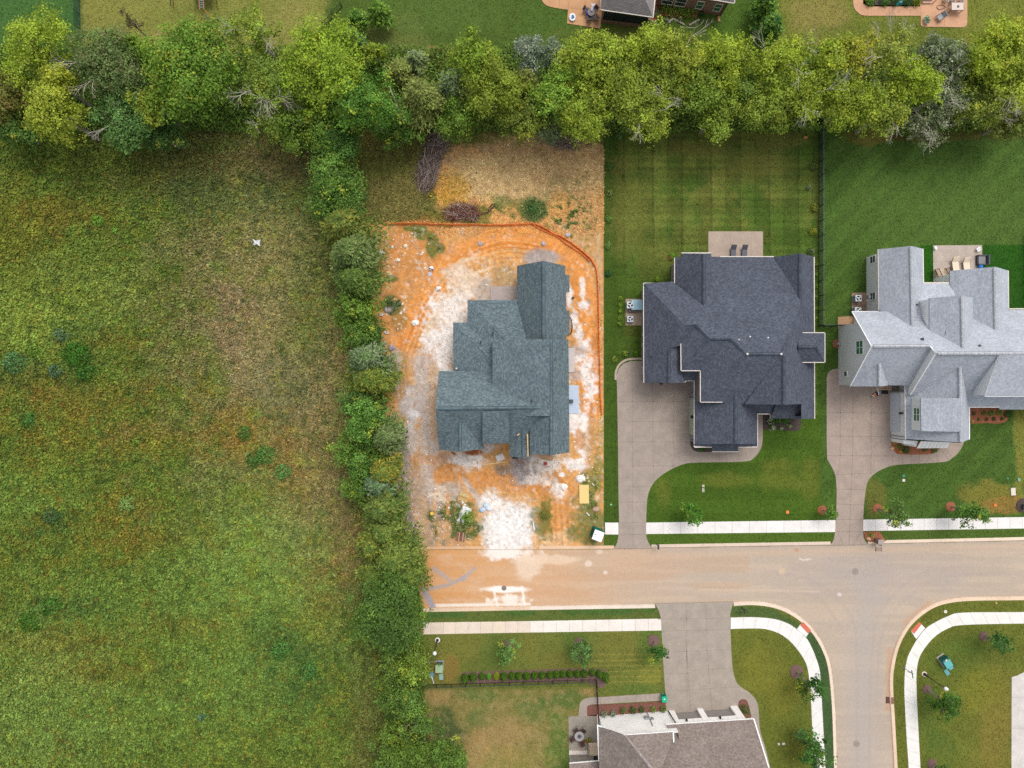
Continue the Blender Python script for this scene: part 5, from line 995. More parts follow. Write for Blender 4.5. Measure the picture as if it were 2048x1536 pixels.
for a_, b_ in (((1249, 1472, 6.65), (1304, 1539, 9.0)),): cap(hD, a_, b_, '#a89e9a')
# ---- house E (brick, top) 
hE = empty('house', (*XY(1340, -10), 0), 'red brick house with screened porch and grey roof at the top edge', 'house')
R_ = Roof()
R_.face(((1202, 19, 3.2), (1306, 34, 3.2), (1250, -30, 5.4)), [(1202, 19), (1306, 34), (1284, -16), (1222, -40), (1204, -40)]); R_.face(((1306, 34, 3.2), (1312, -20, 3.2), (1284, -10, 5.0)), [(1306, 34), (1312, -40), (1284, -40), (1284, -16)])
R_.face(((1396, -6, 3.4), (1468, 6, 3.4), (1440, -50, 5.4)), [(1300, -22), (1468.5, 6), (1476, -60), (1300, -80)])
R_.build(M['roofE'], hE)
gutter(hE, [(1203, -20, 3.2), (1202, 19, 3.2), (1306, 34, 3.2), (1312, -20, 3.2)], mat='trim'); gutter(hE, [(1396, -6, 3.4), (1468.5, 6, 3.4), (1474, -40, 3.4)], mat='trim')
mb = MB(); q = [Vector((*XY(x, y), 0)) for x, y in ((1312, 13), (1441, 31), (1452, -60), (1320, -75))]
for k in range(4): a_, b_ = q[k], q[(k+1) % 4]; wallpoly(mb, [up(a_, .05), up(b_, .05), up(b_, 3.3), up(a_, 3.3)])
mb.build('wall', M['brickwall'], hE); mb = MB()
q2_ = [Vector((*XY(x, y), 0)) for x, y in ((1203.5, 46), (1288, 56), (1296, -20), (1210, -30))]
for k in range(4): a_, b_ = q2_[k], q2_[(k+1) % 4]; wallpoly(mb, [up(a_, .05), up(b_, .05), up(b_, 1.1), up(a_, 1.1)])
mb.build('wall', M['brickwall'], hE)
mb = MB(); a_, b_ = q2_[0], q2_[1]; b2 = q2_[2]
for (s_, t) in ((a_, b_), (b_, b2), (a_, q2_[3])): wallpoly(mb, [up(s_.lerp(t, .01), 1.1), up(t, 1.1), up(t, 3.1), up(s_, 3.1)])
mb.build('screen', mat_plain('dark_screen', (.02, .022, .024), .7, .2, 1), hE)
mb = MB()
for t in (0, .25, .5, .75, 1): v = a_.lerp(b_, t) + Vector((0, -.04, 0)); mb.box(v.x, v.y, 1.1, .09, .09, 2.0)
for z in (1.15, 2.0, 3.05): mb.obox(up(a_ + Vector((0, -.04, 0)), z), up(b_ + Vector((0, -.04, 0)), z), .08, .08)
mb.build('porch_frame', M['black'], hE)
ue = (q[1]-q[0]).normalized(); ne = Vector((ue.y, -ue.x, 0)); ne = -ne if ne.y > 0 else ne
for t, wd_ in ((.4, 1.4), (2.0, 1.4), (4.9, .95), (7.1, .95)):
    o_ = q[0] + ue * (t if t < 3 else t - .3); window(hE, o_, ue, wd_, 1.7, .95, ne, 'greenglass' if t > 2.5 else 'glass', 'trim', (0, 1))
mb = MB(); v = q[1] + Vector((0, -.05, 0)); mb.obox(up(v, .15), up(v + Vector((.02, 0, 0)), 3.3), .1, .1); mb.build('downpipe', M['darkbark'], hE)
mb = MB(); X, Y = XY(1437.5, 38); mb.box(X, Y, .13, .3, .65, .08, c=col('#c99a6c')); tag(mb.build('splash_block', M['stone']), 'small tan splash block at the corner of the brick house', 'splash block')
# ------------------------------------------------------------------ vegetation
RG = np.random.default_rng(11)
def leaf_quads(pos, nrm, size, cols, asp=1.0, rg=RG, up=None):
    """one small folded leaf clump (quad) per position"""
    n = len(pos); nrm = nrm / (np.linalg.norm(nrm, axis=1, keepdims=True) + 1e-9)
    t = rg.normal(size=(n, 3)) if up is None else up
    u = t - (t * nrm).sum(1, keepdims=True) * nrm; u /= (np.linalg.norm(u, axis=1, keepdims=True) + 1e-9); v = np.cross(nrm, u)
    a_ = (u * size[:, None] * .5 * asp); b_ = v * size[:, None] * .5
    V = np.stack([pos - a_, pos - b_ * (.7 + .5 * rg.random((n, 1))) + nrm * size[:, None] * .12, pos + a_, pos + b_ * (.7 + .5 * rg.random((n, 1)))], 1).reshape(-1, 3)
    Fq = np.arange(4 * n).reshape(-1, 4); return V, Fq, np.repeat(cols, 4, 0)
def sphdir(n, rg, zbias=0.0):
    d = rg.normal(size=(n, 3)); d[:, 2] += zbias; return d / np.linalg.norm(d, axis=1, keepdims=True)
def crown_dec(R, Rz, dens, c, rg, leaf=.26, lobes=None, gap=.25, var=.16, yellow=0.15, ycol='#b9b83a', elong=1.0, rot=0):
    """crown of leaf clumps gathered on lobes; local coordinates, centre at origin"""
    K = lobes or int(10 + R * 4.2); d = sphdir(K, rg, .35); d[:, 2] = np.maximum(d[:, 2], -.35)
    lr = R * rg.uniform(.22, .42, K); lc = d * np.array([R, R, Rz]) * (rg.uniform(.45, 1.12, K) - .8 * lr / R)[:, None].clip(.15)
    n = int(dens * math.pi * R * R); ns = max(n // 26, 8)
    li = rg.choice(K, ns, p=(lr**2)/np.sum(lr**2)); sd = sphdir(ns, rg, .55)
    sc = lc[li] + sd * lr[li][:, None] * rg.uniform(.72, 1.08, (ns, 1)) * np.array([1, 1, .8])
    tone = 1 + rg.normal(0, var, ns); lt = 1 + rg.normal(0, .08, K); tone *= lt[li]
    yl = rg.random(ns) < yellow
    k = 26; idx = np.repeat(np.arange(ns), k); pos = sc[idx] + rg.normal(0, 1, (ns*k, 3)) * (.13 + .043 * R) * np.array([1, 1, .6])
    fz = rg.random(ns) < .16; fp = sphdir(ns, rg, 0) * (rg.random((ns, 1)) ** .4) * np.array([R*.86, R*.86, Rz*.6]) - np.array([0, 0, Rz*.25]); fm_ = fz[idx]; pos[fm_] = fp[idx][fm_] + rg.normal(0, .22, (fm_.sum(), 3))
    nr = sd[idx] + rg.normal(0, .55, (ns*k, 3)) + np.array([0, 0, .35]); base = np.where(yl[idx][:, None], .55 * col(ycol, 1.3) + .45 * c, c[None]) * np.clip(tone[idx] + rg.normal(0, .1, ns*k), .45, 1.7)[:, None]
    if elong != 1: pos[:, 0] *= elong
    if rot: cr, sr = math.cos(rot), math.sin(rot); pos[:, :2] = pos[:, :2] @ np.array([[cr, sr], [-sr, cr]])
    return leaf_quads(pos, nr, leaf * rg.uniform(.6, 1.35, ns*k), np.clip(base, .003, .8), 1.25, rg), lc
def crown_cedar(R, hgt, dens, c, rg, tip='#8c9a4a', cone=.9):
    """juniper / cedar: feathery sprays radiating from the stem; local z from 0 to hgt"""
    ns = int(60 + 42 * R * R); az = rg.uniform(0, 2*math.pi, ns); t = rg.random(ns) ** .8
    rr = R * np.clip((1 - t) * cone + (1 - cone) + .22 * np.sin(az * 3 + t * 7 + rg.uniform(0, 6)) * (1 - t), .08, 1.3) * rg.uniform(.75, 1.1, ns)
    out = []; k = 14; s_ = np.linspace(.25, 1, k); A = np.repeat(az, k) + rg.normal(0, .09, ns*k); SS = np.tile(s_, ns); RR = np.repeat(rr, k) * SS
    z = np.repeat(t * hgt * .92, k) + SS * np.repeat(.25 + .3 * (1 - t), k) * (1 - .6 * SS) * R * .6 + rg.normal(0, .05, ns*k)
    pos = np.stack([np.cos(A) * RR, np.sin(A) * RR, z], 1) + rg.normal(0, .045 + .02 * R, (ns*k, 3)) * np.array([1, 1, .5])
    dirn = np.stack([np.cos(A), np.sin(A), .25 + 0*A], 1) + rg.normal(0, .45, (ns*k, 3)); nr = np.stack([np.cos(A) * .3, np.sin(A) * .3, np.ones_like(A)], 1) + rg.normal(0, .4, (ns*k, 3))
    tn = np.repeat(1 + rg.normal(0, .17, ns), k); tipm = (SS > .78) & (rg.random(ns*k) < .5)
    cc = np.where(tipm[:, None], col(tip, 1.3), c[None]) * np.clip(tn + rg.normal(0, .1, ns*k), .4, 1.6)[:, None]
    return leaf_quads(pos, nr, rg.uniform(.13, .26, ns*k), np.clip(cc, .003, .8), 2.3, rg, up=dirn)
def trunk_mb(x, y, h, lc, zc, r0, rg, extra=0, R=3, bare=None):
    mb = MB(); ht = max(zc - .2, .5); mb.tube((x, y, 0), (x, y, ht * .55), r0, r0 * .75, 8); mb.tube((x, y, ht * .55), (x, y, zc + .3), r0 * .75, r0 * .25, 7)
    for p in lc[:12]:
        s_ = Vector((x, y, ht * .5 + .2 * ht * rg.random())); m_ = Vector((x + p[0]*.45, y + p[1]*.45, zc + p[2]*.2 - .2)); e_ = Vector((x + p[0], y + p[1], zc + p[2]))
        mb.tube(s_, m_, r0 * .42, r0 * .28, 5); mb.tube(m_, e_, r0 * .28, r0 * .08, 5)
    return mb
def bare_branches(x, y, zc, R, Rz, n, rg, c='#c4baab', ang=None, reach=1.05):
    """leafless forked limbs reaching out of the crown"""
    mb = MB()
    def fork(p, d, L, r, lev):
        q = p + d * L; mb.tube(p, q, r, r * .62, 5, c=col(c) * rg.uniform(.8, 1.15))
        if lev == 0: return
        for k in range(2 if lev < 3 else 3):
            d2 = (d + Vector(rg.normal(0, .42, 3))).normalized(); fork(q, d2, L * rg.uniform(.5, .75), r * .6, lev - 1)
    for k in range(n):
        a_ = rg.uniform(0, 2*math.pi) if ang is None else math.radians(ang[k % len(ang)]) + rg.normal(0, .15); d = Vector((math.cos(a_), math.sin(a_), rg.uniform(.3, .8))).normalized()
        s_ = Vector((x, y, zc + Rz * .1)) + Vector((math.cos(a_), math.sin(a_), 0)) * R * .15; fork(s_, d, R * .42 * reach, .034 + .0055 * R, 4)
    return mb
TREES = 0
def tree(px, py, rp, zc, kind, c, label, base=None, mixc=.15, dens=215, leaf=None, bare=0, ang=None, cat='tree', name=None, yellow=.08, ycol='#b9b83a', elong=1, rot=0, Rz=None, group=None, tip='#8c9a4a', cone=.85, bk=None, gap=.2, mat='leaf', var=.2, seed=None, bc='#c8beb0', lobes=None):
    global TREES
    TREES += 1; rg = np.random.default_rng(100 + TREES if seed is None else seed)
    if base is not None:
        b = P(*base); x, y = b.x, b.y
    else: b = P(px, py, zc); x, y = b.x, b.y
    R = rp / 16 * (1 - zc / H); cc = (col(c) * (1 - mixc) + mixc * col('#647a30')) * 1.5 * np.array([.90, .98, 1.05]); Rz = Rz or R * .72
    root = empty(name or {'dec': 'deciduous_tree', 'ced': 'cedar_tree'}.get(kind, 'tree'), (x, y, .1), label, cat, group)
    if kind == 'ced':
        h0 = max(.15, zc - R * 1.0); hh = zc + R * .9 - h0; V, Fq, cl = crown_cedar(R, hh, dens, cc, rg, tip, cone); V[:, 2] += h0; lc = []
    else:
        (V, Fq, cl), lc = crown_dec(R, Rz, dens, cc, rg, leaf or .185, gap=gap, yellow=yellow, ycol=ycol, elong=elong, rot=rot, var=var, lobes=lobes); V[:, 2] += zc; V[:, 2] = np.maximum(V[:, 2], .16)
    V[:, 2] -= .1
    o = obj_np('crown', mesh_np('crown', V, Fq, cl, [M[mat]]), root)
    t = trunk_mb(x, y, 0, lc, zc + (R * .6 if kind == 'ced' else 0), max(.05, min(.32, .07 * R)), rg); t.build('trunk', bk or M['bark'], root)
    if bare:
        for q_ in range((bare + 1) // 2): bare_branches(x, y, zc, R, Rz, 1, rg, ang=None if ang is None else [ang[q_ % len(ang)]], c=bc).build('bare_branch', M['twig'], root)
    return root
YG, MG, DG, OL, BG, SG, CD, CL = '#9aa52c', '#6f8a28', '#44682a', '#75762f', '#5f7a48', '#9aa08a', '#56662a', '#76803a'
# ---- northern tree line, west to east
T = [
 (75, 92, 78, 7, 'dec', '#9ba82e', 'bright yellow-green tree in the top left corner beside the dark green lawn'),
 (18, 195, 62, 6, 'dec', '#6f6f2a', 'olive tree half cut off by the left edge, upper of two'),
 (30, 262, 48, 4.5, 'dec', '#56702c', 'dark green tree half cut off by the left edge, just above the meadow'),
 (112, 165, 44, 8, 'dec', '#a3a42e', 'small golden-yellow treetop in the far left of the tree line'),
 (120, 232, 58, 8, 'dec', '#9fa432', 'golden-yellow tree hanging over the meadow in the tree line, far left'),
 (215, 130, 72, 7, 'dec', '#6b7d42', 'dull grey-green tree between the yellow trees and the bushy green oak'),
 (245, 232, 66, 6, 'dec', '#5d7d3c', 'grey-green tree over the meadow edge left of the bushy green oak'),
 (265, 105, 44, 5, 'dec', '#6f8726', 'fresh green bush standing alone behind the tree line on the tan lawn'),
 (388, 150, 100, 8, 'dec', '#6f8c2a', 'broad bushy green oak, largest crown in the left part of the tree line'),
 (308, 212, 44, 7, 'dec', '#8d922a', 'yellowish small tree tucked into the lower left side of the bushy green oak'),
 (325, 272, 40, 4, 'dec', '#4d6c32', 'deep green low tree at the meadow edge below the bushy green oak'),
 (512, 66, 54, 8, 'spr', '#8d9a34', 'thin yellow-green tree with pale bare limbs rising over the tan lawn'),
 (535, 170, 66, 8, 'spr', '#7f8f33', 'half-dead tree with many pale bare branches between two full green crowns'),
 (645, 140, 92, 9, 'dec', '#94a62c', 'big bright yellow-green tree right of the half-dead tree'),
 (560, 255, 52, 6, 'spr', '#74852c', 'low scraggly tree with bare twigs at the meadow edge'),
 (618, 252, 58, 6, 'dec', '#6a8028', 'mid green tree in front of the big bright yellow-green tree'),
 (738, 212, 66, 8, 'dec', '#5c832a', 'saturated leaf-green tree at the corner where the two tree lines meet'),
 (678, 296, 56, 5, 'dec', '#4c6f28', 'dark green tree at the corner just above the round-crowned tree'),
 (750, 104, 22, 4, 'dec', '#8d9c2a', 'small yellow-green bush standing out behind the tree line near two conifers'),
 (800, 150, 42, 6, 'ced', '#7f7d36', 'olive cedar right of the leaf-green corner tree, rear one'),
 (842, 200, 62, 7, 'ced', '#6f7032', 'wide brownish olive cedar beside the rust-coloured dead tree'),
 (830, 118, 26, 6, 'ced', '#7f8c62', 'small silvery-topped cedar at the lawn edge behind the wide olive cedar'),
 (800, 262, 40, 4, 'dec', '#5c7a2a', 'green shrubby tree above the brown brush pile, left side'),
 (905, 165, 36, 7, 'ced', '#738462', 'silver-tipped cedar left of the tall poplar above the straw patch'),
 (952, 112, 52, 9, 'dec', '#869a2c', 'tall yellow-green poplar crown above the silver-tipped cedar'),
 (918, 235, 50, 5, 'dec', '#69822a', 'round green tree above the brown brush pile, right side'),
 (988, 178, 62, 8, 'dec', '#8a942c', 'yellow-olive tree over the straw patch, centre of the picture top'),
 (1052, 165, 42, 6, 'ced', '#716c2c', 'brownish olive cedar between the silver-grey trees and the straw patch'),
 (1062, 105, 36, 7, 'dec', '#858c74', 'silver-grey tree behind the tree line, left of a pair'),
 (1108, 112, 34, 7, 'dec', '#7c8668', 'silver-grey tree behind the tree line, right of a pair'),
 (1040, 238, 50, 6, 'dec', '#77802c', 'green tree over the top edge of the straw patch'),
 (1090, 250, 40, 4, 'dec', '#768058', 'low grey-green bush at the top edge of the straw patch'),
 (1112, 195, 50, 8, 'dec', '#84a034', 'fresh green tree above the small twig pile'),
 (1185, 125, 74, 9, 'dec', '#96a22e', 'broad yellow-green tree below the tan patio of the brick house'),
 (1165, 235, 60, 8, 'dec', '#8c992b', 'yellow-green tree overhanging the corner of the striped lawn'),
 (1240, 178, 62, 8, 'dec', '#8a9630', 'dense yellow-green tree below the screened porch'),
 (1300, 92, 54, 9, 'dec', '#9aa42e', 'yellow-green treetop right below the screened porch'),
 (1292, 225, 60, 8, 'spr', '#8c962e', 'olive-green tree with bare twigs over the striped lawn, left part'),
 (1362, 110, 56, 10, 'spr', '#9da032', 'tall tree with one long white bare limb pointing at the brick house'),
 (1330, 170, 50, 8, 'dec', '#8a9430', 'yellow-green tree in the middle of the line above the striped lawn'),
 (1405, 168, 58, 8, 'dec', '#879a36', 'green tree right of the tall tree with the white limb'),
 (1448, 125, 60, 9, 'dec', '#98a42c', 'bright round-topped tree above the striped lawn'),
 (1432, 222, 50, 7, 'dec', '#869530', 'drooping green tree overhanging the striped lawn, centre'),
 (1490, 185, 44, 7, 'dec', '#7d9038', 'small blue-green tree between two yellow-green crowns above the striped lawn'),
 (1560, 122, 62, 9, 'spr', '#9aa52c', 'yellow-green tree with fine bare branches right of the two round conifers'),
 (1545, 215, 54, 7, 'dec', '#8d9a34', 'yellow-green tree overhanging the right part of the striped lawn'),
 (1610, 190, 66, 8, 'spr', '#8f9b2a', 'wide airy tree above the end of the black mesh fence'),
 (1660, 120, 48, 9, 'dec', '#9ba62e', 'yellow-green tree behind the line, above the end of the black mesh fence'),
 (1708, 110, 44, 9, 'dec', '#b0a934', 'golden-tinted treetop below the tan walkway'),
 (1775, 110, 56, 9, 'spr', '#9ba03c', 'pale tree with a fan of bare grey branches below the tan walkway'),
 (1705, 200, 60, 8, 'dec', '#8e9a2a', 'dense yellow-green tree right of the black mesh fence end'),
 (1770, 222, 58, 7, 'spr', '#98a03a', 'thin tree with bare twigs over the brown grass right of the fence'),
 (1832, 165, 48, 9, 'dec', '#9ba92a', 'bright yellow-green tree left of the grey-leaved trees'),
 (1880, 110, 44, 7, 'dec', '#7c8458', 'grey-leaved tree below the potted plant patio, upper of three'),
 (1892, 180, 48, 7, 'spr', '#8c9068', 'grey-leaved tree with pale twigs, middle of three near the right edge'),
 (1862, 250, 46, 5, 'spr', '#80865a', 'grey-leaved tree overhanging the lawn, lowest of three near the right edge'),
 (1985, 105, 60, 9, 'dec', '#a0aa2e', 'yellow-green tree near the top right corner'),
 (2040, 70, 50, 9, 'dec', '#adb034', 'golden-green tree cut off by the right edge in the top corner'),
 (2030, 175, 66, 8, 'spr', '#99a032', 'yellow-green tree with pale twigs cut off by the right edge'),
 (1965, 215, 52, 7, 'spr', '#8f9438', 'olive tree with bare twigs right of the grey-leaved trees'),
 (2020, 240, 40, 5, 'dec', '#7c7c34', 'low brownish green tree at the right end of the tree line'),
 (1950, 150, 40, 6, 'dec', '#6f8030', 'mid green tree between the grey-leaved trees and the top right corner tree'),
]
extra = {0: dict(dens=100), 1: dict(ycol='#8c6a3a', yellow=.25), 5: dict(ycol='#7a6a4c', yellow=.3, bare=3), 6: dict(bare=3, ycol='#7a7a52'), 8: dict(leaf=.21, Rz=3.6), 11: dict(bare=6, dens=95), 12: dict(bare=9, dens=85), 13: dict(Rz=3.6), 14: dict(bare=4, dens=110),
         28: dict(ycol='#b0b8a4', yellow=.35, leaf=.18), 29: dict(ycol='#a8b09a', yellow=.35, leaf=.18), 37: dict(bare=5, dens=120), 38: dict(bare=2, ang=[52, 48], dens=90), 44: dict(bare=6, dens=120), 46: dict(bare=6, dens=120), 49: dict(bare=12, dens=80), 51: dict(bare=6, dens=100),
         53: dict(ycol='#b0b4a4', yellow=.35, leaf=.2), 54: dict(bare=8, dens=95, ycol='#b4b4a0', yellow=.35, leaf=.18), 55: dict(bare=7, dens=95, ycol='#a8a890', yellow=.35, leaf=.18), 58: dict(bare=7, dens=110), 59: dict(bare=5, dens=100)}
for i, (px, py, rp, zc, kd, c, lb) in enumerate(T):
    kw = dict(extra.get(i, {})); tree(px, py, rp * 1.1, zc, kd, c, lb, name='deciduous_tree' if kd == 'spr' else None, group='trees of the northern tree line', **kw)
# dead and brown trees
dt = tree(262, 44, 24, 5, 'spr', '#6f5a44', 'small brown-leaved tree behind the fresh green bush on the tan lawn', name='deciduous_tree', dens=40, bare=5, yellow=.3, ycol='#5a4a3a', bc='#6a5848')
def dead_tree(px, py, z, ang, L, label):
    b = P(px, py, z); rg = np.random.default_rng(5); root = empty('dead_tree', (b.x, b.y, .1), label, 'dead tree'); mb = MB()
    a_ = math.radians(ang); d = Vector((math.cos(a_), math.sin(a_), .12)); p = Vector((b.x, b.y, z)); q = p + d * L
    mb.tube((b.x, b.y, 0), p, .14, .1, 6, c=col('#a89890')); mb.tube(p, q, .1, .04, 6, c=col('#c4b6a8')); mb.build('trunk', M['twig'], root); mb = MB()
    for k in range(90):
        t = rg.random(); s_ = p.lerp(q, t); dd = Vector(rg.normal(0, 1, 3)) + d * .8; dd.z *= .5; e_ = s_ + dd.normalized() * rg.uniform(.3, 1.0) * (1.1 - .4*t); mb.tube(s_, e_, .018, .008, 4, c=col('#96584a' if rg.random() < .6 else '#7d5a4c'), cap=False)
    mb.build('twigs', M['twig'], root)
dead_tree(778, 172, 7.5, -68, 4.6, 'fallen-looking rust-brown dead cedar lying in the green crowns above the left brush pile')
# ---- western boundary hedgerow, north to south
T2 = [
 (674, 376, 62, 5, 'dec', '#5c8230', 'round-crowned green tree on the meadow boundary, top of the hedgerow', {}),
 (690, 455, 60, 6, 'ced', '#5f6424', 'dark olive cedar directly below the round-crowned green tree', dict(tip='#8a8836')),
 (704, 505, 54, 7, 'ced', '#67753e', 'grey-green cedar left of the stony corner of the orange soil', dict(tip='#7f8c50')),
 (712, 560, 50, 6, 'ced', '#465c24', 'dark green cedar left of the orange soil, third cedar down', dict(tip='#6f8434')),
 (716, 622, 40, 5, 'dec', '#6f8a28', 'yellow-green tree beside the upper end of the orange fence', {}),
 (732, 668, 40, 4.5, 'dec', '#5a7a2c', 'bright green tree just above the silver-tipped cedar of the hedgerow', {}),
 (736, 716, 42, 6, 'ced', '#587048', 'silver-tipped cedar in the middle of the hedgerow', dict(tip='#8b9a74')),
 (742, 758, 50, 5, 'ced', '#5f6c22', 'olive cedar beside the top of the gravel access track', dict(tip='#8a8f30')),
 (722, 800, 34, 4, 'dec', '#4a7034', 'deep green tree left of the light green maple', {}),
 (738, 838, 40, 5.5, 'dec', '#6a9a3c', 'light green maple in the hedgerow beside the access track', dict(yellow=.05)),
 (772, 872, 40, 5, 'ced', '#6b7a46', 'feathery grey-green cedar leaning over the access track', dict(tip='#7f8c58')),
 (705, 895, 46, 4, 'dec', '#688a2c', 'loose yellow-green tree spreading into the meadow', dict(dens=70)),
 (728, 932, 44, 4.5, 'dec', '#527e2c', 'mid green tree right of the brown strip of meadow', {}),
 (768, 945, 40, 5.5, 'ced', '#6c7226', 'golden-olive cedar above the blue-tinted one', dict(tip='#9a9034')),
 (757, 970, 32, 6, 'ced', '#587458', 'small blue-tinted cedar in the hedgerow', dict(tip='#7f9270')),
 (722, 975, 34, 3.5, 'dec', '#6c8a30', 'low light green bushy tree on the meadow side beside the blue-tinted cedar', {}),
 (765, 1015, 48, 6, 'ced', '#50622a', 'dark cedar beside the gravel corner of the lot', dict(tip='#7a8438')),
 (770, 1062, 42, 5.5, 'ced', '#5a6a2a', 'mid olive cedar left of the two wooden pallets', dict(tip='#84903c')),
 (748, 1090, 40, 4.5, 'ced', '#667028', 'yellow-olive cedar on the meadow side above the street end', dict(tip='#94983a')),
 (788, 1115, 52, 6, 'ced', '#5c6a2a', 'wide cedar at the top corner of the street end', dict(tip='#84903a')),
 (816, 1150, 42, 4.5, 'ced', '#4f6224', 'cedar touching the orange-stained end of the street', dict(tip='#7d8834')),
 (752, 1150, 40, 4, 'ced', '#6a762e', 'olive cedar on the meadow side above the big dark tree', dict(tip='#929a3e')),
 (782, 1232, 76, 7, 'dec', '#47692a', 'big dark green tree at the end of the street', dict(yellow=.12, ycol='#7a9a34', Rz=3.4)),
 (828, 1330, 44, 4, 'dec', '#8c9c30', 'yellow-green sprawling tree left of the first street lamp', dict(dens=80)),
 (782, 1352, 44, 3.5, 'dec', '#748630', 'loose olive bushy tree below the big dark green tree', dict(dens=70)),
 (808, 1400, 46, 4, 'dec', '#5c7a30', 'mid green tree left of the black picket fence end', {}),
 (840, 1440, 42, 4, 'dec', '#5a7a2e', 'green tree spreading over the tan backyard, upper one', dict(dens=75)),
 (806, 1462, 46, 3.5, 'dec', '#728428', 'light olive tree in the lower hedgerow', dict(dens=75)),
 (780, 1515, 44, 3.5, 'dec', '#66802c', 'green bushy tree cut off by the bottom edge, left one', dict(dens=75)),
 (840, 1510, 40, 4, 'dec', '#6f862c', 'olive green tree cut off by the bottom edge, middle one', {}),
 (898, 1516, 38, 5, 'dec', '#5c7a26', 'round green tree in the bottom left corner of the tan backyard', {}),
]
for (px, py, rp, zc, kd, c, lb, kw) in T2: kw = dict(kw, mixc=.55); tree(px, py, rp * 1.22, zc, kd, c, lb, group='trees of the boundary hedgerow', **kw)
# ---- conifers and garden trees behind the tree line
for (px, py, rp, zc, c, lb) in ((712, 36, 24, 3, '#4f7426', 'pointed green arborvitae beside the end of the short black fence'), (758, 24, 29, 3.2, '#587a22', 'larger pointed green arborvitae at the top edge'), (703, 78, 30, 3, '#4d7040', 'blue-green conifer below the pointed arborvitae'),
                            (1532, 8, 32, 3, '#3d6420', 'round green conifer at the top edge, upper of two'), (1542, 54, 34, 3, '#3f6824', 'round green conifer, lower of two beside the tree line')):
    tree(px, py, rp, zc, 'ced', c, lb, name='conifer', tip='#7c9c34', cone=.7)
# ---- street and garden trees (base point in the mulch ring)
def stree(base, zc, rp, c, label, kw=None, px=None):
    rp = rp * 1.22
    return tree(0, 0, rp, zc, 'dec', c, label, base=base, dens=120, leaf=.2, Rz=rp / 16 * 1.25, cat='tree', name='street_tree', group='young street trees', gap=.1, bk=M['bark'], **(kw or {}))
stree((1372, 1017), 3.6, 23, '#5c8a2c', 'young bright green tree overlapping the pavement in front of the charcoal-roofed house', dict(yellow=.1))
stree((1644, 1020), 2.4, 13, '#6b8a34', 'smallest young tree beside a red mulch ring left of the second driveway')
stree((1754, 1017), 4.2, 24, '#66803a', 'young tree leaning over the pavement right of the second driveway'); stree((1901, 1013), 3.6, 26, '#567a2c', 'young tree on the pavement edge in front of the white-sided house, right one')
stree((1016, 1287), 2.6, 20, '#6a8a40', 'pale thin young tree, leftmost of three in the row below the street', dict(var=.1)); stree((1158, 1286), 3.2, 24, '#5c7a3c', 'thin young tree in the middle of the row below the street'); stree((1307, 1281), 3.4, 19, '#3e6a26', 'dark green young tree touching the edge of the lower driveway')
stree((1593, 1343), 4.0, 24, '#37601e', 'dark young tree hanging over the curved pavement, upper of two'); stree((1601, 1468.5), 3.6, 32, '#46702a', 'wide young tree hanging over the curved pavement, lower of two')
stree((1854.5, 1379), 3.4, 29, '#4c7222', 'young tree right of the street lamp in the lower right lawn'); stree((1967.5, 1272), 3.0, 20, '#43682a', 'small dark young tree near the right edge of the lower right lawn', dict(elong=1.4, rot=-.6)); stree((1863.5, 1527), 3.2, 16, '#3e6a24', 'young tree cut off by the bottom edge in the lower right lawn')

# ---- shrubs
def shrub_mesh(R, hgt, c, seed, dens=200, leaf=.13, flowers=None, ff=.0):
    rg = np.random.default_rng(seed); n = max(int(dens * math.pi * R * R), 60); d = sphdir(n, rg, .5); d[:, 2] = np.abs(d[:, 2]); lump = 1 + .14 * np.sin(d[:, 0] * 5 + seed) * np.cos(d[:, 1] * 6)
    pos = d * np.array([R, R, hgt]) * (rg.uniform(.7, 1.03, n) * lump)[:, None]; base = np.repeat(col(c, 1.6)[None], n, 0) * rg.normal(1, .17, n).clip(.5, 1.6)[:, None]
    if flowers: f = rg.random(n) < ff; base[f] = col(flowers)
    V, Fq, cl = leaf_quads(pos, d + rg.normal(0, .45, (n, 3)), leaf * rg.uniform(.6, 1.3, n), np.clip(base, .003, .85), 1.2, rg); V[:, 2] = np.maximum(V[:, 2], .01); return mesh_np('foliage', V, Fq, cl, [M['leaf']])
def shrub(px, py, rp, hgt, c, label, group=None, cat='shrub', name='shrub', seed=0, **kw):
    b = P(px, py, hgt * .5); R = rp / 16; root = empty(name, (b.x, b.y, .14), label, cat, group)
    obj_np('foliage', shrub_mesh(R, hgt, c, int(px * 7 + py), **kw), root); mb = MB(); mb.tube((b.x, b.y, .1), (b.x, b.y, .14 + hgt * .6), .04, .02, 5); mb.build('stem', M['darkbark'], root); return root
ordn = ['first', 'second', 'third', 'fourth', 'fifth', 'sixth', 'seventh', 'eighth', 'ninth', 'tenth', 'eleventh', 'twelfth', 'thirteenth', 'fourteenth', 'fifteenth', 'sixteenth', 'seventeenth', 'eighteenth', 'nineteenth', 'twentieth', '21st', '22nd', '23rd', '24th']
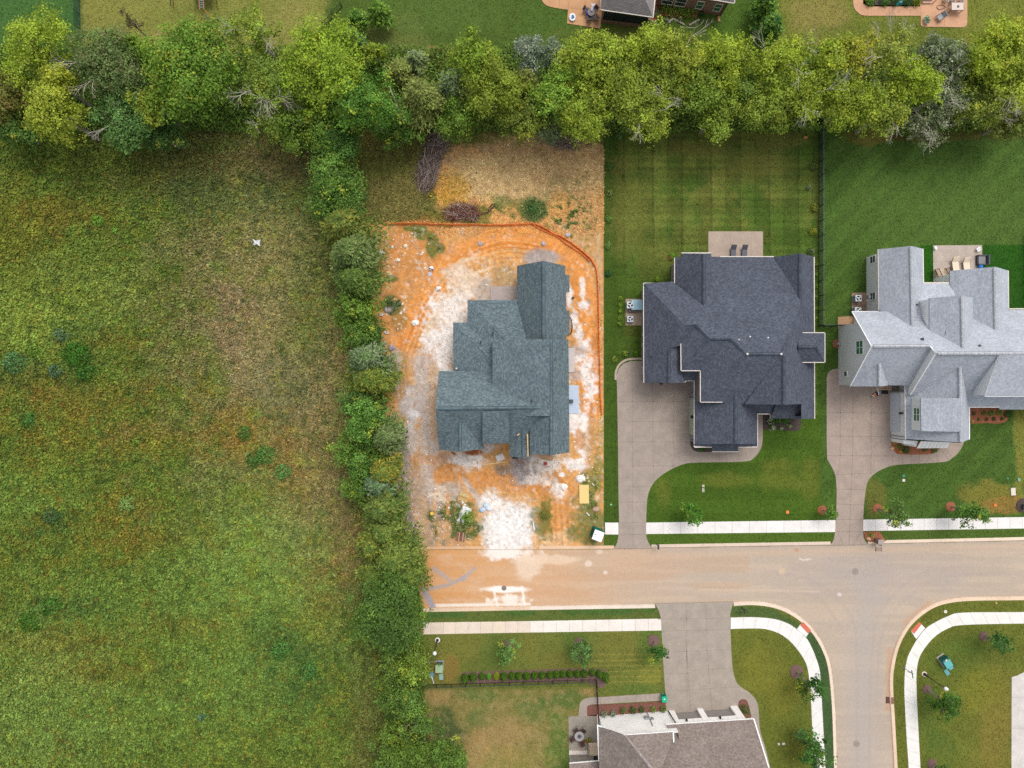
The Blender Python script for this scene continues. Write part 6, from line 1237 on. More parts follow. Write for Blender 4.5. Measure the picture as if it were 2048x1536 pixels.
# clipped arborvitae hedge row along the black picket fence
hx = [(931, 1352, 1.9), (946.7, 1350, 1.75), (964, 1349, 1.3), (977.7, 1350, 1.1), (992.8, 1349, 1.35), (1007.4, 1349, 1.7), (1023.6, 1348, 1.5), (1037.5, 1348, 1.6), (1053, 1348, 1.6), (1069, 1347, 1.5), (1084, 1346.5, 1.5), (1099, 1346, 1.5), (1112, 1345, 1.5), (1125, 1344.5, 1.4), (1139, 1344, 1.5), (1153.5, 1344, 1.4), (1167.5, 1343, 1.6), (1183.5, 1341.5, 1.3), (1198, 1344, 1.6), (1209, 1350, 2.0)]
for i, (x, y, h_) in enumerate(hx):
    b = P(x, y); rg = np.random.default_rng(900 + i); root = empty('arborvitae', (b.x, b.y, .14), '%s arborvitae from the left in the row along the black picket fence' % ordn[i], 'shrub', 'arborvitae hedge row')
    n = 1500; t = rg.random(n) ** .8; a_ = rg.uniform(0, 2*math.pi, n); prof = np.sqrt(np.clip(1 - (t - .18) ** 2 / .7, 0, 1)) * np.clip((1 - t) * 1.7, 0, 1) ** .7
    r_ = .43 * prof * rg.uniform(.8, 1.05, n) * (h_ / 1.6) ** .5; pos = np.stack([np.cos(a_) * r_, np.sin(a_) * r_, t * h_ * 1.12], 1); nr = np.stack([np.cos(a_), np.sin(a_), .5 + 0*a_], 1) + rg.normal(0, .35, (n, 3))
    cc = np.repeat(col('#50711a' if i not in (3, 4) else ('#6a9a34' if i == 3 else '#8a9420'), 1.25)[None], n, 0) * rg.normal(1, .15, n).clip(.5, 1.5)[:, None]
    V, Fq, cl = leaf_quads(pos, nr, rg.uniform(.06, .13, n), cc, 1.4, rg); obj_np('foliage', mesh_np('foliage', V, Fq, cl, [M['leaf']]), root); mb = MB(); mb.tube((b.x, b.y, .1), (b.x, b.y, .14 + h_ * .7), .03, .015, 5); mb.build('stem', M['darkbark'], root)
for i, (x, y, r_, h_, c) in enumerate([(1208, 1427, 7, .9, '#6f8466'), (1225, 1427, 7, .9, '#6a8268'), (1245, 1421, 7, .9, '#3f6418'), (1266, 1420, 8, .9, '#31581a'), (1283.5, 1418, 7, .9, '#345a1c'), (1306, 1418, 7, .8, '#6a843c'), (1326, 1418, 7, .9, '#587a30')]):
    shrub(x, y, r_, h_, c, '%s round shrub from the left in the red mulch bed of the white brick house' % ordn[i], 'shrubs along the white brick wall')
shrub(1491, 1420, 9, 1.6, '#3a6018', 'tall dark shrub in the mulch bed at the right corner of the white brick house', elong=1) if False else shrub(1491, 1420, 9, 1.6, '#3a6018', 'tall dark shrub in the mulch bed at the right corner of the white brick house')
for i, (x, y) in enumerate(((1240, 597), (1240, 610), (1240, 623), (1240, 637), (1240, 648))): shrub(x, y, 5.2, .5, '#76902c', '%s small shrub from the top in the column beside the two condensers' % ordn[i], 'small shrubs beside the condensers')
for (x, y, r_, c, lb) in ((1250, 707, 6, '#7c9430', 'round clipped shrub above the left corner of the first driveway, left one'), (1272, 706, 7, '#5c8220', 'round clipped shrub above the first driveway, against the wall'), (1229, 718, 6.5, '#8a9a3c', 'yellowish shrub at the outer bend of the first driveway'),
                          (1343, 513, 8, '#5f8a24', 'fresh green shrub at the north-west corner of the charcoal-roofed house'), (1314, 560, 7, '#6c8a24', 'green shrub against the wall north of the condensers'), (1622, 503, 8, '#66704c', 'grey-green shrub at the north-east corner of the charcoal-roofed house'),
                          (1216, 547, 8, '#2f5a34', 'dark green shrub at the left edge of the striped lawn, lowest one'), (1217, 491, 8, '#6f8f44', 'light shrub at the left edge of the striped lawn beside the orange fence bend'), (1218, 438, 8, '#6a8a3e', 'light shrub at the left edge of the striped lawn, second from the top'), (1220, 332, 9, '#4a6e2c', 'dark green shrub at the left edge of the striped lawn, topmost one'), (1219, 386, 7, '#7d8a4a', 'thin pale shrub at the left edge of the striped lawn, third from the top'),
                          (1629, 415, 9, '#7c8430', 'olive shrub beside the black mesh fence, third from the top'), (1626, 462, 9, '#868a2c', 'yellow-olive shrub beside the black mesh fence, lowest one'), (1626, 334, 9, '#5c7034', 'dark shrub beside the black mesh fence, second from the top'), (1621, 262, 10, '#6c8034', 'shrub under the tree line beside the black mesh fence, topmost'), (1617, 375, 6, '#6f7a5c', 'small grey shrub beside the black mesh fence'), (1238, 272, 9, '#58783a', 'low shrub under the tree line in the striped lawn corner'),
                          (935, 1036, 17, '#6d9420', 'bushy green sapling between the two pallets on the construction site'), (1091, 1029, 12, '#5d742c', 'weedy green bush right of the white gravel entrance'), (1066, 418, 13, '#3d7038', 'dark green weed bush beyond the orange fence'), (785, 608, 13, '#4f7044', 'blue-green weed bush among rocks in the left part of the orange soil')):
    shrub(x, y, r_, .7 if r_ < 11 else 1.1, c, lb, dens=110 if r_ > 11 else 200)
for i in range(6): shrub(1631, 528 + i * 22, 5, .5, '#6a8a26', '%s low shrub from the top between the charcoal-roofed house and the mesh fence' % ordn[i], 'low shrubs along the east wall')
for (x, y, r_, c, lb, fl) in ((1540, 842, 9, '#4f7a28', 'hydrangea bush with white blooms in the dark bed, left one', '#f6f4e4'), (1556, 840, 8, '#4c7626', 'leafy green shrub in the dark bed, second from the left', None), (1572, 840, 9, '#487426', 'leafy green shrub in the dark bed, third from the left', None), (1545, 855, 7, '#6f8a3c', 'low white-flowering plant at the front of the dark bed', '#fbf8ea'), (1562, 856, 5, '#6f8a3c', 'small white-flowering plant at the front of the dark bed', '#fbf8ea'), (1579, 852, 5, '#7a9440', 'small pale plant at the right of the dark bed', '#e4e6b0')):
    shrub(x, y, r_, .7, c, lb, flowers=fl, ff=.25 if fl else 0)
for (x, y, r_, c, lb) in ((1403, 896, 8, '#3f6a1c', 'low green shrub under the front corner of the charcoal roof, left one'), (1419, 892, 7, '#3c641c', 'low green shrub under the front corner of the charcoal roof, right one'),
                          (1788, 883, 6, '#a0902c', 'golden low plant in the red mulch bed under the garage wing, left one'), (1798, 893, 6, '#557a26', 'green spiky plant in the red mulch bed under the garage wing'), (1812, 899, 9, '#31602a', 'dark green shrub in the red mulch bed under the garage wing'), (1798, 903, 5, '#c08a2c', 'orange-gold plant at the front of the red mulch bed'), (1848, 899, 6, '#43702a', 'green shrub below the white metal awning, left one'), (1868, 899, 7, '#477226', 'green shrub below the white metal awning, right one'), (1803, 880, 5, '#3a4a2a', 'dark small shrub by the downpipe of the garage wing'),
                          (1947, 827, 5, '#5a6030', 'olive plant at the left of the right-hand red mulch bed'), (1967, 826, 6, '#567a24', 'green shrub in the right-hand red mulch bed, first of the upper row'), (1982, 826, 7, '#4f7a22', 'green shrub in the right-hand red mulch bed, second of the upper row'), (1998, 825, 7, '#5c8226', 'green shrub in the right-hand red mulch bed, third of the upper row'), (2016, 828, 9, '#2f5c1e', 'dark green shrub at the right end of the right-hand mulch bed'),
                          (1957, 839, 4, '#4f6a26', 'tiny green plant in the lower row of the right-hand mulch bed'), (1972, 838, 4.5, '#5a4a2a', 'tiny brown-green plant in the lower row, second'), (1987, 838, 4.5, '#54502a', 'tiny brown-green plant in the lower row, third'), (2003, 837, 4, '#5c5428', 'tiny brown-green plant in the lower row, fourth'), (1944, 843, 4, '#c8a45c', 'pale yellow flowering plant at the corner of the right-hand mulch bed'),
                          (1739, 1069, 5, '#7a8432', 'low olive plant in the mulch beside the brick mailbox'), (1744, 1071, 4, '#93a03c', 'yellow-green plant in the mulch beside the brick mailbox')): shrub(x, y, r_, .45 if r_ < 7 else .7, c, lb)
# hydrangea hedge and plants of the brick house, shrubs of the top right bed
for i, (x, y, r_) in enumerate(((1330, 16, 13), (1345, 22, 13), (1360, 21, 13), (1375, 25, 12), (1386, 21, 10))): shrub(x, y, r_, .9, '#4f7a1e', '%s lime-flowered hydrangea from the left along the brick wall' % ordn[i], 'hydrangeas along the brick wall', flowers='#c8d45c', ff=.18, dens=160)
for (x, y, r_, c, lb, fl) in ((1313, 27, 9, '#5c7a4c', 'variegated shrub right of the screened porch', '#c8cc70'), (1402, 29, 7, '#2f541c', 'dark round shrub left of the brick house corner', None), (1333, 42, 7, '#7c8a68', 'pale grey shrub at the stone edging', None), (1360, 39, 5, '#7d9060', 'small pale shrub inside the stone edging', None)): shrub(x, y, r_, .7, c, lb, flowers=fl, ff=.2)
for i, (x, c) in enumerate(((1742, '#5f8a28'), (1770, '#4a7a24'), (1792, '#3f6c24'), (1815, '#33682c'), (1834, '#7d8a24'))): shrub(x, 1, 11.5, 1.0, c, '%s round shrub from the left in the dark bed at the top right' % ordn[i], 'round shrubs in the top right bed')
# meadow shrubs
for (x, y, r_, h_, c, lb) in ((150, 708, 30, 1.6, '#3f7020', 'large dark green bush in the left meadow, biggest of its clump'), (120, 670, 16, 1.2, '#5a7858', 'blue-grey bush at the top of the left meadow clump'), (172, 745, 22, 1.3, '#3c6820', 'dark bush at the lower right of the left meadow clump'), (110, 742, 16, 1.1, '#4e6c4c', 'grey-green bush at the bottom of the left meadow clump'), (28, 725, 26, 1.3, '#557c48', 'pale green bush close to the left edge of the meadow'), (70, 700, 16, .9, '#6a8a30', 'light green bush left of the meadow clump'),
                              (488, 866, 18, 1.1, '#46702c', 'green bush at the lower end of the dry meadow strip'), (56, 840, 18, 1.0, '#43702e', 'dark bush in the left meadow below the clump'), (102, 1032, 20, 1.0, '#43643a', 'dark blue-green bush in the lower left meadow'), (252, 1008, 19, .8, '#7c9a50', 'pale spiky plant in the middle of the meadow'), (20, 1290, 0, 0, '', ''), (195, 442, 14, .8, '#6f9a34', 'light green bush in the upper meadow, left one'), (232, 462, 9, .7, '#6f9c34', 'light green small bush in the upper meadow, right one'), (530, 910, 22, 1, '#55803a', 'green bush clump beside the brown strip of the meadow'), (565, 945, 20, .9, '#5c8a44', 'pale green bush right in the brown strip of the meadow'), (130, 600, 14, .8, '#7f9434', 'yellow-green bush in the bright part of the meadow'), (272, 886, 9, .6, '#6f8a2c', 'small bright bush in the rust-coloured meadow band'), (508, 918, 18, 1, '#4a7430', 'dark green bush beside the dry strip, lower meadow'), (60, 1245, 24, .9, '#44701f', 'dark green bush in the lower left corner of the meadow'), (100, 1213, 22, .9, '#4a7428', 'green bush above the one in the lower left meadow'), (404, 1434, 8, .7, '#4f6f58', 'small blue-grey bush in the bottom of the meadow'), (156, 580, 10, .7, '#8a9a36', 'yellow bush in the bright part of the upper meadow'), (315, 615, 9, .6, '#6c8430', 'small olive bush in the centre meadow'), (300, 690, 8, .6, '#86a040', 'small lime bush in the rust-tinted meadow centre'), (620, 1340, 22, .9, '#4c7a36', 'green bush clump in the lower right meadow'), (560, 1300, 22, .9, '#4f7f38', 'fresh green bush clump in the lower right meadow')):
    if r_: shrub(x, y, r_, h_, c, lb, 'bushes in the meadow', dens=60, leaf=.2)
# ---- meadow plants, lawn tufts, weeds (nobody could count them)
def cover(name, label, mask, dens, size, asp, zh, jit, cat, mat='grass', boost=1.15, flat=.5, cfun=None, per=4.0):
    ii, jj = np.nonzero(mask); area = len(ii) * (ST / S) ** 2; n = int(area * dens); k = RG.integers(0, len(ii), n)
    px = X0 + (jj[k] + RG.random(n)) * ST; py = Y0 + (ii[k] + RG.random(n)) * ST; c0 = sample(px, py) if cfun is None else cfun(px, py, n)
    clump = vn(px, py, per, 3); c0 = c0 * boost * (RG.normal(1, jit, n) * (1 + .35 * (clump - .5))).clip(.35, 1.9)[:, None]; hue = RG.normal(0, .07, n); c0 = c0 * np.stack([1 + hue, 1 + 0*hue, 1 - hue], 1)
    hh = HT[np.clip(((py - Y0) / ST).astype(int), 0, NYc-1), np.clip(((px - X0) / ST).astype(int), 0, NXc-1)]
    z = GZ + hh + zh * (.25 + .75 * RG.random(n)) * (.4 + clump); pos = np.stack([(px - 1024) / S, (768 - py) / S, z], 1); nr = RG.normal(0, flat, (n, 3)) + np.array([0, 0, 1.0])
    V, Fq, cl = leaf_quads(pos, nr, RG.uniform(size[0], size[1], n), np.clip(c0, .004, .8), asp); o = obj_np(name, mesh_np(name, V, Fq, cl, [M[mat]])); tag(o, label, cat, None, 'stuff'); return o
lush = MD & (gx > -110) & (gy < 1640)
drym = sst(340, 540, gx + 160 * (n4 - .5)) * (1 - sst(1050, 1380, gy)) ; rsel = np.random.default_rng(4).random(gx.shape)
cover('meadow_weeds', 'dense leafy weeds of the green meadow', lush & (rsel > drym * .62), 64, (.12, .29), 1.4, .36, .19, 'weeds', per=7, boost=1.34)
cover('dry_grass', 'dry brownish grass blades in the worn part of the meadow', lush & (rsel < drym), 75, (.1, .26), 3.0, .14, .2, 'grass', flat=.45, boost=1.72)
def flw(px, py, n): return np.repeat(lin('#e8e2cc')[None] * .7, n, 0)
fm = np.zeros(gx.shape, bool)
for (cx, cy, r_) in ((455, 640, 30), (480, 790, 40), (470, 720, 30), (520, 790, 30), (560, 700, 20), (420, 620, 14), (590, 750, 24)): fm |= (np.hypot(gx - cx, gy - cy) < r_ * (.4 + 1.2 * n4)) & (n3 > .52)
cover('white_wildflowers', 'tiny white wildflowers scattered in the dry meadow', fm & MD, 6, (.06, .13), 1, .2, .1, 'flowers', cfun=flw)
ug = ((gy > 100 + 20 * (n1 - .5)) & (gy < 268 + 30 * (n1 - .5)) & (gx < 2150)) | (segdist(gx, gy, [(672, 260), (680, 380), (700, 520), (725, 650), (742, 760), (745, 880), (755, 1000), (775, 1100), (785, 1250), (810, 1380), (820, 1560)]) < 30 + 16 * (n2 - .5))
ug &= ~((gx > 250) & (gx < 480) & (gy < 120)) & ~RD
cover('undergrowth', 'dense leafy undergrowth beneath the tree line and hedgerow', ug, 70, (.14, .3), 1.3, 1.5, .2, 'undergrowth', mat='leaf', flat=.6, cfun=lambda px, py, n: lin('#566e26')[None] * 1.15 + 0 * RG.random((n, 1)))
rgm = LT & (gy < 449) & (gx < 905 + 40 * (n1 - .5)) & ~((gx > 870) & (gy < 420))
cover('rough_grass', 'rough olive grass behind the orange fence', rgm, 55, (.1, .22), 2, .1, .2, 'grass', boost=1.3)
fy = (np.hypot((gx - 905) / 1.0, (gy - 378) / .9) < 40 * (.3 + 1.3 * n4)) | ((np.abs(gx - 1201) < 5) & (gy > 560) & (gy < 960) & (n3 > .5)) | (np.hypot(gx - 888, gy - 452) < 9) | (np.hypot(gx - 975, gy - 400) < 16) & (n3 > .5) | ((np.hypot(gx - 1190, gy - 960) < 22) & (n3 > .56))
cover('yellow_wildflowers', 'yellow wildflowers growing beside the orange fence and brush piles', fy & LT, 22, (.07, .18), 1, .3, .15, 'flowers', cfun=lambda px, py, n: np.where(RG.random((n, 1)) < .55, lin('#f2bf2c') * .8, lin('#6d8030')))
grn_ = (Cmap[..., 1] > Cmap[..., 0] * 1.02) & (Cmap[..., 1] < .3) & LT
for hp in (((1156, 966), (1180, 966), (1180, 1009), (1156, 1009)), ((1178, 1050), (1212, 1050), (1212, 1086), (1178, 1086)), ((914, 982), (942, 982), (942, 1005), (914, 1005)), ((910, 1062), (932, 1062), (932, 1084), (910, 1084))): grn_ &= ~inpoly(gx, gy, hp)
cover('lot_weeds', 'green weeds growing on the bare construction lot', grn_, 55, (.1, .28), 1.3, .25, .25, 'weeds', boost=1.5)
cover('straw_stubble', 'straw-coloured dry stubble behind the orange fence', LT & (gy < 470) & (gx > 860) & ~grn_, 40, (.06, .18), 3, .05, .2, 'straw', boost=1.4, flat=.35)
lw = ~(MD | LT | RD) & (gx > -20) & (gx < 2070) & (gy > -20) & (gy < 1560)
for hp in HARD:
    sl_ = box_sl(min(p[0] for p in hp) - 4, min(p[1] for p in hp) - 4, max(p[0] for p in hp) + 4, max(p[1] for p in hp) + 4); lw[sl_] &= ~(inpoly(gx[sl_], gy[sl_], hp) | (segdist(gx[sl_], gy[sl_], list(hp) + [hp[0]]) < 1.6))
cover('lawn_grass', 'mown grass tufts of the lawns', lw, 40, (.07, .15), 1.8, .035, .13, 'grass', boost=1.22, flat=.3)
# ------------------------------------------------------------------ loose objects
def rock_field(name, label, n, fn, smin, smax, cols, kind='stuff', cat='stones'):
    rg = random.Random(hash(label) % 1000 if False else len(label)); mb = MB()
    for i in range(n):
        x, y = fn(rg); s_ = smin * (smax / smin) ** (rg.random() ** 2.2); X, Y = XY(x, y); c = col(rg.choice(cols)) * rg.uniform(.85, 1.1)
        h = HT[int((y - Y0) / ST), int((x - X0) / ST)]; mb.blob(X, Y, GZ + h + s_ * .1, s_ * rg.uniform(.7, 1.2), s_ * rg.uniform(.7, 1.2), s_ * .5, seed=i, jit=.3, c=np.clip(c, 0, .9), n=5, k=3)
    o = mb.build(name, M['stone']); tag(o, label, cat, None, kind); return o
def gauss(cx, cy, rx, ry):
    def f(rg):
        for _ in range(50):
            x, y = rg.gauss(cx, rx), rg.gauss(cy, ry)
            if 770 < x < 1200 and 300 < y < 1094: return x, y
        return cx, cy
    return f
def anyof(lst):
    fs = [gauss(*q) for q in lst]; return lambda rg: rg.choice(fs)(rg)
rock_field('rubble', 'pale limestone rubble strewn over the orange soil', 850, anyof([(805, 490, 28, 28), (805, 490, 28, 28), (820, 560, 40, 40), (800, 640, 20, 40), (900, 640, 50, 60), (1010, 560, 30, 20), (830, 850, 20, 60), (1160, 800, 14, 80), (960, 910, 60, 16), (900, 1000, 30, 14), (910, 1050, 34, 34), (1100, 930, 40, 20), (1180, 900, 10, 60)]), .03, .2, ['#fff6ea', '#f4e6d2', '#e9d3a8', '#d8cfc8'])
rock_field('gravel', 'grey gravel of the access track', 1300, anyof([(830, 980, 16, 60), (850, 1040, 20, 30), (808, 1020, 8, 40), (862, 790, 10, 60), (1052, 936, 20, 16), (880, 1030, 8, 30)]), .03, .1, ['#b8a8a0', '#d8ccc4', '#8f8486', '#efe4da'])
for i, (x, y, s_, c, lb) in enumerate(((776, 619, .5, '#c8bcb8', 'grey boulder beside the blue-green weed bush'), (762, 505, .42, '#ece0cc', 'pale boulder at the left edge of the stony corner'), (783, 695, .5, '#aaa0a8', 'grey boulder above the access track'), (773, 665, .3, '#e8e0dc', 'small white boulder below the orange fence stub'), (811, 492, .28, '#fbeccf', 'cream boulder in the stony corner, upper'), (796, 520, .3, '#fff2dc', 'cream boulder in the stony corner, lower'), (778, 547, .36, '#f3d9a4', 'tan boulder in the stony corner, bottom'), (961, 487, .35, '#b9b2b4', 'flat grey stone above the track bend'), (877, 577, .38, '#fff8f0', 'white stone block beside the vehicle track'), (831, 646, .5, '#fff8f0', 'white boulder left of the vehicle track'), (1128, 973, .5, '#fff6ee', 'white stone heap above the plywood sheet'), (1087, 416, .0, '#fff', ''), (1161, 957, .7, '#fff4ea', 'white stone lump at the top of the plywood sheet'), (763, 629, .3, '#f4ece4', 'white boulder at the hedgerow beside the weed bush'), (789, 601, .4, '#e8b070', 'tan boulder right of the blue-green weed bush'), (1135, 470, .35, '#c9c2c4', 'grey stone between the fence bend and the lawn'), (1087, 487, .35, '#c2b6b4', 'grey stone inside the orange fence at the top'), (1091, 927, .25, '#c8544a', 'small red rag-like debris on the white soil'), (1783, 897, .3, '#e0b890', 'tan boulder in the red mulch bed'), (1737, 1077, .25, '#e4c0a0', 'tan stone beside the brick mailbox'), (1611, 275, .25, '#d89a60', 'tan stone at the top of the mesh fence'), (1192, 1018, .45, '#c9a890', 'pinkish boulder above the portable toilet'))):
    if s_ == 0: continue
    X, Y = XY(x, y); mb = MB(); mb.blob(X, Y, .2, s_, s_ * .8, s_ * .55, seed=i + 40, jit=.22, c=col(c), n=9, k=5); tag(mb.build('boulder', M['stone']), lb, 'boulder', 'loose boulders')
# stone edging of the flower bed
for a_, b_, lb in (((1293, 36), (1316, 52), 'rough stone edging right of the screened porch'), ((1337, 46), (1345, 38), 'short stone edging beside the pale grey shrub'), ((1345, 38), (1368, 50), 'rough stone edging below the hydrangeas, left run'), ((1378, 51), (1398, 40), 'rough stone edging below the hydrangeas, right run')):
    mb = MB(); n = 7
    for k in range(n): t = (k + .5) / n; X, Y = XY(a_[0] + (b_[0]-a_[0])*t, a_[1] + (b_[1]-a_[1])*t); mb.blob(X, Y, .24, .17, .13, .14, seed=k + int(a_[0]), c=col('#cfc2b4') * rnd.uniform(.8, 1.1), n=7, k=4)
    tag(mb.build('stone_edging', M['stone']), lb, 'stone edging')
# brush piles
def brush(pts, wd, n, hgt, cs, label, L=(.8, 2.4), th=.02):
    rg = random.Random(len(label)); mb = MB()
    for i in range(n):
        t = rg.random() * (len(pts) - 1); k = int(t); f = t - k; cx = pts[k][0] + (pts[k+1][0]-pts[k][0])*f + rg.gauss(0, wd/3); cy = pts[k][1] + (pts[k+1][1]-pts[k][1])*f + rg.gauss(0, wd/3)
        X, Y = XY(cx, cy); a_ = math.atan2(-(pts[-1][1]-pts[0][1]), pts[-1][0]-pts[0][0]) + rg.gauss(0, .8); l = rg.uniform(*L); z = .15 + hgt * abs(rg.gauss(0, .5)); p = Vector((X, Y, z)); d = Vector((math.cos(a_), math.sin(a_), rg.gauss(0, .12)))
        q = p + d * l * .5; r_ = p - d * l * .5; m_ = p + Vector((rg.gauss(0, .1), rg.gauss(0, .1), .08)); c = col(rg.choice(cs)) * rg.uniform(.7, 1.15); r_.z = max(r_.z, .12); q.z = max(q.z, .12)
        w_ = th * rg.uniform(.5, 1.6); mb.tube(r_, m_, w_, w_*.8, 4, c=c, cap=False); mb.tube(m_, q, w_*.8, w_*.4, 4, c=c, cap=False)
        if rg.random() < .5: mb.tube(m_, m_ + Vector((math.cos(a_+.6), math.sin(a_+.6), .1)) * l * .35, w_*.6, w_*.3, 4, c=c, cap=False)
    tag(mb.build('brush_pile', M['twig']), label, 'brush pile')
brush([(884, 262), (872, 300), (858, 335), (852, 370)], 26, 1100, .9, ['#a08c82', '#8a766e', '#c0b0a6', '#7a665c'], 'large grey-brown pile of cut branches left of the straw patch', th=.022)
brush([(905, 428), (925, 424), (950, 428)], 18, 480, .7, ['#a0705c', '#8c5a48', '#d0bcb0', '#7a4a3c'], 'reddish brown brush pile just behind the orange fence'); brush([(1110, 284), (1135, 288), (1152, 284)], 14, 200, .5, ['#9a8878', '#7a685c', '#b8a89c'], 'small pile of bare twigs at the top edge of the straw patch')
mb = MB(); pts = smooth([(945, 438), (960, 430), (976, 425), (988, 413), (990, 410), (985, 409), (978, 418), (976, 427)], 4); mb.path([Vector((*XY(*p), .35)) for p in pts], .05, 5, c=col('#3a3a3c')); tag(mb.build('hose', M['paint']), 'black corrugated hose looped beside the reddish brush pile', 'hose')
mb = MB(); pts = smooth([(1138, 634), (1142, 640), (1144, 655), (1142, 666), (1136, 670), (1133, 668)], 4); mb.path([Vector((*XY(*p), .4)) for p in pts], .06, 6, c=col('#2c2e30')); tag(mb.build('hose', M['paint']), 'black curved hose against the right wall of the unfinished house', 'hose')
# orange silt fence: sagging sheet on stakes, built in runs
def silt(pts, label, hgt=.55, wd=.04):
    root = empty('silt_fence', (*XY(*pts[0]), .13), label, 'silt fence', 'orange silt fences'); pp = resample(pts, max(int(len(pts) * 8), 30)); mb = MB(); rg = random.Random(int(pts[0][0])); prev = None
    for i, p in enumerate(pp):
        X, Y = XY(*p); a_ = pp[max(i-1, 0)]; b_ = pp[min(i+1, len(pp)-1)]; dx, dy = b_[0]-a_[0], -(b_[1]-a_[1]); l = math.hypot(dx, dy) or 1; nx, ny = -dy/l, dx/l; lean = .06 + .10 * rg.random(); hz = hgt * (.75 + .25 * rg.random())
        row = [(X, Y, .12), (X + nx*lean*.4, Y + ny*lean*.4, .12 + hz*.5), (X + nx*lean, Y + ny*lean, .12 + hz), (X + nx*(lean + wd), Y + ny*(lean + wd), .12 + hz - .03)]
        if prev:
            c = col('#ff9350', 1.2) * rg.uniform(.85, 1.12)
            for k in range(3): mb.poly([prev[k], row[k], row[k+1], prev[k+1]], c=c)
        prev = row
    mb.build('sheet', M['orangecloth'], root); mb = MB()
    for i in range(0, len(pp), 6): X, Y = XY(*pp[i]); mb.box(X, Y, .05, .04, .04, hgt + .2, c=col('#c9a070'))
    mb.build('stakes', M['paint'], root)
M['orangecloth'] = mat_attr('orange_silt_cloth', .6, ((2, .85, 1.15),))
silt([(768, 449), (850, 450), (930, 452), (1010, 452), (1066, 450)], 'straight orange silt fence along the top of the orange soil'); silt(smooth([(1066, 450), (1085, 456), (1105, 469), (1125, 477), (1150, 494), (1170, 510), (1183, 524), (1192, 545), (1195, 600), (1196, 660), (1198, 740), (1199, 790), (1202, 830)], 3), 'long curved orange silt fence along the right side of the construction site', .5, .05)
silt(smooth([(1066, 452), (1090, 465), (1112, 474), (1135, 492), (1160, 508), (1178, 524)], 3), 'second layer of orange silt fence at the bend', .35, .04); silt([(738, 588), (742, 610), (747, 644)], 'short orange silt fence stub emerging from the hedgerow', .7, .2); silt([(751, 672), (754, 684)], 'tiny piece of orange silt fence between hedgerow trees', .6, .15); silt([(768, 782), (770, 800), (773, 815)], 'short orange silt fence beside the access track', .7, .22)
# portable toilet
pt = empty('portable_toilet', (*XY(1192, 1064), .13), 'green portable toilet with a white roof beside the pavement end', 'portable toilet'); c0 = P(1192, 1064, .13); rz = math.radians(-20)
mb = MB(); mb.box(c0.x, c0.y, .13, 1.15, 1.15, 2.15, rz=rz, c=col('#0e7a68')); mb.box(c0.x, c0.y, .13, 1.25, 1.25, .14, rz=rz, c=col('#0b5a50')); mb.build('cabin', M['paint'], pt)
mb = MB(); mb.box(c0.x, c0.y, 2.28, 1.22, 1.22, .1, rz=rz, c=(.8, .8, .8)); mb.box(c0.x, c0.y, 2.38, 1.0, 1.0, .05, rz=rz, c=(.82, .82, .82), taper=.8); mb.build('roof', M['paint'], pt); mb = MB(); mb.cyl(c0.x - .35, c0.y + .2, 2.36, 2.55, .05, n=10, c=(.05, .05, .05)); mb.build('vent_pipe', M['paint'], pt)
mb = MB(); mb.box(c0.x - .60*math.cos(rz), c0.y - .60*math.sin(rz), .3, .05, .85, 1.85, rz=rz, c=col('#0a5f52')); mb.build('door', M['paint'], pt)
def plate(name, label, cat, px, py, wx, wy, hz, rz, c, mat='paint', z0=.15, group=None):
    mb = MB(); X, Y = XY(px, py); mb.box(X, Y, z0, wx/16, wy/16, hz, rz=math.radians(rz), c=col(c)); return tag(mb.build(name, M[mat]), label, cat, group)
plate('plywood_sheet', 'pale yellow plywood sheet lying above the portable toilet', 'plywood sheet', 1168, 988, 19, 37, .18, 1, '#f2d28a')
def pallet(px, py, w_, d_, rz, label, cs, seed=1, lay=1):
    root = empty('pallet', (*XY(px, py), .15), label, 'pallet', 'wooden pallets'); X, Y = XY(px, py); r = math.radians(rz); rg = random.Random(seed); W_, D_ = w_/16, d_/16; n = 7; mb = MB()
    for k in range(n):
        t = (k - (n-1)/2) / n * D_; mb.box(X - t*math.sin(r)*1, Y + t*math.cos(r), .15 + .12, W_, D_/n*.62, .025, rz=r, c=col(rg.choice(cs)) * rg.uniform(.85, 1.1))
    mb.build('deck_boards', M['paint'], root); mb = MB()
    for s_ in (-.44, 0, .44): mb.box(X + s_*W_*math.cos(r), Y + s_*W_*math.sin(r), .15, .09, D_, .12, rz=r, c=col('#a8784c'))
    mb.build('stringers', M['paint'], root)
pallet(927.5, 993.5, 20, 17, -20, 'pale new wooden pallet lying at the top of the weedy patch', ['#f4d48e', '#fbe6b4', '#e8bc74'], 3); pallet(921, 1073, 17, 18, 84, 'brown weathered pallet lying at the bottom of the weedy patch', ['#9a6a58', '#c8a890', '#8a5a4c'], 5)
def rag(name, label, cat, pts, z, c, amp=.08, z0=.16):
    mb = MB(); P2 = [XY(*p) for p in pts]; cx, cy = np.mean(P2, 0); rg = random.Random(len(label)); ctr = (cx, cy, z0 + z)
    ringp = [(x, y, z0 + rg.random() * amp) for x, y in P2]; mid = [((x + cx)/2 + rg.gauss(0, .05), (y + cy)/2 + rg.gauss(0, .05), z0 + z * .7 + rg.random() * amp) for x, y in P2]; n = len(P2)
    for k in range(n):
        j = (k + 1) % n; cc = np.clip(col(c) * rg.uniform(.92, 1.06), 0, .9); mb.poly([ringp[k], ringp[j], mid[j], mid[k]], c=cc); mb.poly([mid[k], mid[j], ctr], c=cc)
        mb.poly([(*P2[k], z0 - .06), (*P2[j], z0 - .06), ringp[j], ringp[k]], c=cc)
    return tag(mb.build(name, M['paint']), label, cat)
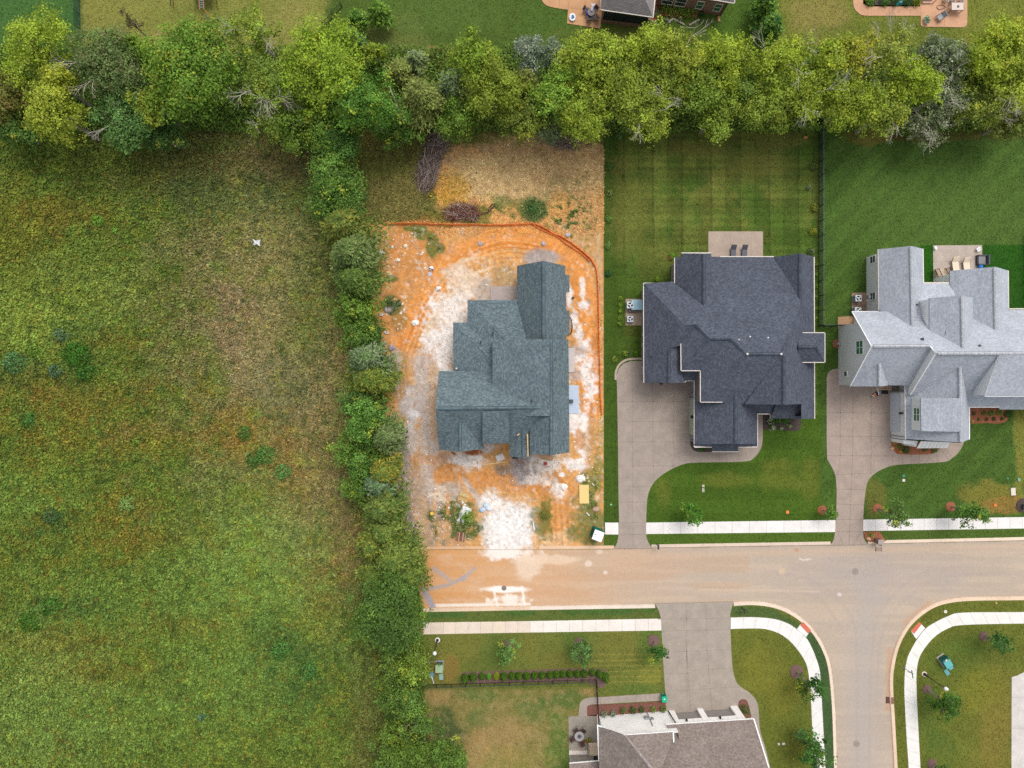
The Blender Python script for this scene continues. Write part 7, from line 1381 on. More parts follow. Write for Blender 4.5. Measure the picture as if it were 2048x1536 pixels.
rag('tarp', 'crumpled white plastic sheet lying in the weeds beside the sapling', 'plastic sheet', [(927, 1011), (937, 1015), (943, 1018), (943, 1023), (934, 1026), (927, 1032), (929, 1038), (928, 1045), (924, 1047), (920, 1044), (911, 1040), (918, 1035), (918, 1028), (920, 1020)], .12, '#e9e9ec')
rag('paper_sheet', 'white crumpled sheet fixed in the middle of the meadow', 'plastic sheet', [(506, 478), (513, 482), (523, 480), (521, 486), (522, 494), (515, 490), (507, 493), (510, 486)], .15, '#e6e6e8', z0=.4)
rag('paper_sheet', 'white sheet of cardboard on the soil in front of the unfinished house', 'cardboard', [(990, 912), (1005, 906), (1010, 918), (996, 924)], .05, '#f4eee8'); rag('paper_sheet', 'small white sheet touching the new pallet', 'plastic sheet', [(923, 1002), (927, 1001), (928, 1006), (924, 1007)], .05, '#f2f0ee'); rag('cardboard', 'brown cardboard sheet half under the new pallet', 'cardboard', [(912, 1000), (922, 996), (926, 1004), (918, 1008)], .05, '#b89068'); rag('cardboard', 'tan tarp spread before the right gable of the unfinished house', 'tarp', [(1074, 908), (1110, 912), (1104, 922), (1084, 919)], .04, '#cfa880')
for x, y, c, lb in ((965, 1019, '#c4d4ea', 'blue-white bag of building material beside the white gravel, left one'), (973, 1010, '#d4e4ee', 'blue-white bag of building material beside the white gravel, middle one'), (978, 1016, '#eaeaf0', 'white bag of building material beside the white gravel, right one')):
    X, Y = XY(x, y); mb = MB(); mb.blob(X, Y, .28, .42, .34, .16, seed=int(x), jit=.12, c=col(c), n=10, k=6); tag(mb.build('bag', M['paint'], smooth=True), lb, 'bag', 'bags of building material')
X, Y = XY(864.5, 1026); mb = MB(); mb.cyl(X, Y, .13, .5, .2, .2, 12, c=col('#f0b428')); mb.cyl(X, Y, .5, .53, .22, .22, 12, c=col('#f4cc50')); tag(mb.build('bucket', M['paint']), 'yellow bucket at the edge of the access track', 'bucket')
bk = empty('drain_box', (*XY(863, 540), .13), 'white utility casing lying on the orange soil in the stony corner', 'utility box'); X, Y = XY(863, 537); mb = MB(); mb.cyl(X, Y, .13, .5, .3, .24, 14, c=(.78, .78, .8)); mb.build('cap', M['paint'], bk); mb = MB(); mb.box(X, Y - .12, .36, .56, .12, .16, rz=-.4, c=(.04, .04, .05)); mb.build('band', M['paint'], bk); X, Y = XY(860, 548); mb = MB(); mb.box(X, Y, .12, .5, .5, .1, rz=.3, c=col('#cfc8d0')); mb.build('slab', M['paint'], bk)
def planks(lst):
    for (x0, y0, x1, y1, w_, c, lb) in lst:
        mb = MB(); mb.obox(Vector((*XY(x0, y0), .24)), Vector((*XY(x1, y1), .26)), w_, .05, c=col(c)); tag(mb.build('plank', M['paint']), lb, 'plank', 'loose planks')
planks([(970, 929, 1012, 923, .13, '#f0cf94', 'long pale plank on the soil before the unfinished house'), (1025, 916, 1036, 914, .3, '#4a4f54', 'short dark plank under the small front gable'), (1034, 920, 1049, 928, .1, '#c88a5c', 'thin brown plank in the grey gravel heap'), (815, 985, 819, 979, .2, '#f6efe4', 'short white board on the access track, upper one'), (808, 998, 812, 990, .3, '#d8a878', 'tan board on the access track, lower one'), (1066, 1044, 1069, 1060, .14, '#f4f0ec', 'white pipe at the edge of the weedy bush'), (1173, 1025, 1179, 1031, .12, '#f0ece6', 'thin white stick above the portable toilet, lower one'), (1184, 966, 1188, 971, .1, '#e8e4e0', 'thin white stick right of the plywood sheet'), (1196, 845, 1203, 840, .06, '#e4ddd6', 'thin pale stick at the lawn edge beside the silt fence'), (1196, 710, 1204, 706, .06, '#efe6dc', 'tiny pale stick beside the silt fence'), (903, 904, 911, 909, .12, '#3c3f44', 'dark short board below the left front gable')])
X, Y = XY(1142, 802); mb = MB(); mb.box(X, Y, .25, .45, .4, .5, c=(.04, .045, .05)); mb.box(X, Y, .75, .35, .3, .06, c=(.09, .1, .11)); tag(mb.build('junction_box', M['paint']), 'black box standing on the pale blue slab', 'box')
X, Y = XY(1146, 596); mb = MB(); mb.blob(X, Y, .3, .18, .16, .2, seed=2, c=(.06, .06, .07)); tag(mb.build('bucket', M['paint']), 'dark bucket-like lump on the soil right of the north wing', 'bucket')
# air conditioning condensers
def condenser(px, py, w_, h_, label, side='#a9b9c2', top='#dfe6ea', bl='#15171c'):
    b = P(px, py, h_ + .22); root = empty('air_conditioner', (b.x, b.y, .22), label, 'air conditioner', 'condenser units'); mb = MB(); mb.box(b.x, b.y, .22, w_, w_, h_, c=col(side))
    for k in range(6): mb.box(b.x, b.y, .3 + k * h_/7, w_ + .02, w_ + .02, .03, c=col(side) * .6)
    mb.build('casing', M['paint'], root); mb = MB(); mb.box(b.x, b.y, .22 + h_, w_ + .03, w_ + .03, .03, c=col(top)); mb.cyl(b.x, b.y, .25 + h_, .27 + h_, w_ * .40, n=24, c=col(bl)); mb.build('top_panel', M['paint'], root); mb = MB()
    for k in range(3):
        a_ = k * 2.094 + .4; p0 = (b.x, b.y, .285 + h_); r_ = w_ * .36; mb.poly([p0, (b.x + r_*math.cos(a_), b.y + r_*math.sin(a_), .285 + h_), (b.x + r_*math.cos(a_+.75), b.y + r_*math.sin(a_+.75), .285 + h_)], c=(.7, .7, .72))
    mb.cyl(b.x, b.y, .27 + h_, .30 + h_, w_ * .12, n=12, c=(.7, .7, .72)); mb.build('fan', M['paint'], root)
condenser(1260.5, 610, .78, .85, 'grey air conditioning condenser on the pad left of the charcoal-roofed house, upper one'); condenser(1260.5, 638, .72, .55, 'grey air conditioning condenser on the pad left of the charcoal-roofed house, lower one')
condenser(1717, 596.5, .72, .9, 'air conditioning condenser standing clear on the pad of the white-sided house'); condenser(1716, 621, .75, .9, 'air conditioning condenser half under the eave of the white-sided house')
X, Y = XY(1272, 611); mb = MB(); mb.box(X, Y, .22, 1.3, 1.2, .62, c=col('#a8cfe0')); mb.box(X, Y, .84, 1.34, 1.24, .03, c=col('#b4d8e6')); tag(mb.build('metal_cabinet', M['paint']), 'pale blue metal cabinet between the upper condenser and the wall', 'cabinet')
X, Y = XY(1258, 623); mb = MB(); mb.box(X + .5, Y, .2, 1.3, .06, .5, c=col('#8a8078')); tag(mb.build('low_fence', M['paint']), 'low screen panel between the two condensers', 'screen')
p = P(1738.5, 593.5, 2.4); mb = MB(); mb.box(p.x + .02, p.y, 2.0, .3, .36, .5, c=col('#8d979c')); mb.obox((p.x + .1, p.y, .3), (p.x + .1, p.y, 2.0), .06, .06, c=col('#a8b0b4')); tag(mb.build('electric_meter', M['paint']), 'grey electric meter on the siding beside the condensers', 'meter')
# mesh fence between the lots
def post_fence(pts, hgt, step, label, name='fence', pick=.12, mesh=True, th=.03, top=.05, c=(.02, .025, .022), tc=None):
    root = empty(name, (*XY(*pts[0]), .13), label, 'fence'); mb = MB(); pk = MB(); posts = []
    for a_, b_ in zip(pts[:-1], pts[1:]):
        A, B = Vector((*XY(*a_), 0)), Vector((*XY(*b_), 0)); L = (B-A).length; n = max(round(L/step), 1)
        for k in range(n + 1): posts.append(A.lerp(B, k/n))
        for z in (.22, hgt): mb.obox(A + Vector((0, 0, z)), B + Vector((0, 0, z)), top, top, c=tc if (tc is not None and z == hgt) else c)
        m_ = int(L / pick)
        for k in range(m_): v = A.lerp(B, (k+.5)/m_); pk.box(v.x, v.y, .2, .018, .018, hgt - .2, c=c)
        if mesh:
            for z in np.arange(.3, hgt, .12): pk.obox(A + Vector((0, 0, z)), B + Vector((0, 0, z)), .014, .014, c=c)
    mb.build('rail', M['paint'], root); pk.build('mesh_infill' if mesh else 'pickets', M['paint'], root); seen = []
    for v in posts:
        if any((v - s_).length < .1 for s_ in seen): continue
        seen.append(v); q = MB(); q.box(v.x, v.y, .05, .07, .07, hgt + .1, c=c); q.build('post', M['paint'], root)
post_fence([(1637.5, 236), (1637.5, 652), (1689, 651)], 1.55, 1.8, 'black mesh fence with green-grey top rail between the two large lawns', pick=.1, tc=col('#5e7a74'))
post_fence([(846, 1369.5), (1192, 1358)], 1.15, 1.8, 'black picket fence behind the arborvitae row', pick=.11, mesh=False, tc=col('#3e4a50')); post_fence([(1192.5, 1360), (1196, 1434)], 1.15, 1.5, 'black picket fence crossing the garden path towards the white brick house', pick=.11, mesh=False)
post_fence([(684, 14), (649, 54), (640, 70)], 1.2, 1.8, 'short black picket fence beside the pointed arborvitae', pick=.12, mesh=False); post_fence([(160, -30), (161, 60)], 1.5, 1.8, 'dark green mesh fence beside the top left lawn', pick=.12, c=col('#2f5a48')); post_fence([(2049, 470), (2049, 620)], 1.6, 1.8, 'black fence at the right edge beside the artificial turf', pick=.14, mesh=False)
# street lamps
def lamp(px, py, lx, ly, hz, label, ring_c='#f0dcc8'):
    b = Vector((*XY(px, py), .13)); t = P(lx, ly, hz); root = empty('street_lamp', b, label, 'street lamp', 'street lamps'); mb = MB(); mb.cyl(b.x, b.y, .1, .2, .34, .32, 20, c=col(ring_c)); mb.build('footing', M['concrete'], root)
    mb = MB(); mb.cyl(b.x, b.y, .2, .7, .2, .12, 14); mb.tube((b.x, b.y, .7), (b.x, b.y, hz - .25), .075, .055, 10)
    mb.build('pole', M['black'], root); mb = MB(); mb.tube((b.x, b.y, hz - .3), (t.x, t.y, hz - .12), .05, .05, 8); mb.cyl(t.x, t.y, hz - .35, hz - .1, .1, .16, 12); mb.build('bracket', M['black'], root)
    mb = MB(); mb.blob(t.x, t.y, hz + .12, .24, .24, .28, jit=0, n=14, k=8, c=(.75, .77, .74)); mb.cyl(t.x, t.y, hz + .36, hz + .5, .12, .03, 12, c=(.7, .72, .7)); mb.build('globe', M['paint'], root, smooth=True)
lamp(1848.5, 1348, 1891, 1377, 3.9, 'black street lamp with white globe beside the curved pavement on the right'); lamp(875, 1280, 869.5, 1306, 4.2, 'black street lamp with white globe near the end of the left pavement', '#f4f2ee')
# street sign
sg = empty('street_sign', (*XY(1800, 1331), .13), 'street sign with two blades on a leaning grey post by the curved pavement', 'street sign'); b = Vector((*XY(1800, 1331), .13)); t = P(1822, 1345, 2.7); mb = MB(); mb.tube(b, t, .04, .04, 8, c=col('#9aa0a0')); mb.build('post', M['paint'], sg)
mb = MB(); mb.obox(t + Vector((-.42, .12, 0)), t + Vector((.30, -.14, 0)), .03, .2, c=col('#5c6468')); mb.build('blade', M['paint'], sg); mb = MB(); mb.obox(t + Vector((-.05, .35, .22)), t + Vector((.12, -.62, .22)), .03, .2, c=col('#1f8a68')); mb.build('blade', M['paint'], sg)
# mailboxes
def mailbox(px, py, label, brick=False):
    b = Vector((*XY(px, py), .13)); root = empty('mailbox', b, label, 'mailbox'); mb = MB()
    if brick:
        mb.box(b.x, b.y, .1, .62, .55, 1.2, c=col('#8a7068')); mb.box(b.x, b.y, 1.3, .7, .62, .08, c=col('#b8a8a0')); mb.build('pillar', M['stone'], root); mb = MB(); mb.box(b.x, b.y - .3, 1.0, .25, .3, .28, c=(.03, .03, .03)); mb.build('box', M['paint'], root)
    else:
        mb.box(b.x, b.y, .1, .1, .1, 1.1, c=(.03, .03, .03)); mb.build('post', M['paint'], root); mb = MB(); mb.box(b.x, b.y - .12, 1.15, .2, .55, .18, c=(.05, .05, .055)); mb.tube((b.x, b.y + .155, 1.33), (b.x, b.y - .395, 1.33), .1, .1, 12, c=(.05, .05, .055)); mb.build('box', M['paint'], root)
        mb = MB(); mb.obox((b.x - .12, b.y + .1, 1.35), (b.x - .3, b.y + .35, 1.5), .05, .03, c=(.05, .05, .05)); mb.build('flag_arm', M['paint'], root)
mailbox(1313, 1088, 'black mailbox on a post at the kerb right of the first driveway'); mailbox(1483.5, 1215, 'grey mailbox on a post in the verge right of the lower driveway'); mailbox(1752, 1080, 'brick mailbox pillar at the kerb right of the second driveway', True)
mb = MB(); X, Y = XY(1758, 1094)
for k in range(5): mb.box(X, Y - .1 - k*.1, .02, .75, .05, .05, c=col('#b9a294'))
mb.box(X - .36, Y - .3, .02, .05, .55, .06, c=col('#7d675c')); mb.box(X + .36, Y - .3, .02, .05, .55, .06, c=col('#7d675c')); tag(mb.build('wire_grate', M['paint']), 'small slatted grate lying in the gutter below the brick mailbox', 'grate')
# wheeled bin, toys of the utility boxes
bn = empty('wheeled_bin', (*XY(1326, 1392), .18), 'green wheeled bin at the corner of the garden path and lower driveway', 'bin'); b = P(1326, 1392, .18); mb = MB(); mb.box(b.x, b.y, .2, .56, .62, .85, rz=.1, taper=1.12, c=col('#128a66')); mb.build('body', M['paint'], bn); mb = MB(); mb.box(b.x, b.y - .02, 1.05, .68, .74, .07, rz=.1, c=col('#1fb890'), taper=.94); mb.build('lid', M['paint'], bn)
mb = MB(); mb.box(b.x - .1, b.y + .38, .95, .5, .06, .08, rz=.1, c=col('#0c6a50')); mb.build('handle', M['paint'], bn); mb = MB(); mb.box(b.x - .02, b.y + .02, 1.12, .16, .1, .01, c=(.8, .8, .8)); mb.build('sticker', M['paint'], bn)
for s_ in (-1, 1): mb = MB(); mb.tube((b.x + s_*.24 - .03, b.y + .32, .3), (b.x + s_*.24 + .03, b.y + .32, .3), .12, .12, 12, c=(.03, .03, .03)); mb.build('wheel', M['paint'], bn)
tf = empty('transformer', (*XY(879.5, 1333), .13), 'pale green transformer cabinet on a pad near the black picket fence', 'transformer'); b = P(879.5, 1332, .13); mb = MB(); mb.box(b.x, b.y + .1, .1, 1.0, 1.25, .1, c=col('#9aa0a0')); mb.build('pad', M['concrete'], tf)
mb = MB(); mb.box(b.x, b.y - .02, .2, .85, .95, .75, c=col('#9db58c')); mb.box(b.x, b.y - .04, .95, .9, .95, .05, c=col('#a9c29a')); mb.build('cabinet', M['paint'], tf); mb = MB(); mb.box(b.x, b.y + .5, .2, .8, .06, .7, c=col('#4a5c5c')); mb.build('front_panel', M['paint'], tf)
tf = empty('transformer', (*XY(1884, 1318), .13), 'teal transformer cabinet standing askew in the lower right lawn', 'transformer'); b = P(1886, 1320, .13); rz = math.radians(-38); mb = MB(); mb.box(b.x, b.y, .1, 1.05, 1.5, .08, rz=math.radians(35), c=col('#b8a89c')); mb.build('pad', M['concrete'], tf)
r35 = math.radians(32); mb = MB(); mb.box(b.x + .12, b.y - .1, .18, .85, 1.15, .8, rz=r35, c=col('#4d9a98')); mb.box(b.x + .14, b.y - .16, .98, .88, .85, .04, rz=r35, c=col('#6ab8b8')); mb.build('cabinet', M['paint'], tf); mb = MB(); mb.box(b.x - .22, b.y + .42, .18, .85, .2, .85, rz=r35, c=col('#1f5a50')); mb.build('front_panel', M['paint'], tf); mb = MB(); mb.box(b.x - .14, b.y + .3, 1.03, .22, .2, .01, rz=r35, c=col('#f4d8b0')); mb.build('warning_label', M['paint'], tf)
for (x, y, w_, d_, r_, c, lb) in ((882.5, 1353, 8, 12, 5, '#8fb8ac', 'pale teal ground box lid below the pale green transformer, right one'), (863.5, 1350, 8, 12, -12, '#6f9aa0', 'blue-grey ground box lid left of the pale green transformer'), (1900, 1334, 9, 9, 32, '#6fb4b0', 'teal ground box lid touching the teal transformer'), (1893, 1344, 8, 12, 32, '#6aa8a8', 'teal ground box lid below the teal transformer'), (2025.5, 983, 9, 15, 2, '#e8dccc', 'cream ground box lid near the right edge of the front lawn'), (1406, 980, 5, 8, 2, '#b8b0a0', 'grey irrigation box lid in the first front lawn, lower one'), (1406, 971.5, 5, 5, 2, '#c8bca4', 'small tan irrigation cap in the first front lawn, upper one'), (1806.5, 960.5, 5, 5, 4, '#ece8e0', 'white meter lid in the second front lawn'), (1806.5, 951.5, 5, 5, 4, '#4f9a7c', 'green meter lid above the white one'), (2037, 959, 5, 6, 4, '#7cb09a', 'green meter lid near the right edge'), (1557, 1487.5, 4, 4, 0, '#cfc8c0', 'small grey lid in the lawn, left of a pair'), (1566.5, 1487, 6, 4, 0, '#d4ccc4', 'small grey lid in the lawn, right of a pair'), (1574.5, 1024, 6, 6, 5, '#e8904c', 'orange utility marker in the first front lawn'), (1989.5, 1010, 6, 6, 5, '#e0843c', 'orange utility marker in the second front lawn')): plate('ground_box_lid', lb, 'ground box', x, y, w_, d_, .1, r_, c, group='ground box lids')
for (x, y, r_, c, lb) in ((1222, 1009, .12, '#8fd4a0', 'round mint-green cap in the narrow strip of lawn, right one'), (1206, 1002.5, .1, '#a8ccac', 'round pale green cap at the edge of the lot, left one'), (1890.5, 1223, .2, '#f4ead8', 'round white cap in the right-hand verge'), (1933, 1207, .1, '#4a5a3c', 'tiny dark cap in the right-hand verge, left one'), (1992, 1206, .13, '#c8a878', 'small tan cap in the right-hand verge, right one'), (2015, 957, .09, '#6ab090', 'tiny green cap near the right edge')):
    X, Y = XY(x, y); mb = MB(); mb.cyl(X, Y, .1, .2, r_, n=14, c=col(c)); mb.cyl(X, Y, .2, .205, r_*.5, n=10, c=col(c)*.7); tag(mb.build('valve_cap', M['paint']), lb, 'valve cap', 'valve caps')
mb = MB(); mb.tube(Vector((*XY(863, 1351), .25)), Vector((*XY(868, 1366), .3)), .04, .04, 6, c=(.8, .78, .82)); tag(mb.build('marker_pole', M['paint']), 'white marker pole lying across the blue-grey box lid', 'marker pole')
mb = MB(); X, Y = XY(2044, 1012); mb.box(X, Y, .2, .3, .5, .5, c=(.05, .05, .06)); mb.blob(X, Y, .8, .25, .3, .2, seed=3, c=(.2, .2, .26)); tag(mb.build('lantern', M['paint']), 'dark lantern in the black mulch ring at the right edge', 'lantern')
# loungers, chairs, tables
def lounger(px, py, rz, label, frame, cush, sc_=1.0, cat='lounger'):
    b = Vector((*XY(px, py), .2)); root = empty('lounger', b, label, cat, 'patio loungers'); r = math.radians(rz); u = Vector((-math.sin(r), math.cos(r), 0)); v = Vector((math.cos(r), math.sin(r), 0)); w_ = .62 * sc_
    def q(a_, c_, z): return b + u*a_ + v*c_ + Vector((0, 0, z))
    mb = MB(); 
    for s_ in (-1, 1): mb.obox(q(-.95, s_*w_/2, .28), q(.45, s_*w_/2, .28), .05, .05, c=frame); mb.obox(q(.45, s_*w_/2, .28), q(1.0, s_*w_/2, .75), .05, .05, c=frame)
    mb.build('frame', M['paint'], root); mb = MB(); mb.obox(q(-.92, 0, .34), q(.45, 0, .34), w_, .08, c=cush); mb.build('seat', M['paint'], root); mb = MB(); mb.obox(q(.45, 0, .34), q(.98, 0, .8), w_, .08, c=cush); mb.build('backrest', M['paint'], root)
    for a_ in (-.85, .4):
        for s_ in (-1, 1): mb = MB(); mb.obox(q(a_, s_*w_/2, 0), q(a_, s_*w_/2, .28), .05, .05, c=frame); mb.build('leg', M['paint'], root)
lounger(1465, 508, 0, 'dark grey lounger on the patio of the charcoal-roofed house, left one', (.05, .05, .06), col('#6a6a74')); lounger(1487, 508, 0, 'dark grey lounger on the patio of the charcoal-roofed house, right one', (.05, .05, .06), col('#6a6a74'))
lounger(1907, 532, 8, 'cream cushioned lounger on the patio of the white-sided house, left one', col('#7a6858'), col('#f0dcc4'), 1.25); lounger(1929, 533, 8, 'cream cushioned lounger on the patio of the white-sided house, right one', col('#7a6858'), col('#f0dcc4'), 1.25)
def chair(px, py, rz, label, frame, seat, group, arm=True, sc_=1.0, zb=.2, name='patio_chair'):
    b = Vector((*XY(px, py), zb)); root = empty(name, b, label, 'chair', group); r = math.radians(rz); u = Vector((-math.sin(r), math.cos(r), 0)); v = Vector((math.cos(r), math.sin(r), 0)); w_ = .55 * sc_
    def q(a_, c_, z): return b + u*a_ + v*c_ + Vector((0, 0, z))
    mb = MB(); mb.obox(q(-.26*sc_, 0, .42), q(.26*sc_, 0, .42), w_, .06, c=seat); mb.build('seat', M['paint'], root); mb = MB(); mb.obox(q(.26*sc_, 0, .45), q(.42*sc_, 0, .92), w_, .05, c=seat); mb.build('backrest', M['paint'], root)
    for a_ in (-.24, .26):
        for s_ in (-1, 1): mb = MB(); mb.obox(q(a_*sc_, s_*w_/2, 0), q(a_*sc_, s_*w_/2, .62 if arm else .42), .04, .04, c=frame); mb.build('leg', M['paint'], root)
    if arm:
        for s_ in (-1, 1): mb = MB(); mb.obox(q(-.28*sc_, s_*w_/2, .63), q(.3*sc_, s_*w_/2, .63), .06, .04, c=frame); mb.build('armrest', M['paint'], root)
def rtable(px, py, r_, label, c, ctr=None):
    b = Vector((*XY(px, py), .2)); root = empty('patio_table', b, label, 'table'); mb = MB(); mb.cyl(b.x, b.y, .9, .95, r_, n=28, c=c)
    if ctr is not None: mb.cyl(b.x, b.y, .95, .96, r_*.45, n=20, c=ctr); mb.cyl(b.x, b.y, .96, .98, r_*.2, n=14, c=(.05, .05, .06))
    mb.build('tabletop', M['paint'], root); mb = MB(); mb.cyl(b.x, b.y, .2, .9, .08, n=10, c=(.1, .09, .09)); mb.cyl(b.x, b.y, .2, .26, .3, n=16, c=(.1, .09, .09)); mb.build('pedestal', M['paint'], root)
rtable(1157.5, 1466.5, .6, 'round patio table with grey top beside the white brick house', col('#b0aaa4'), col('#6a6a78'))
for (x, y, rz, w_) in ((1152, 1458, 35, 'upper left'), (1165, 1459, -40, 'upper right'), (1146, 1473, 110, 'lower left'), (1162, 1479, 205, 'lower right')): chair(x, y, rz, 'maroon cushioned chair at the round patio table, %s' % w_, (.08, .06, .06), col('#5c4040'), 'chairs at the round table')
def quad_table(px, py, rz, w_, d_, label, c, zt=.75):
    b = Vector((*XY(px, py), .2)); root = empty('patio_table', b, label, 'table'); r = math.radians(rz); mb = MB(); mb.box(b.x, b.y, .2 + zt, w_, d_, .05, rz=r, c=col('#4a4a4c')); mb.box(b.x, b.y, .25 + zt, w_ - .08, d_ - .08, .01, rz=r, c=c); mb.box(b.x + .05, b.y - .02, .26 + zt, .25, .25, .03, rz=r, c=col('#5a5a60')); mb.build('tabletop', M['paint'], root)
    for sx in (-1, 1):
        for sy in (-1, 1): mb = MB(); x_, y_ = sx*(w_/2-.08), sy*(d_/2-.08); mb.box(b.x + x_*math.cos(r) - y_*math.sin(r), b.y + x_*math.sin(r) + y_*math.cos(r), .2, .06, .06, zt, c=(.08, .08, .08)); mb.build('leg', M['paint'], root)
quad_table(1906.5, 20, 0, 1.55, 1.0, 'rectangular fire table with pale top on the top right patio', col('#e2d0c4'))
for x, w_ in ((1888, 'left'), (1901, 'middle'), (1918, 'right')): chair(x, 2, 180, 'white-cushioned chair in the row at the top right patio, %s' % w_, (.1, .09, .08), col('#eae6e0'), 'chairs at the fire table', sc_=.9)
chair(1876, 38, -60, 'grey sling chair standing askew on the top right patio', (.14, .13, .13), col('#aaa8ac'), None, sc_=1.3)
for x, y, c, lb in ((1850, 39, '#5f9060', 'potted plant on the top right patio, upper one'), (1851, 46, '#4f7a4c', 'potted plant on the top right patio, lower one')):
    b = P(x, y, .2); root = empty('potted_plant', (b.x, b.y, .2), lb, 'potted plant'); mb = MB(); mb.cyl(b.x, b.y, .2, .55, .2, .28, 16, c=(.75, .73, .7)); mb.build('pot', M['paint'], root); o = obj_np('foliage', shrub_mesh(.3, .35, c, int(x)), root); o.location = (0, 0, .35)
mb = MB(); mb.path([Vector((*XY(*p), .25)) for p in smooth([(1890, 14), (1882, 11), (1874, 13), (1873, 17), (1879, 20), (1887, 17), (1892, 14)], 4)], .03, 5, c=(.12, .1, .09)); tag(mb.build('hose', M['paint']), 'thin dark hose looped on the top right patio', 'hose')
mb = MB(); b = P(1804, 2, 2.2); 
st_ = empty('umbrella', (b.x, b.y, .2), 'folded teal parasol among the round shrubs at the top edge', 'parasol'); mb.tube((b.x, b.y, .2), (b.x, b.y, 2.4), .03, .03, 8, c=(.6, .6, .6)); mb.build('pole', M['paint'], st_); mb = MB(); mb.box(b.x, b.y, 1.5, .5, .35, .5, taper=.6, c=col('#3aa8b8')); mb.build('canopy', M['paint'], st_)
sp = empty('deck_steps', (*XY(1852, 0), .2), 'tan steps with dark railing at the top right patio', 'steps'); mb = MB()
for k in range(4): X, Y = XY(1852, 6 - k * 5); mb.box(X, Y, .2, 1.1, .3, .17 * (k + 1), c=col('#cfa896'))
mb.build('treads', M['paint'], sp); mb = MB(); mb.obox(Vector((*XY(1864, 8), 1.0)), Vector((*XY(1872, -6), 1.7)), .06, .06, c=(.08, .07, .06)); mb.obox(Vector((*XY(1864, 8), .2)), Vector((*XY(1864, 8), 1.0)), .06, .06, c=(.08, .07, .06)); mb.build('railing', M['paint'], sp)
# brick house patio
for (x, y, rz, w_) in ((1172, 25, 60, 'left one'), (1188, 24, -50, 'right one'), (1178, 41, 180, 'lower one'), (1191, 39, 215, 'set apart at the lower right')): chair(x, y, rz, 'grey metal patio chair on the tan patio, %s' % w_, (.1, .09, .09), col('#5f5654'), 'chairs on the tan patio', sc_=1.05)
rtable(1181, 31, .45, 'small round glass table between the chairs on the tan patio', col('#8a8684'))
X, Y = XY(1175.5, 31.5); mb = MB(); mb.cyl(X, Y, .5, .9, .22, .24, 18, c=col('#4a2cd0')); mb.cyl(X, Y, .9, .905, .16, n=16, c=col('#1c1068')); tag(mb.build('bucket', M['paint']), 'vivid purple-blue bucket on a chair of the tan patio', 'bucket')
rag('cloth', 'white towel draped over the patio chairs', 'towel', [(1180, 15), (1189, 16), (1187, 20), (1184, 24), (1183, 30), (1180, 30), (1181, 23)], .12, '#d8d0dc', z0=1.05)
wt = empty('water_toy', (*XY(1144.5, 36), .2), 'white shell-shaped play tub with blue toys on the tan patio', 'play tub'); X, Y = XY(1144.5, 36.5); mb = MB()
for k in range(10): a_ = k*math.pi/5; mb.blob(X + .3*math.cos(a_), Y + .38*math.sin(a_), .35, .16, .16, .14, jit=.05, seed=k, c=(.8, .8, .78), n=8, k=4)
mb.cyl(X, Y, .2, .3, .32, n=16, c=(.78, .78, .76)); mb.build('tub', M['paint'], wt, smooth=True); mb = MB(); mb.blob(X - .06, Y - .12, .42, .16, .14, .1, c=col('#1f9ad0'), jit=.1); mb.blob(X + .1, Y + .12, .42, .14, .14, .1, c=col('#2a86c8'), jit=.1, seed=2); mb.blob(X + .14, Y - .06, .42, .08, .08, .08, c=col('#a070b0'), jit=.1, seed=3); mb.build('toys', M['paint'], wt)
# deck with railing, sofa and small things of the white-sided house patio
dk = empty('deck_stairs', (*XY(1884, 555), .2), 'small timber deck stair with dark brown railings beside the white-sided house', 'stairs'); zt_ = .85
mb = MB(); q = [P(1872, 540, zt_), P(1898, 536, zt_), P(1897, 552, zt_), P(1876, 558, zt_)]; mb.prism([(v.x, v.y) for v in q], .2, zt_, c=col('#d9c2a8')); mb.build('deck', M['paint'], dk)
for (a_, b_) in (((1869, 539), (1879, 560)), ((1890, 537), (1899, 552))):
    mb = MB(); A, B = P(*a_, zt_), P(*b_, zt_); mb.obox(A + Vector((0, 0, .9)), B + Vector((0, 0, .9)), .06, .06, c=col('#4a342a')); mb.obox(A + Vector((0, 0, .12)), B + Vector((0, 0, .12)), .05, .05, c=col('#4a342a'))
    for k in range(11): v = A.lerp(B, k/10); mb.box(v.x, v.y, zt_ - .1 if k % 10 else .2, .04, .04, 1.0 if k % 10 else 1.6, c=col('#4a342a'))
    mb.build('railing', M['paint'], dk)
mb = MB(); v = P(1886, 560, .6); mb.box(v.x, v.y, .25, 1.3, .25, .45, c=col('#26262e')); mb.build('riser', M['paint'], dk)
sf = empty('outdoor_sofa', (*XY(1961, 522), .2), 'dark wicker armchair with grey cushion at the patio edge beside the turf', 'armchair'); b = P(1961, 521, .2); mb = MB(); mb.box(b.x, b.y, .2, 1.25, 1.25, .35, c=col('#4a4c54')); mb.build('base', M['paint'], sf); mb = MB(); mb.box(b.x - .1, b.y, .55, .85, .95, .12, c=col('#8c8a8c')); mb.build('seat', M['paint'], sf)
for (dx, dy, sx, sy, hz) in ((.55, 0, .16, 1.25, .75), (0, .56, 1.1, .12, .5), (0, -.56, 1.1, .12, .5)): mb = MB(); mb.box(b.x + dx, b.y + dy, .3, sx, sy, hz, c=col('#5a5c64')); mb.build('backrest' if dx else 'armrest', M['paint'], sf)
X, Y = XY(1956, 535); mb = MB(); mb.blob(X, Y, .6, .3, .3, .3, jit=0, n=14, k=8, c=col('#2f7ac8')); tag(mb.build('ball', M['paint'], smooth=True), 'blue ball beside the dark wicker armchair', 'ball')
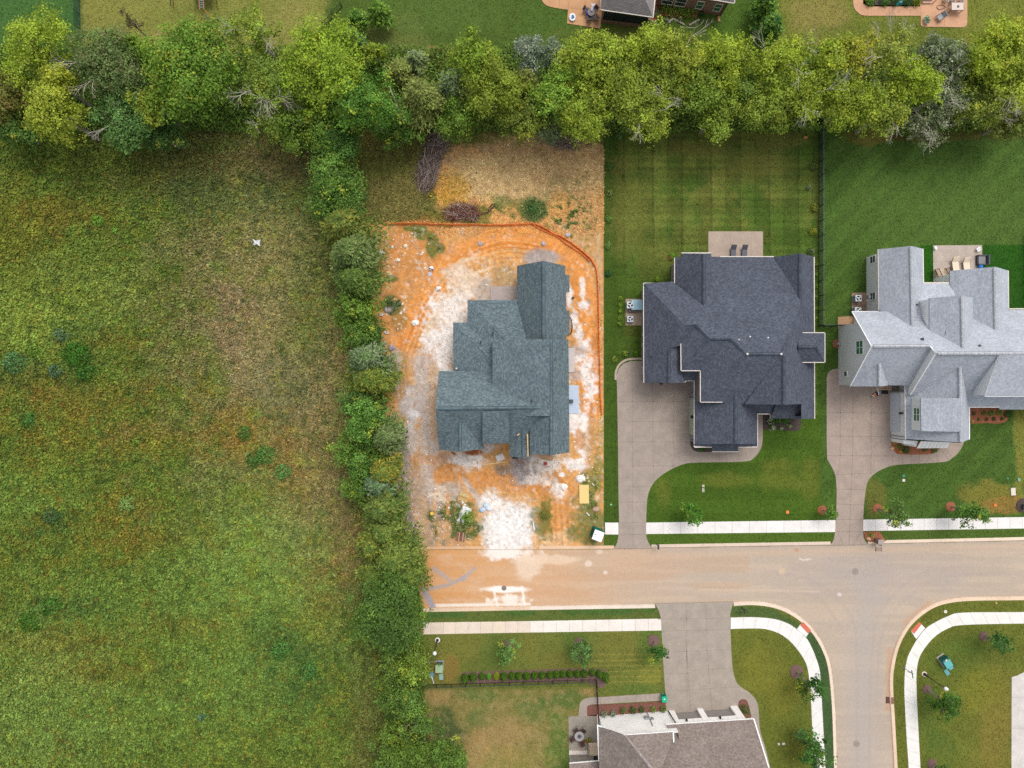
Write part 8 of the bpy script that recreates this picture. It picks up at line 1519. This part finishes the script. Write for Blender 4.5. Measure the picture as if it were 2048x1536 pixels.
X, Y = XY(1868.5, 497); mb = MB(); mb.blob(X, Y, .35, .2, .26, .2, jit=.12, n=10, k=6, c=(.8, .78, .76)); tag(mb.build('garden_ornament', M['paint'], smooth=True), 'small white ornament at the upper left patio corner', 'ornament')
wb = empty('folding_stool', (*XY(1953.5, 499.5), .2), 'white square stool with a dark tool on it at the upper right patio corner', 'stool'); X, Y = XY(1953.5, 499.5); mb = MB(); mb.box(X, Y, .5, .52, .42, .05, rz=.6, c=(.8, .8, .8)); mb.build('seat', M['paint'], wb); mb = MB(); mb.obox((X - .12, Y - .05, .58), (X + .2, Y + .05, .58), .06, .05, c=(.05, .05, .06)); mb.build('tool', M['paint'], wb)
for k, (dx, dy) in enumerate(((-.2, -.1), (.2, .1), (-.1, .2), (.1, -.2))): mb = MB(); mb.box(X + dx, Y + dy, .2, .04, .04, .3, c=(.5, .5, .5)); mb.build('leg', M['paint'], wb)
X, Y = XY(1668, 688); 
bs = empty('garden_statue', (*XY(1672, 688), .2), 'small grey statue on a red mulch ring beside the white gable wall', 'statue'); X, Y = XY(1672, 688); mb = MB(); mb.cyl(X, Y, .2, .7, .16, .1, 10, c=col('#a8b0b8')); mb.blob(X, Y, .85, .16, .16, .2, jit=.1, c=col('#b4bcc4')); mb.build('figure', M['stone'], bs)
# white brick house: porch platform, steps, pots
dk = empty('porch_platform', (*XY(1186, 1494), .2), 'pale timber porch platform with grey railing beside the white brick house', 'platform'); mb = MB()
for k in range(7): X, Y = XY(1185.5, 1484 + k * 3.7); mb.box(X, Y, .5, 1.15, .22, .05, c=col('#e6cdae') * rnd.uniform(.92, 1.06))
mb.build('boards', M['paint'], dk); mb = MB(); X, Y = XY(1185.5, 1496); mb.box(X, Y, .2, 1.1, 1.55, .3, c=col('#8a7a6c')); mb.build('base', M['paint'], dk)
mb = MB(); mb.obox(P(1178, 1490, 1.3), P(1180, 1514, 1.3), .07, .07, c=col('#8a8078')); mb.obox(P(1180, 1514, 1.3), P(1145, 1517, 1.3), .07, .07, c=col('#8a8078'))
for k in range(12): v = P(1145 + k*3, 1517 - k*.25, 1.3); mb.box(v.x, v.y, .2, .04, .04, 1.1, c=col('#8a8078'))
mb.build('railing', M['paint'], dk)
X, Y = XY(1156, 1503); mb = MB(); mb.box(X, Y, .2, 2.3, .5, .25, c=col('#ded2c6')); tag(mb.build('stone_step', M['stone']), 'long pale step at the bottom of the patio', 'step'); X, Y = XY(1191, 1516); mb = MB(); mb.box(X, Y, .2, .5, .55, .04, c=(.02, .02, .03)); tag(mb.build('door_mat', M['paint']), 'black door mat at the back door of the white brick house', 'door mat')
for x, y, fc, lb in ((1172, 1480, '#e09a2c', 'orange flowering pot plant beside the timber platform'), (1179.5, 1476.5, '#a8a834', 'yellow-green pot plant beside the timber platform')):
    b = P(x, y, .2); root = empty('potted_plant', (b.x, b.y, .2), lb, 'potted plant'); mb = MB(); mb.cyl(b.x, b.y, .2, .5, .16, .22, 14, c=col('#8a6a50')); mb.build('pot', M['paint'], root); o = obj_np('foliage', shrub_mesh(.26, .3, '#6a7a30', int(x), flowers=fc, ff=.5), root); o.location = (0, 0, .3)
# front porch of the white-sided house
pr = empty('porch_rail', (*XY(1767, 775), .17), 'cream porch step with a brown rail below the small front gable', 'porch step'); mb = MB(); X, Y = XY(1768, 776); mb.box(X, Y, .17, 1.7, .5, .2, c=col('#d8b89c')); mb.build('step', M['stone'], pr); mb = MB(); mb.obox((X - .7, Y - .1, .9), (X + .6, Y, .9), .05, .05, c=col('#7a4a3c'))
for k in range(3): mb.box(X - .65 + k*.6, Y - .08 + k*.03, .35, .04, .04, .55, c=col('#7a4a3c'))
mb.build('rail', M['paint'], pr)
# play set at the top edge
ps = empty('play_set', (*XY(410, -10), .13), 'wooden climbing frame with ladder and swing beam at the top edge', 'climbing frame')
def beam(a_, b_, w_, c='#c08a54'): mb_.obox(P(*a_), P(*b_), w_, w_, c=col(c))
mb_ = MB(); beam((397, -20, 2.2), (399.5, 19, .9), .1, '#e0a888'); beam((405, -20, 2.2), (408, 18, .9), .1, '#e0a888')
for k in range(7): beam((398 + k*.3, -12 + k*4.4, 2.0 - k*.16), (406 + k*.3, -12 + k*4.4, 2.0 - k*.16), .06, '#9ab0b4')
mb_.build('ladder', M['paint'], ps); mb_ = MB(); beam((402, 43, .3), (430, 40, .3), .08, '#c89a58'); beam((405, 25, 1.2), (402, 43, .2), .09, '#b07a34'); beam((409, 20, 1.2), (430, 41, .2), .09, '#c08a40')
for k in range(5): beam((407 + k*.8, 28 + k*2.8, 1.0 - k*.16), (413 + k*2.0, 28 + k*2.8, 1.0 - k*.16), .05, '#8a9a7c')
mb_.build('net_ramp', M['paint'], ps); mb_ = MB(); beam((340, -10, 2.2), (341, 8, .2), .12, '#7a98a0'); beam((345, -10, 2.2), (347, 14, .2), .1, '#c89468'); beam((430, -4, 2.0), (433, 2, .2), .12, '#d8a88c'); beam((340, -10, 2.2), (400, -14, 2.2), .12, '#c89468'); mb_.build('frame', M['paint'], ps)
mb_ = MB(); q = P(404, -14, 1.5); mb_.box(q.x, q.y, 1.3, 2.4, 1.5, .1, c=col('#1f3a38')); mb_.build('platform', M['paint'], ps)
